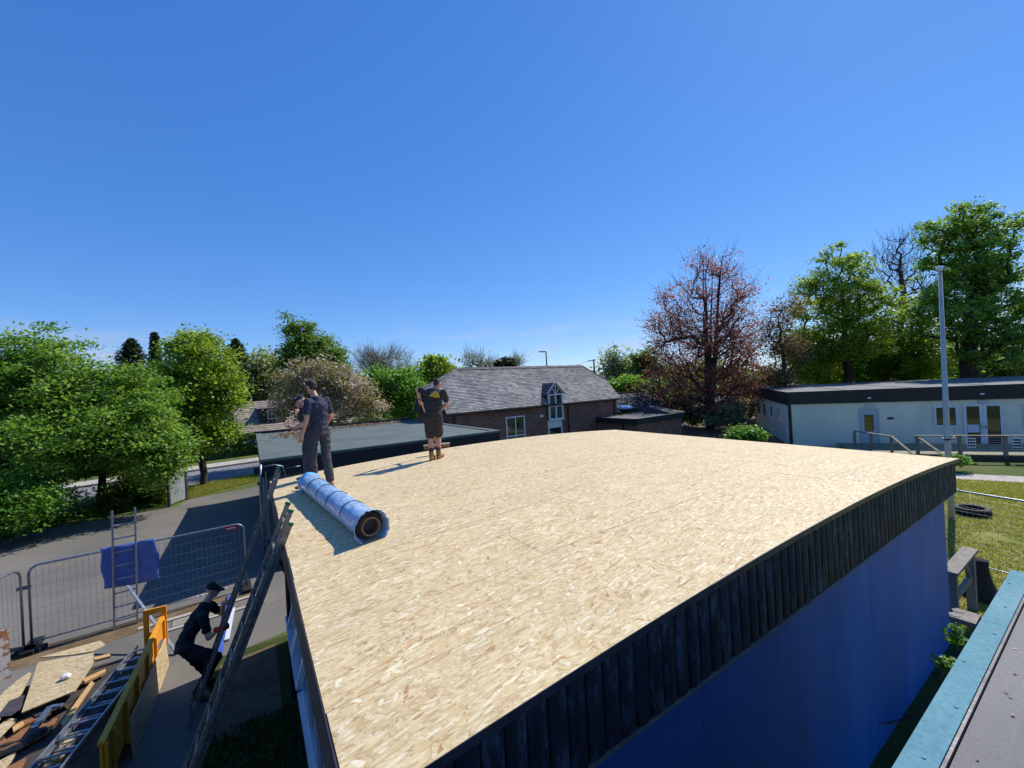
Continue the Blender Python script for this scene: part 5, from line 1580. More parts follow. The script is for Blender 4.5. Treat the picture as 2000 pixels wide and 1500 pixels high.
# litter on the hut roof and moss on the extension
rg = np.random.RandomState(95)
def litter(name, label, fr, cx, cy, sx, sy, n, z, mat, leaf, hh=0.02, box=None):
    P = np.stack([cx + rg.normal(size=n) * sx, cy + rg.normal(size=n) * sy, z + np.abs(rg.normal(size=n)) * hh], 1)
    if box is not None:
        P = P[(P[:, 0] > box[0]) & (P[:, 0] < box[1]) & (P[:, 1] > box[2]) & (P[:, 1] < box[3])]
    Mf = np.array(fr)
    P = P @ Mf[:3, :3].T + Mf[:3, 3]
    v, q = leaf_quads(P, leaf, rg, 2.0)
    o = link_mesh(name, fast_mesh(name, v, q, MT[mat], rg.rand(len(q))))
    return tag(o, label, 'litter', kind='stuff')
q1 = iFG @ onz(580, 848, GZ); q2 = iFG @ onz(740, 833, GZ)
bx_ = (0.3, GL - 0.3, 0.3, GD - 0.25)
litter('leaf_litter', 'heap of dead leaves on the near-left of the green felt roof', FG, q1.x, q1.y, 0.5, 0.9, 1100, GZ + 0.012, 'dead_leaf', 0.05, box=bx_)
litter('leaf_litter', 'drift of dead leaves along the back edge of the green felt roof', FG, q2.x, GD - 0.9, 1.6, 0.45, 2200, GZ + 0.012, 'dead_leaf', 0.05, box=bx_)
mq = FX.inverted() @ onz(1160, 802, XZ)
litter('roof_moss', 'orange-brown moss and weeds on the extension roof', FX, mq.x, mq.y, 0.9, 1.6, 3500, XZ + 0.02, 'moss', 0.06, 0.1, box=(0.1, XL - 0.1, 0.1, XD - 0.2))
# ------------------------------------------------------------------ mesh fence panels
def mesh_panel(name, label, A, B, H, z0=0.06, nv=38, nh=7, group='temporary mesh fence panels', wr=0.0022):
    A, B = Vector(A), Vector(B)
    A.z = B.z = 0
    d = (B - A).normalized()
    L = (B - A).length
    t = thing(name, label, 'fence panel', A, 0.0, group)
    r = 0.021
    P = lambda x, z: A + d * x + Vector((0, 0, z))
    rad = 0.16
    path = [P(0, 0)] + [P(0, H - rad)] + [P(rad - rad * math.cos(a), H - rad + rad * math.sin(a)) for a in (0.4, 0.8, 1.2)] + [P(rad, H), P(L - rad, H)] + [P(L - rad + rad * math.sin(a), H - rad + rad * math.cos(a)) for a in (0.4, 0.8, 1.2)] + [P(L, H - rad), P(L, 0)]
    MB().tube(path, r, 8).build('tube_frame', MT['galv'], t, smooth=True)
    MB().tube([P(0, z0 + 0.08), P(L, z0 + 0.08)], 0.014, 6).build('bottom_rail', MT['galv'], t, smooth=True)
    b = MB()
    for i in range(1, nv):
        b.tube([P(L * i / nv, z0 + 0.09), P(L * i / nv, H)], wr, 3, cap=False)
    for j in range(1, nh):
        z = z0 + 0.08 + (H - z0 - 0.08) * j / nh
        b.tube([P(0, z), P(L, z)], wr * 1.3, 3, cap=False)
    o = b.build('wire_mesh', MT['galv'], t)
    o['kind'] = 'stuff'
    for x in (0.0, L):
        c = P(x, 0)
        b = MB(); nrm_ = Vector((d.y, -d.x, 0))
        b.bar(c - nrm_ * 0.32 + Vector((0, 0, 0.05)), c + nrm_ * 0.32 + Vector((0, 0, 0.05)), 0.2, 0.1)
        b.build('foot_block', MT['rubber'], t, bevel=0.02)
    return t
FH_ = 1.62
mesh_panel('mesh_fence_panel', 'galvanised mesh fence panel with rounded corners across the yard, blue sheet on it', FL, FR, FH_)
f2 = onz(47, 1276)
p2_ = onz(0, 1129, FH_)
d2 = (Vector((p2_.x, p2_.y, 0)) - f2).normalized()
mesh_panel('mesh_fence_panel', 'galvanised mesh fence panel cut off by the left edge of the picture', f2 + d2 * 3.4, f2, FH_)
FF = Matrix.Translation(FL) @ Matrix.Rotation(math.atan2(fd.y, fd.x), 4, 'Z')      # local y points away from the camera
b = MB(FF); q = Vector((-0.05, 0, 1.22)); b.box(-0.16, 0.03, -0.035, 0.035, 1.19, 1.25); b.lathe((-0.07, -0.05, 1.22), [(0.02, 0), (0.02, 0.1)], 6, axis=(0, 1, 0))
b.build('fence_clamp', MT['galv'], label='small steel clamp joining the two mesh fence panels', cat='clamp')
# blue sheet tied to the fence
c00, c10, c11, c01 = [loc_on(FF, x, y, -0.03) for x, y in ((203, 1150), (313, 1130), (306, 1050), (195, 1071))]
V, Fq = [], []
nx, nz_ = 22, 14
for j in range(nz_ + 1):
    for i in range(nx + 1):
        s, t = i / nx, j / nz_
        p = (c00 * (1 - s) + c10 * s) * (1 - t) + (c01 * (1 - s) + c11 * s) * t
        edge = math.sin(math.pi * s)
        p = p + Vector((0.018 * math.sin(9 * t + 3 * s) * (1 - edge), -0.012 - 0.007 * (math.sin(14 * s + 3 * t) + math.sin(7 * t + 9 * s * s)), -0.02 * edge * (1 - t)))
        V.append(p)
for j in range(nz_):
    for i in range(nx):
        a = j * (nx + 1) + i
        Fq.append((a, a + 1, a + nx + 2, a + nx + 1))
b = MB(FF); b.add(V, Fq)
tp = b.build('blue_sheet', MT['tarp_blue'], smooth=True, label='blue plastic sheet tied to the mesh fence behind the upright ladder', cat='sheet')
md = tp.modifiers.new('th', 'SOLIDIFY'); md.thickness = 0.003
b = MB(FF)
a = loc_on(FF, 451, 1031)
b.box(a.x - 0.12, a.x + 0.12, -0.04, -0.032, a.z - 0.055, a.z + 0.055)
tg = b.build('fence_tag', MT['red_tag'], label='small red plate on the top right corner of the mesh fence', cat='sign')
MB(FF).box(a.x - 0.09, a.x + 0.09, -0.0455, -0.0415, a.z - 0.012, a.z + 0.016).build('white_stripe', MT['paper'], tg)

# ------------------------------------------------------------------ ladders
def ladder(name, label, foot, top, across, width, mat='alu', spacing=0.28, sw=0.026, sd=0.068, cap=None, group='ladders', first=0.16, rung_r=0.015, double=None):
    """stiles from foot to top; across = unit vector along the rungs"""
    foot, top, across = Vector(foot), Vector(top), Vector(across).normalized()
    d = (top - foot).normalized()
    L = (top - foot).length
    nrm_ = across.cross(d).normalized()
    t = thing(name, label, 'ladder', foot, 0.0, group)
    secs = [(Vector((0, 0, 0)), width, 0, L)]
    if double: secs.append((nrm_ * 0.052, width - 0.06, double[0], double[1]))
    for off, w, s0, s1 in secs:
        for sg in (-1, 1):
            a, c = foot + off + across * (sg * w / 2) + d * s0, foot + off + across * (sg * w / 2) + d * s1
            st = MB().bar(a, c, sw, sd, up=nrm_).build('stile', MT[mat], t, bevel=0.004)
            if cap:
                MB().bar(c + d * 0.001, c + d * 0.03, sw + 0.008, sd + 0.008, up=nrm_).build('end_cap', MT[cap], st)
        k = s0 + first
        while k < s1 - 0.05:
            a = foot + off + d * k
            MB().tube([a - across * (w / 2 + 0.012), a + across * (w / 2 + 0.012)], rung_r, 8).build('rung', MT[mat], t, smooth=True)
            k += spacing
    return t
uV = FB.to_3x3() @ Vector((0, 1, 0)); vV = FB.to_3x3() @ Vector((1, 0, 0)); ZV = Vector((0, 0, 1))
def lean_ladder(name, label, cpx, th, over, off, dbl=None):
    C_ = onz(cpx[0], cpx[1], ZR + 0.01)
    d = vV * math.cos(math.radians(th)) + ZV * math.sin(math.radians(th))
    C_ = C_ + uV * off - vV * 0.10
    Lg = C_.z / math.sin(math.radians(th))
    foot = C_ - d * Lg
    return ladder(name, label, foot, C_ + d * over, uV, 0.38, 'alu_old', cap='green_cap', double=dbl and (dbl[0], Lg + dbl[1]), group='old ladders leaning on the roof edge', sd=0.05, sw=0.022), C_, d, Lg
ladN = lean_ladder('leaning_ladder', 'old double ladder leaning on the roof edge, nearest the camera, with green end caps', (562, 1062), 67.5, 0.36, 0.19, (0.9, 0.22))
ladF = lean_ladder('leaning_ladder', 'old single ladder leaning on the roof edge, held by the crouching man', (541, 972), 69.5, 0.42, 0.19, None)
# upright ladder against the mesh fence
la, lb = loc_on(FF, 228, 1226, -0.22), loc_on(FF, 264, 1211, -0.22)
lt = loc_on(FF, 240, 996, -0.10)
ladder('upright_ladder', 'short aluminium ladder standing against the mesh fence', FF @ Vector(((la.x + lb.x) / 2, -0.22, 0.01)), FF @ Vector((lt.x, -0.02, lt.z)), fd, 0.36, 'alu', group='aluminium ladders in the yard', sw=0.03, sd=0.05)

# ------------------------------------------------------------------ yellow open trailer full of offcuts
bA0, bB0 = onz(330, 1300), onz(260, 1490)
SA = math.atan2(bB0.y - bA0.y, bB0.x - bA0.x)
FS = Matrix.Translation(bA0) @ Matrix.Rotation(SA, 4, 'Z')       # x towards the camera along the trailer, y to the right-hand... building side
iFS = FS.inverted()
side = 1 if (FS.to_3x3() @ Vector((0, 1, 0))).dot(vV) > 0 else -1
def SP(x, r, z):                                                   # r: metres towards the building from the boards' foot
    return FS @ Vector((x, side * r, z))
trl = thing('yellow_trailer', 'open yellow-sided trailer loaded with timber offcuts', 'trailer', SP(1.2, -0.9, 0), SA)
TX0, TX1, TW = -0.12, 3.0, 2.35
TZ = 0.84
def tbox(x0, x1, r0, r1, z0, z1):
    b = MB(FS)
    y0, y1 = sorted((side * r0, side * r1))
    return b.box(x0, x1, y0, y1, z0, z1)
tbox(TX0, TX1, -0.1 - TW, -0.1, 0.26, 0.31).build('load_bed', MT['timber_dark'], trl)
segs = [(TX0, 1.1), (1.11, 2.2), (2.21, TX1)]
for a, c in segs:
    tbox(a, c, -0.1, -0.07, 0.28, TZ).build('side_panel', MT['yellow_steel'], trl, bevel=0.004)
    tbox(a, c, -0.115, -0.045, TZ - 0.03, TZ + 0.012).build('top_rail', MT['yellow_steel'], trl, bevel=0.004)
for x in (TX0 + 0.03, 0.55, 1.06, 1.62, 2.16, 2.7, TX1 - 0.06):
    tbox(x, x + 0.05, -0.069, -0.03, 0.24, TZ - 0.035).build('side_rib', MT['yellow_steel'], trl, bevel=0.004)
tbox(TX0, TX1, -0.1 - TW, -0.07 - TW, 0.28, 0.46).build('side_panel', MT['yellow_steel'], trl)
tbox(TX1, TX1 + 0.03, -0.1 - TW, -0.07, 0.28, 0.44).build('tailboard', MT['timber_brown'], trl)
# headboard lug with a rectangular opening
b = MB(FS)
for (z0, z1, r0, r1) in ((0.3, 0.62, -0.34, -0.02), (0.92, 1.02, -0.34, -0.02), (0.62, 0.92, -0.34, -0.26), (0.62, 0.92, -0.1, -0.02)):
    y0, y1 = sorted((side * r0, side * r1)); b.box(TX0 - 0.04, TX0 - 0.004, y0, y1, z0, z1)
b.build('headboard_bracket', MT['yellow_steel'], trl, bevel=0.004)
for x in (0.7, 1.6):
    for r_ in (-0.3, -1.65):
        c = SP(x, r_, 0.22)
        w = MB(); w.lathe(c - vV * 0.08, [(0.1, 0.0), (0.2, 0.0), (0.22, 0.03), (0.22, 0.13), (0.2, 0.16), (0.1, 0.16)], 20, axis=vV); wo = w.build('wheel', MT['rubber'], trl, smooth=False)
        MB().lathe(c - vV * 0.06, [(0.02, 0.0), (0.099, 0.01), (0.099, 0.1), (0.02, 0.12)], 16, axis=vV).build('rim', MT['galv'], wo)
# offcuts
def offcut(name, label, pxs, z, th, mat, tilt=(0, 0), grp='offcuts in the yellow trailer', cat='board'):
    P = [onz(x, y, z) for x, y in pxs]
    c = sum(P, Vector((0, 0, 0))) / len(P)
    P = [p + ZV * ((p.x - c.x) * tilt[0] + (p.y - c.y) * tilt[1]) for p in P]
    ar = sum(P[i].x * P[(i + 1) % len(P)].y - P[(i + 1) % len(P)].x * P[i].y for i in range(len(P)))
    if ar < 0: P.reverse()
    b = MB(); b.slab(P, th)
    return b.build(name, MT[mat], label=label, cat=cat, group=grp)
offcut('board_offcut', 'large pale strand board offcut with a paper ball on it', [(74, 1289), (183, 1275), (182, 1298), (146, 1352), (42, 1391)], 0.52, 0.018, 'osb_old', (0.05, 0.02))
offcut('board_offcut', 'long strand board strip along the far side of the load', [(76, 1284), (196, 1251), (206, 1259), (180, 1272), (138, 1279)], 0.44, 0.018, 'osb_old')
offcut('board_offcut', 'strand board offcut left of the large board, at the picture edge', [(56, 1312), (30, 1330), (-20, 1375), (-60, 1440), (-20, 1430), (42, 1355), (62, 1314)], 0.45, 0.018, 'osb_old', (0.03, 0))
offcut('felt_scrap', 'torn black felt scrap on the leftmost strand board', [(48, 1356), (18, 1368), (-6, 1400), (22, 1398), (42, 1384)], 0.475, 0.006, 'felt_scrap', (0.03, 0), cat='scrap')
offcut('timber_offcut', 'brown plank below the large pale board', [(22, 1412), (88, 1386), (100, 1392), (30, 1424)], 0.40, 0.03, 'timber_brown')
offcut('timber_offcut', 'wide brown board lying across the near end of the load', [(0, 1448), (60, 1412), (112, 1402), (96, 1430), (40, 1462), (-20, 1484)], 0.36, 0.02, 'timber_brown')
offcut('board_offcut', 'pale offcut in the bottom left corner of the picture', [(-10, 1490), (32, 1468), (22, 1486), (-10, 1520)], 0.42, 0.02, 'osb_old')
offcut('timber_offcut', 'reddish plank end beside the near end of the lying ladder', [(10, 1500), (52, 1478), (46, 1492), (20, 1530)], 0.40, 0.03, 'timber_brown')
offcut('timber_offcut', 'splintered batten under the lying ladder, near end', [(78, 1490), (140, 1466), (136, 1474), (84, 1504)], 0.37, 0.035, 'timber')
offcut('timber_offcut', 'short pale batten between the ladder rungs, far end', [(182, 1284), (214, 1276), (216, 1281), (186, 1289)], 0.40, 0.035, 'timber')
offcut('timber_offcut', 'pale batten between the ladder rungs, middle', [(160, 1326), (206, 1306), (206, 1312), (166, 1332)], 0.40, 0.035, 'timber')
offcut('felt_scrap', 'crumpled black felt under the lying ladder', [(100, 1440), (160, 1390), (200, 1340), (206, 1380), (170, 1440), (120, 1470)], 0.35, 0.012, 'felt_scrap', (0.05, 0.05), cat='scrap')
offcut('felt_scrap', 'black felt strip between the boards and the lying ladder', [(60, 1392), (140, 1356), (150, 1364), (108, 1386), (70, 1400)], 0.42, 0.008, 'felt_scrap', cat='scrap')
offcut('timber_offcut', 'thin pale lath at the left of the load', [(24, 1420), (44, 1408), (48, 1414), (26, 1428)], 0.43, 0.02, 'timber')
offcut('board_offcut', 'pale board lying at the left picture edge below the black scrap', [(-30, 1440), (16, 1402), (34, 1404), (-10, 1450)], 0.43, 0.018, 'osb_old', (0.02, 0))
offcut('timber_offcut', 'long pale lath lying along the left side of the ladder', [(118, 1412), (178, 1330), (184, 1333), (126, 1418)], 0.47, 0.022, 'timber')
offcut('board_offcut', 'broken pale board end under the near rungs of the ladder', [(92, 1478), (118, 1446), (150, 1440), (142, 1462), (112, 1484)], 0.41, 0.018, 'osb_old', (0.03, 0.02))
# steel box section lying on the load
a, c = onz(66, 1424, 0.46), onz(99, 1381, 0.50)
b = MB(); b.bar(a, c, 0.07, 0.05); b.bar(c, c + (onz(122, 1378, 0.5) - c), 0.05, 0.04); b.build('steel_channel', MT['galv'], label='grey steel channel lying on the brown boards', cat='bar', bevel=0.004)
a, c = onz(48, 1452, 0.46), onz(88, 1426, 0.46)
b = MB(); b.tube([a, a + (c - a) * 0.5 + ZV * 0.03, c], [0.05, 0.06, 0.045], 10); b.build('felt_roll_end', MT['felt_scrap'], label='dark rolled scrap beside the steel channel', cat='scrap')
# paper ball
pc = onz(129, 1321, 0.56)
b = MB(); rr = random.Random(4)
import bmesh
bm = bmesh.new(); bmesh.ops.create_icosphere(bm, subdivisions=2, radius=0.06)
for v_ in bm.verts: v_.co *= rr.uniform(0.75, 1.15); v_.co.z *= 0.8
b.add([v_.co + pc for v_ in bm.verts], [tuple(v_.index for v_ in f.verts) for f in bm.faces]); bm.free()
b.build('paper_ball', MT['paper'], label='crumpled white paper ball on the large pale board', cat='paper')
# peeled board standing at the far left of the load
q0, q1 = onz(22, 1322, 0.34), onz(-40, 1345, 0.34)
h_ = ZV * 0.82 + (CAM - q0).normalized() * -0.1
b = MB(); b.plate([q0, q0 + h_, q1 + h_ * 0.9, q1], (q1 - q0).cross(h_), 0.02); b.build('peeled_board', MT['plaster_peel'], label='upright board with peeling white paint at the left picture edge', cat='board')
# aluminium extension ladder lying on the load
l0, l1 = onz(268, 1262, 0.54), onz(52, 1512, 0.54)
dl = (l1 - l0).normalized(); ac = Vector((-dl.y, dl.x, 0))
if ac.dot(vV) < 0: ac = -ac
ladder('lying_ladder', 'aluminium extension ladder lying on top of the offcuts', l0 + ac * 0.17, l1 + ac * 0.17 + dl * 0.5, ac, 0.34, 'alu', group='aluminium ladders in the yard', double=(0.12, (l1 - l0).length + 0.2), spacing=0.27, sw=0.026, sd=0.06)
# strand boards stood on edge against the trailer
for x0, x1, lab in ((0.0, 0.80, 'strand board piece leaning on the yellow trailer, the sunlit far one'), (0.815, 2.2, 'strand board piece leaning on the yellow trailer, mostly in shade')):
    b = MB()
    b.hexa([SP(x0, -0.012, 0.012), SP(x1, -0.012, 0.012), SP(x1, 0.006, 0.012), SP(x0, 0.006, 0.012)] if side > 0 else [SP(x0, 0.006, 0.012), SP(x1, 0.006, 0.012), SP(x1, -0.012, 0.012), SP(x0, -0.012, 0.012)],
           [SP(x0, -0.042, 0.50), SP(x1, -0.042, 0.50), SP(x1, -0.024, 0.50), SP(x0, -0.024, 0.50)] if side > 0 else [SP(x0, -0.024, 0.50), SP(x1, -0.024, 0.50), SP(x1, -0.042, 0.50), SP(x0, -0.042, 0.50)])
    b.build('leaning_board', MT['osb_upright'], label=lab, cat='board', group='boards leaning on the trailer')
# pole propped on the trailer's front corner
a, c = onz(249, 1144, 0.98), onz(346, 1276, 0.03)
b = MB(); b.bar(c, a, 0.045, 0.03); b.build('aluminium_bar', MT['alu'], label='aluminium bar propped against the front of the yellow trailer', cat='bar', bevel=0.003)
# lengths of trim on the ground behind the worker
for (x0, y0, x1, y1, w, m, lab) in ((447, 1162, 430, 1284, 0.05, 'blue_bar', 'blue plastic trim lying on the ground beyond the crouching man'), (440, 1190, 424, 1296, 0.03, 'blue_bar', 'thin blue trim lying beside the wider blue one'), (455, 1188, 443, 1250, 0.08, 'white_upvc', 'white plastic trim lying against the foot of the building'), (427, 1180, 462, 1168, 0.05, 'blue_bar', 'short blue trim lying crosswise behind the crouching man')):
    b = MB(); b.bar(onz(x0, y0, 0.035), onz(x1, y1, 0.035), w, 0.03); b.build('plastic_trim', MT[m], label=lab, cat='trim', group='lengths of trim on the ground')

# ------------------------------------------------------------------ palisade gate
ga, gb = onz(331, 990), onz(365, 976)
gd = (gb - ga).normalized(); gLn = (gb - ga).length
gh = at(327, 914, ga.y).z
gate = thing('palisade_gate', 'open grey steel palisade gate leaf at the edge of the drive', 'gate', ga, math.atan2(gd.y, gd.x))
np_ = 13
for i in range(np_):
    c = ga + gd * (gLn * (i + 0.5) / np_)
    b = MB()
    n_ = Vector((gd.y, -gd.x, 0)) * 0.012
    s_ = gd * 0.03
    z1 = gh - 0.05 + 0.02 * math.sin(i)
    b.add([c - s_ + ZV * 0.08, c + n_ + ZV * 0.08, c + s_ + ZV * 0.08, c - s_ + ZV * (z1 - 0.1), c + n_ + ZV * z1, c + s_ + ZV * (z1 - 0.1)], [(0, 1, 4, 3), (1, 2, 5, 4), (2, 0, 3, 5), (0, 2, 1), (3, 4, 5)])
    b.build('pale', MT['pole_paint'], gate)
for z in (0.3, gh - 0.35):
    MB().bar(ga + ZV * z - Vector((gd.y, -gd.x, 0)) * 0.03, gb + ZV * z - Vector((gd.y, -gd.x, 0)) * 0.03, 0.03, 0.05).build('rail', MT['galv'], gate)
for p in (ga, gb):
    MB().bar(p, p + ZV * gh, 0.09, 0.09, up=(0, 1, 0)).build('post', MT['slate_dark'], gate)

# ------------------------------------------------------------------ plastic-wrapped roll on the roof
def on_roof(px, py, up=0.0):
    z = ZR + 0.1
    for _ in range(6):
        p = onz(px, py, z + up)
        z = ZR + crown((iFB @ p).x)
    return onz(px, py, z + up)
RR = 0.142
ra, rb = on_roof(606, 944, RR), on_roof(728, 1031, RR)
rax = (rb - ra).normalized()
RL = (rb - ra).length
roll = thing('wrapped_roll', 'long roll of roofing membrane in blue-white plastic wrap with dark straps', 'roll', (ra + rb) / 2 - ZV * RR)
def ring(c, ax, r, n, fn):
    x = ax.orthogonal().normalized() if abs(ax.z) > 0.9 else ax.cross(ZV).normalized()
    y = x.cross(ax).normalized()
    return [c + (x * math.cos(2 * math.pi * j / n) + y * math.sin(2 * math.pi * j / n)) * (r * fn(j)) for j in range(n)]
n = 40
vs, fs = [], []
steps = 70
straps = [0.17, 0.36, 0.55, 0.77]
for i in range(steps + 1):
    t = i / steps
    c = ra + rax * (RL * t)
    sq = min(abs(t - s) for s in straps)
    rad = RR * (1.0 + 0.05 * min(1, sq / 0.05))
    if t > 0.94: rad *= 1 + (t - 0.94) * 4.0
    vs += ring(c, rax, rad, n, lambda j: 1 + 0.05 * mnoise.noise(Vector((math.cos(2 * math.pi * j / n) * 1.6, math.sin(2 * math.pi * j / n) * 1.6, t * 22))) + (0.09 * mnoise.noise(Vector((j * 0.8, t * 6, 3))) if t > 0.95 else 0.025 * mnoise.noise(Vector((j * 0.9, t * 40, 7)))))
for i in range(steps):
    for j in range(n):
        fs.append((i * n + j, i * n + (j + 1) % n, (i + 1) * n + (j + 1) % n, (i + 1) * n + j))
b = MB(); b.add(vs, [f[::-1] for f in fs])
wo = b.build('plastic_wrap', MT['plastic_wrap'], roll, smooth=True)
md = wo.modifiers.new('th', 'SOLIDIFY'); md.thickness = 0.004
# gathered far end of the wrap
vs, fs = [], []
for i in range(9):
    t = i / 8
    rad = RR * (1.04 + 0.30 * math.sin(math.pi * min(1, t * 1.25)) - 0.75 * t ** 2)
    vs += ring(ra - rax * (0.30 * t - 0.03), rax, rad, n, lambda j: 1 + 0.14 * mnoise.noise(Vector((math.cos(6.283 * j / n) * 2.2, math.sin(6.283 * j / n) * 2.2, t * 4 + 9))))
for i in range(8):
    for j in range(n):
        fs.append((i * n + j, i * n + (j + 1) % n, (i + 1) * n + (j + 1) % n, (i + 1) * n + j))
fs.append(tuple(8 * n + j for j in range(n)))
zmin = min(v_.z for v_ in vs)
b = MB(); b.add([Vector((v_.x, v_.y, max(v_.z, ra.z - RR + 0.012))) for v_ in vs], fs); b.build('gathered_end', MT['plastic_end'], roll, smooth=True)
for s in straps:
    c = ra + rax * (RL * s)
    b = MB(); rg_ = ring(c, rax, RR + 0.010, 36, lambda j: 1.0); top_ = max(range(36), key=lambda j: rg_[j].z); b.tube([rg_[(top_ + j) % 36] for j in range(-9, 7)], 0.005, 5); b.build('strap', MT['black_plastic'], roll, smooth=True)
b = MB(); cE = rb - rax * 0.10
b.lathe(cE - rax * 0.5, [(0.084, 0), (0.098, 0.0), (0.098, 0.555), (0.084, 0.555), (0.084, 0.02), (0.0, 0.02)], 28, axis=rax); b.build('core_tube', MT['cardboard'], roll, smooth=False)
b = MB(); b.lathe(cE - rax * 0.45, [(0.101, 0.0), (RR * 0.97, 0.0), (RR * 0.97, 0.42), (0.101, 0.42)], 32, axis=rax); b.build('membrane', MT['felt_scrap'], roll)

# ------------------------------------------------------------------ right hand side: weldmesh panel, tyre, timber frame, bracket, weeds
w0, w1 = onz(1861, 957, 1.72), onz(2000, 979, 1.72)
dw = (Vector((w1.x, w1.y, 0)) - Vector((w0.x, w0.y, 0))).normalized()
mesh_panel('weldmesh_panel', 'weldmesh panel with a dark top rail in front of the lawn on the right', Vector((w0.x, w0.y, 0)) - dw * 1.5, Vector((w1.x, w1.y, 0)) + dw * 1.6, 1.72, nv=46, nh=14, wr=0.0018, group='weldmesh fence by the lawn')
tc_ = onz(1898, 1004)
b = MB()
b.lathe((tc_.x, tc_.y, 0.012), [(0.25, 0.03), (0.30, 0.0), (0.37, 0.0), (0.40, 0.03), (0.41, 0.1), (0.40, 0.17), (0.37, 0.2), (0.30, 0.2), (0.25, 0.17), (0.285, 0.15), (0.36, 0.12), (0.36, 0.08), (0.285, 0.05), (0.25, 0.03)], 36)
tyre = b.build('tyre', MT['rubber'], smooth=True, label='black car tyre lying flat on the lawn', cat='tyre')
b = MB()
for i in range(40):
    a = 2 * math.pi * i / 40
    for z in (0.05, 0.11):
        c = Vector((tc_.x + 0.409 * math.cos(a + z), tc_.y + 0.409 * math.sin(a + z), 0.012 + z))
        b.bar(c, c + ZV * 0.045, 0.02, 0.012, up=(math.cos(a), math.sin(a), 0))
b.build('tread', MT['rubber'], tyre)
# mud-kitchen style timber frame at the building's end
tl = iFB @ onz(1900, 1192); tlx, tly = tl.x, tl.y
ztop = loc_on(frame(FB @ Vector((0, tly, 0)), BANG), 1893, 1072).z
fr_ = thing('timber_stand', 'weathered timber stand with a plank top at the far end of the blue wall', 'stand', FB @ Vector((tlx, tly, 0)), BANG)
for dx in (0.0, -1.3):
    MB(FB).box(tlx + dx - 0.06, tlx + dx + 0.06, tly - 0.06, tly + 0.06, 0, ztop - 0.045).build('post', MT['timber_grey'], fr_)
MB(FB).box(tlx - 1.45, tlx + 0.09, tly - 0.1, tly + 0.1, ztop - 0.043, ztop).build('top_plank', MT['timber_grey'], fr_)
MB(FB).box(tlx - 1.3, tlx - 0.061, tly - 0.03, tly + 0.03, ztop * 0.5, ztop * 0.5 + 0.1).build('stretcher', MT['timber_grey'], fr_)
b = MB(FB); b.bar((tlx - 0.07, tly, ztop * 0.55), (tlx - 0.45, tly, ztop - 0.1), 0.05, 0.05); b.build('brace', MT['timber_grey'], fr_)
st = iFB @ onz(1915, 1165)  # solid dark form added in place of the post's cast shadow
b = MB(FB); b.lathe((st.x, st.y, 0), [(0.36, 0), (0.25, 0.15), (0.17, 0.35), (0.13, 0.6), (0.14, 0.72), (0.08, 0.75)], 14); so = b.build('post_shadow_form', MT['bark_dark'], smooth=True, label='dark flared form standing in for the shadow of the timber frame post', cat='shadow form')
# perforated bracket board fixed under the teal capping
P = [onz(x, y, ZR - 0.17) for x, y in ((1854, 1203), (1906, 1219), (1916, 1201), (1868, 1187))]
b = MB(); b.slab(P if (P[1] - P[0]).cross(P[2] - P[1]).z > 0 else P[::-1], 0.03)
bk = b.build('bracket_board', MT['timber_grey'], label='short weathered board with two slots jutting out below the teal capping', cat='board')
for k in (0.25, 0.72):
    c = P[0] * 0.86 * (1 - k) + P[3] * 0.86 * k + (P[1] * (1 - k) + P[2] * k) * 0.14
    b = MB(); b.lathe((c.x, c.y, ZR - 0.1685), [(0.03, 0), (0.03, 0.002)], 10); b.build('slot', MT['black_plastic'], bk)
def gap_plant(px, py, lab, seed, h=0.34):
    p = FB @ loc_on(FB, px, py, -0.42)
    tree('weed_plant', lab, (p.x, p.y, 0.0), [(p.x, p.y, p.z, 0.05, 0.05, h)], 'leaf_bush', 0.035, 26, 4, 0.05, 0.008, bark='bark', seed=seed, stems=2, group='weeds in the gap between the buildings', cat='plant', twig_r=0.004)
gap_plant(1866, 1240, 'leafy weed growing up the gap beside the teal capping', 101, 0.15)
gap_plant(1846, 1296, 'smaller weed lower down in the gap beside the teal capping', 102, 0.08)
pz = onz(1866, 921)
tree('weed_plant', 'bright green weed at the edge of the deck by the roof corner', (pz.x, pz.y, 0), [(pz.x, pz.y, 0.35, 0.45, 0.3, 0.3)], 'leaf_bush', 0.07, 60, 30, 0.2, 0.02, seed=103, stems=3, group='weeds by the deck', cat='plant', twig_r=0.006)
# black metal garden table under the beech
gt = at(1412, 836, 29.0)
tbl = thing('garden_table', 'black metal garden table with bench seats under the copper beech', 'table', (gt.x, 29.0, 0))
tz = gt.z + 0.1
tz = 0.74
MB().box(gt.x - 0.7, gt.x + 0.7, 28.6, 29.4, tz - 0.03, tz).build('table_top', MT['black_plastic'], tbl)
for dx in (-0.6, 0.6):
    for dy in (-0.3, 0.3):
        MB().tube([(gt.x + dx, 29 + dy, 0), (gt.x + dx * 0.95, 29 + dy, tz - 0.03)], 0.025, 6).build('leg', MT['black_plastic'], tbl)
for dy in (-0.75, 0.75):
    MB().box(gt.x - 0.65, gt.x + 0.65, 29 + dy - 0.15, 29 + dy + 0.15, 0.42, 0.45).build('bench_seat', MT['black_plastic'], tbl)
    for dx in (-0.55, 0.55):
        MB().tube([(gt.x + dx, 29 + dy, 0), (gt.x + dx, 29 + dy, 0.42)], 0.02, 6).build('leg', MT['black_plastic'], tbl)

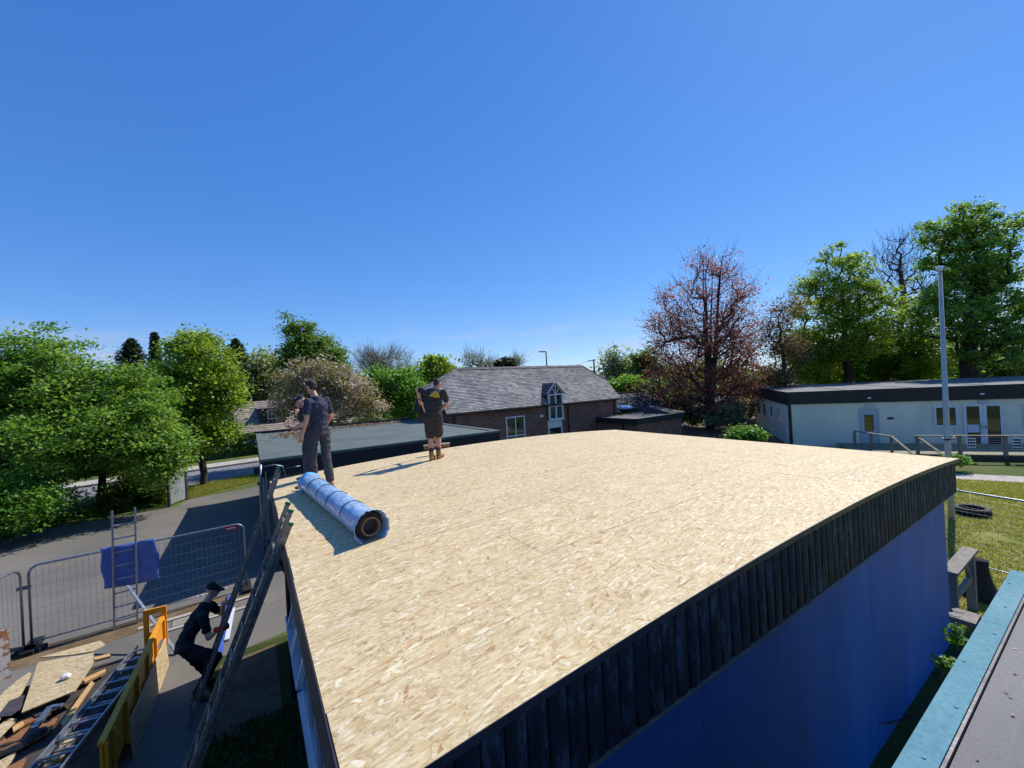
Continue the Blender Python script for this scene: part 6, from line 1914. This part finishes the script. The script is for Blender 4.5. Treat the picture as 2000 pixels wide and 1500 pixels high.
# ------------------------------------------------------------------ car on the road behind the left trees
cp = onz(88, 972)
tt = (cp - ka).dot(rd)
cc = along(tt - 1.2, RW * 0.72)
ca = math.atan2(rd.y, rd.x)
FC = frame(cc + ZV * 0.01, ca)
car = thing('passing_car', 'silver car with red tail lamps on the road behind the left trees', 'car', cc, ca)
prof = [(-2.05, 0.35), (-2.1, 0.75), (-1.95, 0.98), (-1.5, 1.05), (-0.95, 1.42), (0.35, 1.46), (1.0, 1.02), (1.9, 0.86), (2.08, 0.62), (2.05, 0.32)]
b = MB(FC)
m = len(prof)
vs = []
for y, s in ((-0.86, 0.97), (-0.8, 1.0), (0.8, 1.0), (0.86, 0.97)):
    for (x, z) in prof:
        k = 0.8 if z > 1.06 else 1.0
        vs.append((x * s, y * k, z if s == 1.0 else min(z, 0.3 + (z - 0.3) * 0.97)))
fs = []
for r_ in range(3):
    for i in range(m):
        fs.append((r_ * m + i, r_ * m + (i + 1) % m, (r_ + 1) * m + (i + 1) % m, (r_ + 1) * m + i))
fs += [tuple(range(m - 1, -1, -1)), tuple(3 * m + i for i in range(m))]
b.add(vs, fs); body = b.build('body', MT['car_silver'], car, bevel=0.04)
for sgn in (-1, 1):
    b = MB(FC); yy = 0.70 * sgn
    b.plate([(-1.25, yy, 1.08), (-0.9, yy * 0.97, 1.36), (0.3, yy * 0.97, 1.39), (0.85, yy, 1.06)] if sgn < 0 else [(0.85, yy, 1.06), (0.3, yy * 0.97, 1.39), (-0.9, yy * 0.97, 1.36), (-1.25, yy, 1.08)], (0, sgn, 0.0), 0.02)
    b.build('side_window', MT['window_glass'], car)
    for x in (-1.3, 1.3):
        c = FC @ Vector((x, sgn * 0.72, 0.31))
        ax = FC.to_3x3() @ Vector((0, sgn, 0))
        wo = MB().lathe(c, [(0.2, 0), (0.31, 0.0), (0.32, 0.05), (0.31, 0.17), (0.2, 0.17)], 20, axis=ax).build('wheel', MT['rubber'], car)
        MB().lathe(c, [(0.199, 0.02), (0.199, 0.15), (0.05, 0.16)], 16, axis=ax).build('rim', MT['galv'], wo)
    b = MB(FC); b.box(-2.13, -2.02, sgn * 0.62 - 0.16, sgn * 0.62 + 0.16, 0.68, 0.9); b.build('tail_lamp', MT['car_red'], car)
    b = MB(FC); b.box(2.0, 2.1, sgn * 0.6 - 0.15, sgn * 0.6 + 0.15, 0.62, 0.76); b.build('headlamp', MT['paper'], car)
b = MB(FC); b.plate([(-1.52, -0.6, 1.08), (-1.52, 0.6, 1.08), (-1.0, 0.55, 1.41), (-1.0, -0.55, 1.41)][::-1], (-0.5, 0, 0.85), -0.02); b.build('rear_window', MT['window_glass'], car)

litter('roof_grit', 'pale grit and leaf bits scattered on the near felt roof', FB, PX1 - 1.2, PY - 0.28, 1.0, 0.16, 70, ZR - 0.027, 'dead_leaf', 0.011, 0.002, box=(-3, PX1 - 0.15, PY - 2, PY - 0.13))

k = jx - 4.2
while k < PX1 - 0.1:                                              # fixings along the teal capping
    MB(FB).lathe((k, PY - 0.05 + 0.03 * math.sin(k * 5), ZR + 0.0005), [(0.008, 0), (0.007, 0.003), (0.0, 0.004)], 8).build('screw', MT['teal_cap'], nb)
    k += 0.45
# ------------------------------------------------------------------ people
def blob(bm, c, r, ax=None):
    r = (r, r, r) if not isinstance(r, (tuple, list)) else r
    Mx = Matrix.Identity(4)
    if ax is not None:
        x, y, z = ax
        for i in range(3): Mx[i][0], Mx[i][1], Mx[i][2] = x[i], y[i], z[i]
    Mx = Matrix.Translation(Vector(c)) @ Mx @ Matrix.Diagonal((*r, 1))
    bmesh.ops.create_icosphere(bm, subdivisions=2, radius=1.0, matrix=Mx)
def limb(bm, pts, rs):
    for i in range(len(pts) - 1):
        a, b_, ra_, rb_ = Vector(pts[i]), Vector(pts[i + 1]), rs[i], rs[i + 1]
        n_ = max(3, int((b_ - a).length / (min(ra_, rb_) * 0.45)))
        for k in range(n_ + 1):
            t = k / n_
            blob(bm, a + (b_ - a) * t, ra_ + (rb_ - ra_) * t)
def trunk_blobs(bm, pts, ws, ds, lat):
    lat = Vector(lat).normalized()
    for i in range(len(pts) - 1):
        a, b_ = Vector(pts[i]), Vector(pts[i + 1])
        upv = (b_ - a).normalized()
        fw = upv.cross(lat).normalized()
        la = fw.cross(upv).normalized()
        n_ = 6
        for k in range(n_ + 1):
            t = k / n_
            blob(bm, a + (b_ - a) * t, (ws[i] + (ws[i + 1] - ws[i]) * t, ds[i] + (ds[i + 1] - ds[i]) * t, (b_ - a).length / n_ * 1.1), (la, fw, upv))
def skinned(bm, name, mats, parent, voxel=0.013, smooth=5, wrinkle=0.0, extra=None, seed=0, cut=None):
    """closed surface grown round the blobs; wrinkle pushes cloth folds into it"""
    me = bpy.data.meshes.new('tmp')
    bm.to_mesh(me); bm.free()
    ob = bpy.data.objects.new('tmp', me); COL.objects.link(ob)
    md = ob.modifiers.new('r', 'REMESH'); md.mode = 'VOXEL'; md.voxel_size = voxel
    md = ob.modifiers.new('s', 'SMOOTH'); md.factor = 0.5; md.iterations = smooth
    dg = bpy.context.evaluated_depsgraph_get(); dg.update()
    out = bpy.data.meshes.new_from_object(ob.evaluated_get(dg))
    bpy.data.objects.remove(ob)
    bm2 = bmesh.new(); bm2.from_mesh(out)
    if wrinkle:
        bm2.normal_update()
        for v_ in bm2.verts:
            q = v_.co * 7 + Vector((seed, 0, 0))
            v_.co += v_.normal * wrinkle * (mnoise.noise(Vector((q.x, q.y, q.z * 2.2))) + 0.6 * mnoise.noise(q * 2.6))
    if extra:
        for vs_, fs_ in extra:
            nv = [bm2.verts.new(v_) for v_ in vs_]
            for f_ in fs_:
                try: bm2.faces.new([nv[i_] for i_ in f_])
                except ValueError: pass
    inv = wm(parent).inverted()
    for v_ in bm2.verts: v_.co = inv @ v_.co
    bm2.to_mesh(out); bm2.free()
    out.materials.clear()
    out.materials.append(MT[mats])
    out.name = name
    o = bpy.data.objects.new(name, out); COL.objects.link(o); o.parent = parent
    WM[o.name] = wm(parent)
    out.polygons.foreach_set('use_smooth', [True] * len(out.polygons))
    return o
def hand(wrist, direc, palm_n, curl=0.5, size=1.0, thumb=1):
    """palm is left to the blobs; returns five bent fingers as loose tubes"""
    d = Vector(direc).normalized(); nv = Vector(palm_n); nv = (nv - d * nv.dot(d)).normalized()
    s = d.cross(nv).normalized()
    k0 = Vector(wrist) + d * 0.085 * size
    res = []
    for i, (off, ln) in enumerate(((-0.03, 0.072), (-0.01, 0.082), (0.011, 0.076), (0.031, 0.06))):
        p = k0 + s * off * size
        pts_ = [p - d * 0.02]
        a = 0.15
        for seg in (0.45, 0.32, 0.25):
            a += curl * 0.9
            p = p + (d * math.cos(a) + nv * math.sin(a)) * (ln * seg * size * 1.1)
            pts_.append(p)
        m = MB(); m.tube(pts_, [0.0105 * size, 0.010 * size, 0.009 * size, 0.007 * size], 6); res.append((m.v, m.f))
    p = Vector(wrist) + d * 0.03 * size + s * (-0.03 * thumb) * size
    q1_ = p + (d * 0.5 - s * 0.75 * thumb + nv * 0.4).normalized() * 0.045 * size
    q2_ = q1_ + (d * 0.8 - s * 0.1 * thumb + nv * 0.55).normalized() * 0.038 * size
    m = MB(); m.tube([p, q1_, q2_], [0.013 * size, 0.0115 * size, 0.0085 * size], 6); res.append((m.v, m.f))
    return res
def palm(bm, wrist, direc, palm_n, size=1.0):
    d = Vector(direc).normalized(); nv = Vector(palm_n); nv = (nv - d * nv.dot(d)).normalized(); s = d.cross(nv).normalized()
    blob(bm, Vector(wrist) + d * 0.045 * size, (0.042 * size, 0.055 * size, 0.02 * size), (s, d, nv))
def head_blobs(bm, c, f, upv, sc=1.0):
    f = Vector(f).normalized(); upv = Vector(upv).normalized(); lat = f.cross(upv).normalized(); f = upv.cross(lat).normalized()
    ax = (lat, f, upv)
    c = Vector(c)
    blob(bm, c + upv * 0.02 * sc - f * 0.012 * sc, (0.076 * sc, 0.096 * sc, 0.094 * sc), ax)
    blob(bm, c - upv * 0.045 * sc + f * 0.018 * sc, (0.060 * sc, 0.070 * sc, 0.070 * sc), ax)
    blob(bm, c - upv * 0.088 * sc + f * 0.055 * sc, (0.034 * sc, 0.03 * sc, 0.026 * sc), ax)
    blob(bm, c - upv * 0.018 * sc + f * 0.096 * sc, (0.016 * sc, 0.022 * sc, 0.028 * sc), ax)
    blob(bm, c + upv * 0.025 * sc + f * 0.075 * sc, (0.05 * sc, 0.018 * sc, 0.014 * sc), ax)
    blob(bm, c - upv * 0.06 * sc + f * 0.083 * sc, (0.026 * sc, 0.012 * sc, 0.012 * sc), ax)
    for s in (-1, 1):
        blob(bm, c - upv * 0.012 * sc - f * 0.008 * sc + lat * s * 0.078 * sc, (0.013 * sc, 0.024 * sc, 0.034 * sc), ax)
    return lat, f, upv
def eyes(parent, c, lat, f, upv):
    for s in (-1, 1):
        p = Vector(c) + upv * 0.004 + f * 0.082 + lat * 0.031 * s
        MB().lathe(p, [(0.0, -0.008), (0.012, -0.004), (0.013, 0.001), (0.006, 0.006), (0, 0.007)], 8, axis=f).build('eye', MT['phone_black'], parent)
def boot(bm, ankle, toe_dir, sc=1.0, shaft=0.16):
    td = Vector(toe_dir); td.z = 0; td.normalize()
    a = Vector(ankle)
    s = td.cross(ZV)
    g0 = Vector((a.x, a.y, a.z - 0.085 * sc))
    limb(bm, [a + ZV * (shaft - 0.085), a - ZV * 0.02], [0.056 * sc, 0.052 * sc])
    for k, (o, w, h) in enumerate(((-0.03, 0.044, 0.042), (0.03, 0.046, 0.046), (0.09, 0.05, 0.042), (0.145, 0.052, 0.036), (0.185, 0.044, 0.03))):
        blob(bm, g0 + td * o * sc + ZV * h * sc * 0.98, (w * sc, 0.055 * sc, h * sc), (s, td, ZV))
def person(label, J, o, cloth):
    """J: joint positions in world space"""
    V_ = Vector
    t = thing('person', label, 'person', o)
    g = lambda k: V_(J[k])
    lat = (g('shR') - g('shL')).normalized()
    plat = (g('hipR') - g('hipL')).normalized()
    # body
    bm = bmesh.new()
    trunk_blobs(bm, [g('pelvis') - ZV * 0.03, g('waist'), g('chest'), g('neck') - (g('neck') - g('chest')) * 0.25], [0.15, 0.135, 0.155, 0.075], [0.10, 0.09, 0.105, 0.06], lat)
    limb(bm, [g('neck') - (g('neck') - g('chest')) * 0.3, g('head') - V_(J['up']) * 0.05], [0.062, 0.052])
    L_, F__, U__ = head_blobs(bm, g('head'), J['face'], J['up'])
    ex = []
    for s in 'LR':
        limb(bm, [g('chest') + (g('sh' + s) - g('chest')) * 0.4, g('sh' + s)], [0.06, 0.045])
        limb(bm, [g('sh' + s), g('sh' + s) + (g('el' + s) - g('sh' + s)) * 0.5, g('el' + s), g('wr' + s)], [0.045, 0.05, 0.043, 0.030])
        hd, hn = J['hd' + s]
        palm(bm, g('wr' + s), hd, hn)
        ex += hand(g('wr' + s), hd, hn, J.get('curl' + s, 0.5), 1.0, 1 if s == 'L' else -1)
        limb(bm, [g('hip' + s), g('kn' + s), g('kn' + s) + (g('an' + s) - g('kn' + s)) * 0.35, g('an' + s)], [0.088, 0.058, 0.06, 0.04])
        blob(bm, g('an' + s) - ZV * 0.03, 0.045)
    body = skinned(bm, 'body', 'skin', t, 0.0125, 4, extra=ex)
    # shirt
    bm = bmesh.new()
    k = cloth.get('stout', 1.0)
    hem = g('pelvis') + (g('waist') - g('pelvis')) * cloth.get('hem', 0.15)
    trunk_blobs(bm, [hem, g('waist'), g('chest'), g('neck') - (g('neck') - g('chest')) * 0.22], [0.166 * k, 0.155 * k, 0.178 * k, 0.09], [0.125 * k, 0.118 * k, 0.138 * k, 0.088], lat)
    for s in 'LR':
        e_ = g('sh' + s) + (g('el' + s) - g('sh' + s)) * 0.62
        limb(bm, [g('chest') + (g('sh' + s) - g('chest')) * 0.35, g('sh' + s), e_], [0.078, 0.066, 0.067])
    skinned(bm, 't_shirt', cloth['shirt'], t, 0.0125, 3, 0.013, seed=cloth['seed'])
    # trousers or shorts
    bm = bmesh.new()
    trunk_blobs(bm, [g('pelvis') - ZV * 0.08, g('pelvis') + (g('waist') - g('pelvis')) * 0.45], [0.178 * k, 0.166 * k], [0.13 * k, 0.12 * k], plat)
    for s in 'LR':
        if cloth.get('shorts'):
            limb(bm, [g('hip' + s), g('hip' + s) + (g('kn' + s) - g('hip' + s)) * 0.93], [0.112, 0.104])
        else:
            limb(bm, [g('hip' + s), g('kn' + s), g('kn' + s) + (g('an' + s) - g('kn' + s)) * 0.92], [0.098, 0.079, 0.07])
    skinned(bm, 'shorts' if cloth.get('shorts') else 'trousers', cloth['legs'], t, 0.0125, 3, 0.013, seed=cloth['seed'] + 5)
    for s in 'LR':
        bm = bmesh.new(); boot(bm, g('an' + s), J['toe' + s]); skinned(bm, 'boot', cloth['boot'], t, 0.011, 2)
        if cloth.get('shorts'):
            bm = bmesh.new(); limb(bm, [g('an' + s) + ZV * 0.05, g('an' + s) + ZV * 0.13], [0.053, 0.052]); skinned(bm, 'sock', 'cloth_navy', t, 0.011, 2)
    eyes(t, g('head'), L_, F__, U__)
    if cloth['top'] == 'hair':
        bm = bmesh.new()
        blob(bm, g('head') + U__ * 0.036 - F__ * 0.018, (0.081, 0.098, 0.088), (L_, F__, U__))
        blob(bm, g('head') + U__ * 0.008 - F__ * 0.045, (0.075, 0.066, 0.072), (L_, F__, U__))
        if cloth.get('fringe'): blob(bm, g('head') + U__ * 0.085 + F__ * 0.05, (0.06, 0.05, 0.035), (L_, F__, U__))
        skinned(bm, 'hair', 'hair_brown', t, 0.011, 2, 0.006)
    else:
        bm = bmesh.new()
        blob(bm, g('head') + U__ * 0.052 - F__ * 0.01, (0.086, 0.105, 0.075), (L_, F__, U__))
        cp_ = skinned(bm, 'cap', cloth['cap'], t, 0.011, 2)
        b = MB()
        n_ = 9
        vs_ = []
        for i in range(n_):
            a = -1.25 + 2.5 * i / (n_ - 1)
            sf = cloth.get('brim', 1)
            e0 = g('head') + U__ * 0.035 + (F__ * math.cos(a) * 0.085 + L_ * math.sin(a) * 0.078) * 1.0
            e1 = g('head') + U__ * 0.018 + F__ * (0.08 + 0.085 * math.cos(a * 0.9)) + L_ * math.sin(a) * 0.072
            vs_ += [e0, e1, e1 - U__ * 0.006, e0 - U__ * 0.006]
        fs_ = []
        for i in range(n_ - 1):
            a, c = 4 * i, 4 * i + 4
            fs_ += [(a, a + 1, c + 1, c), (a + 1, a + 2, c + 2, c + 1), (a + 2, a + 3, c + 3, c + 2), (a + 3, a, c, c + 3)]
        b.add(vs_, fs_); b.build('peak', MT[cloth['cap']], cp_)
        if cloth.get('badge'):
            c0 = g('head') + U__ * 0.07 - L_ * 0.075 * cloth.get('badge_side', 1) + F__ * 0.01
            m = MB(); bd = (-L_ * cloth.get('badge_side', 1) + U__ * 0.5).normalized()
            for dx in (-0.012, 0.012):
                m.bar(c0 + F__ * dx - U__ * 0.012 + bd * 0.014, c0 + F__ * dx + U__ * 0.012 + bd * 0.008, 0.006, 0.004, up=bd)
            m.bar(c0 - F__ * 0.012 + bd * 0.011, c0 + F__ * 0.012 + bd * 0.011, 0.005, 0.004, up=bd)
            m.build('cap_badge', MT['paper'], cp_)
        if cloth.get('stripe'):
            bm = bmesh.new()
            blob(bm, g('head') + U__ * 0.056 + F__ * 0.028, (0.05, 0.075, 0.076), (L_, F__, U__)); skinned(bm, 'cap_panel', 'cap_tan', cp_, 0.011, 2)
    return t, lat
# --- the man sweeping, seen from behind
o = on_roof(845, 899)
def rel(x, y, z): return o + Vector((x + 0.054 * z, y, z))      # poses were measured in the tilted picture frame
bh = at(853, 871, o.y + 0.66)                                  # broom head out at the roof edge
hL = rel(-0.285, 0.25, 1.16)
hdir = (hL - bh).normalized()
rH = bh + hdir * ((hL - bh).length * 0.62)
J = dict(pelvis=rel(0.0, 0.03, 0.93), waist=rel(0.0, 0.04, 1.08), chest=rel(0.015, 0.09, 1.31), neck=rel(0.045, 0.16, 1.485), head=rel(0.06, 0.21, 1.565),
         shL=rel(-0.175, 0.08, 1.42), shR=rel(0.21, 0.12, 1.385), elL=rel(-0.33, 0.10, 1.475), wrL=hL + Vector((-0.03, -0.05, 0.07)), elR=rel(0.265, 0.24, 1.13), wrR=rH + Vector((0.05, -0.06, 0.03)),
         hipL=rel(-0.095, 0.02, 0.90), hipR=rel(0.095, 0.05, 0.90), knL=rel(-0.055, 0.05, 0.49), knR=rel(0.09, 0.16, 0.50), anL=rel(-0.02, -0.01, 0.09), anR=rel(0.10, 0.13, 0.09),
         toeL=(0.05, 1, 0), toeR=(0.25, 1, 0), face=(0.35, 0.8, -0.5), up=(0.08, 0.45, 0.9), hdL=((0.15, 0.3, -1), (0.6, 0.6, 0.1)), hdR=((-0.6, 0.6, -0.4), (-0.2, 0.4, 0.9)), curlL=1.0, curlR=1.0)
sw, slat = person('man in black t-shirt and shorts sweeping the roof edge, seen from behind', J, o, dict(shirt='cloth_black', legs='cloth_shorts', shorts=True, boot='boot_tan', top='hair', stout=1.08, seed=3, hem=0.0))
# yellow mountain mark and lines on the shirt's back
bk_c = J['chest'] + Vector((0.045, 0, 0.03))
nb2 = Vector((0.12, -0.95, 0.28)).normalized()
lx = Vector((0.95, 0.14, -0.12)).normalized(); ly = nb2.cross(lx) * -1
ly = lx.cross(nb2) * -1
if ly.z < 0: ly = -ly
bk_c = bk_c - Vector((0, 0.178, 0))
def flat_mark(polys, mat, name, parent):
    b = MB()
    for P in polys:
        b.plate([bk_c + lx * x + ly * y for x, y in P], nb2, 0.03)
    return b.build(name, MT[mat], parent)
flat_mark([[(-0.085, 0.0), (-0.055, 0.0), (-0.032, 0.045), (-0.045, 0.05)], [(-0.035, 0.0), (-0.008, 0.0), (0.008, 0.05), (0.03, 0.0), (0.055, 0.0), (0.018, 0.095), (-0.002, 0.095)], [(0.06, 0.0), (0.09, 0.0), (0.06, 0.055), (0.045, 0.045)], [(-0.1, -0.022), (0.1, -0.022), (0.1, -0.008), (-0.1, -0.008)], [(-0.03, -0.038), (0.09, -0.038), (0.09, -0.03), (-0.03, -0.03)]], 'logo_yellow', 'shirt_logo', sw)
MB().tube([J['wrL'] + Vector((0.045 * math.cos(a), 0.045 * math.sin(a), 0.03)) for a in [i * math.pi / 6 for i in range(12)]], 0.012, 6, closed=True).build('wristband', MT['black_plastic'], sw)
br = thing('broom', 'wide yard broom with wooden handle held by the sweeping man', 'broom', bh)
MB().tube([bh + ZV * 0.04, hL + hdir * 0.12], 0.014, 8).build('handle', MT['timber'], br, smooth=True)
bx2 = (vV * 0.75 + Vector((1, 0, 0)) * 0.5).normalized()
MB().bar(bh - bx2 * 0.29 + ZV * 0.03, bh + bx2 * 0.29 + ZV * 0.03, 0.075, 0.035).build('broom_head', MT['broom_wood'], br, bevel=0.01)
MB().bar(bh - bx2 * 0.28 - ZV * 0.03, bh + bx2 * 0.28 - ZV * 0.02, 0.06, 0.055).build('bristles', MT['timber_brown'], br)
# --- young man standing by the roll
o = on_roof(612, 955)
sc = 1.0
J = dict(pelvis=rel(0.07, 0.06, 0.98), waist=rel(0.065, 0.05, 1.14), chest=rel(0.06, 0.03, 1.38), neck=rel(0.01, 0.02, 1.58), head=rel(-0.055, 0.03, 1.715),
         shL=rel(-0.035, -0.12, 1.475), shR=rel(0.15, 0.15, 1.475), elL=rel(-0.03, -0.17, 1.18), wrL=rel(-0.11, -0.16, 0.93), elR=rel(0.17, 0.27, 1.19), wrR=rel(0.03, 0.33, 1.0),
         hipL=rel(0.01, -0.01, 0.95), hipR=rel(0.13, 0.12, 0.95), knL=rel(-0.02, -0.04, 0.52), knR=rel(0.165, 0.11, 0.53), anL=rel(-0.09, -0.01, 0.09), anR=rel(0.245, 0.1, 0.09),
         toeL=(-1, 0.1, 0), toeR=(-0.7, 0.6, 0), face=(-0.85, 0.4, -0.25), up=(-0.12, 0.0, 1), hdL=((-0.25, 0.1, -1), (-0.7, 0.6, 0.1)), hdR=((-0.7, 0.2, -0.5), (-0.3, -0.5, 0.3)), curlL=0.45)
person('young man in dark t-shirt and grey work trousers standing behind the wrapped roll', J, o, dict(shirt='cloth_navy', legs='cloth_grey', boot='boot_tan', top='hair', fringe=True, seed=11, hem=-0.05))
# --- man in a cap looking at his phone, mostly hidden behind him
o = on_roof(603, 936)
J = dict(pelvis=rel(0.03, 0.0, 0.88), waist=rel(0.02, 0.0, 1.02), chest=rel(-0.01, 0.0, 1.23), neck=rel(-0.08, 0.0, 1.39), head=rel(-0.165, -0.01, 1.47),
         shL=rel(-0.02, -0.17, 1.31), shR=rel(-0.02, 0.17, 1.31), elL=rel(-0.02, -0.24, 1.04), wrL=rel(-0.19, -0.16, 0.985), elR=rel(-0.04, 0.24, 1.06), wrR=rel(-0.20, 0.08, 1.27),
         hipL=rel(0.03, -0.08, 0.86), hipR=rel(0.03, 0.09, 0.86), knL=rel(0.0, -0.08, 0.47), knR=rel(0.02, 0.1, 0.47), anL=rel(0.04, -0.08, 0.09), anR=rel(0.05, 0.1, 0.09),
         toeL=(-1, 0, 0), toeR=(-1, 0.1, 0), face=(-0.85, -0.15, -0.5), up=(-0.45, 0.0, 0.9), hdL=((-1, 0.1, 0.1), (0, 0.3, 1)), hdR=((-0.7, -0.2, 0.6), (-0.6, 0, -0.5)), curlL=0.4, curlR=0.9)
cm, _ = person('man in black cap looking at a phone, half hidden behind the young man', J, o, dict(shirt='cloth_black', legs='cloth_grey', boot='boot_tan', top='cap', cap='cloth_black', badge=True, badge_side=-1 if False else 1, seed=17))
pc_ = Vector(J['wrR']) + Vector((-0.09, -0.03, 0.06))
b = MB(); b.bar(pc_ - Vector((0.02, 0, 0.07)), pc_ + Vector((0.02, 0, 0.07)), 0.075, 0.012, up=(-1, -0.4, 0.3)); b.build('phone', MT['phone_black'], label='dark phone held up by the man in the black cap', cat='phone', bevel=0.003)
# --- worker crouching at the foot of the far ladder
def proj(P):
    d = Vector(P) - CAM
    z = d.dot(F_)
    return CX + FPX * d.dot(R_) / z, CY - FPX * d.dot(U_) / z
_, C_, dd_, Lg = ladF
def stile_at(py, sg):
    best = None
    for i in range(400):
        p = C_ - dd_ * (Lg * i / 400) + uV * (sg * 0.19)
        e_ = abs(proj(p)[1] - py)
        if best is None or e_ < best[0]: best = (e_, p)
    return best[1]
hN, hF = stile_at(1226, -1), stile_at(1176, 1)
o = Vector((at(390, 1350, 6.4).x, 6.4, 0))
A_ = at
ank1, ank2 = Vector((A_(384, 1352, 6.35).x, 6.35, 0.09)), Vector((A_(412, 1345, 6.62).x, 6.62, 0.09))
J = dict(pelvis=A_(358, 1262, 6.2), waist=A_(368, 1240, 6.3), chest=A_(390, 1203, 6.5), neck=A_(404, 1174, 6.66), head=A_(416, 1152, 6.74),
         shR=A_(396, 1204, 6.36), shL=A_(408, 1180, 6.72), elR=A_(408, 1246, 6.34), wrR=hN + Vector((-0.09, 0.0, -0.02)), elL=A_(434, 1198, 6.8), wrL=hF + Vector((-0.1, -0.02, 0.0)),
         hipR=A_(362, 1268, 6.12), hipL=A_(356, 1262, 6.36), knR=A_(422, 1284, 6.22), knL=A_(400, 1305, 6.62), anR=ank1, anL=ank2,
         toeR=(1, 0.2, 0), toeL=(1, 0.35, 0), face=(0.85, 0.35, -0.2), up=(0.25, 0.15, 0.95), hdR=((1, 0.05, 0.1), (0, 0.6, 0.2)), hdL=((1, 0.05, 0.1), (0, 0.6, 0.2)), curlR=1.0, curlL=1.0)
wk, _ = person('man in dark clothes and cap crouching to hold the far ladder', J, o, dict(shirt='cloth_work', legs='cloth_work', boot='boot_tan', top='cap', cap='cloth_work', stripe=True, seed=23))
bm = bmesh.new(); palm(bm, J['wrR'] + Vector((0.01, 0, 0)), (1, 0.05, 0.1), (0, 0.6, 0.2), 1.25); limb(bm, [J['wrR'] - Vector((0.03, 0, 0)), J['wrR'] + Vector((0.02, 0, 0))], [0.038, 0.036])
gl = skinned(bm, 'glove', 'glove_red', wk, 0.01, 2, extra=hand(J['wrR'], (1, 0.05, 0.1), (0, 0.6, 0.2), 1.0, 1.2, -1))
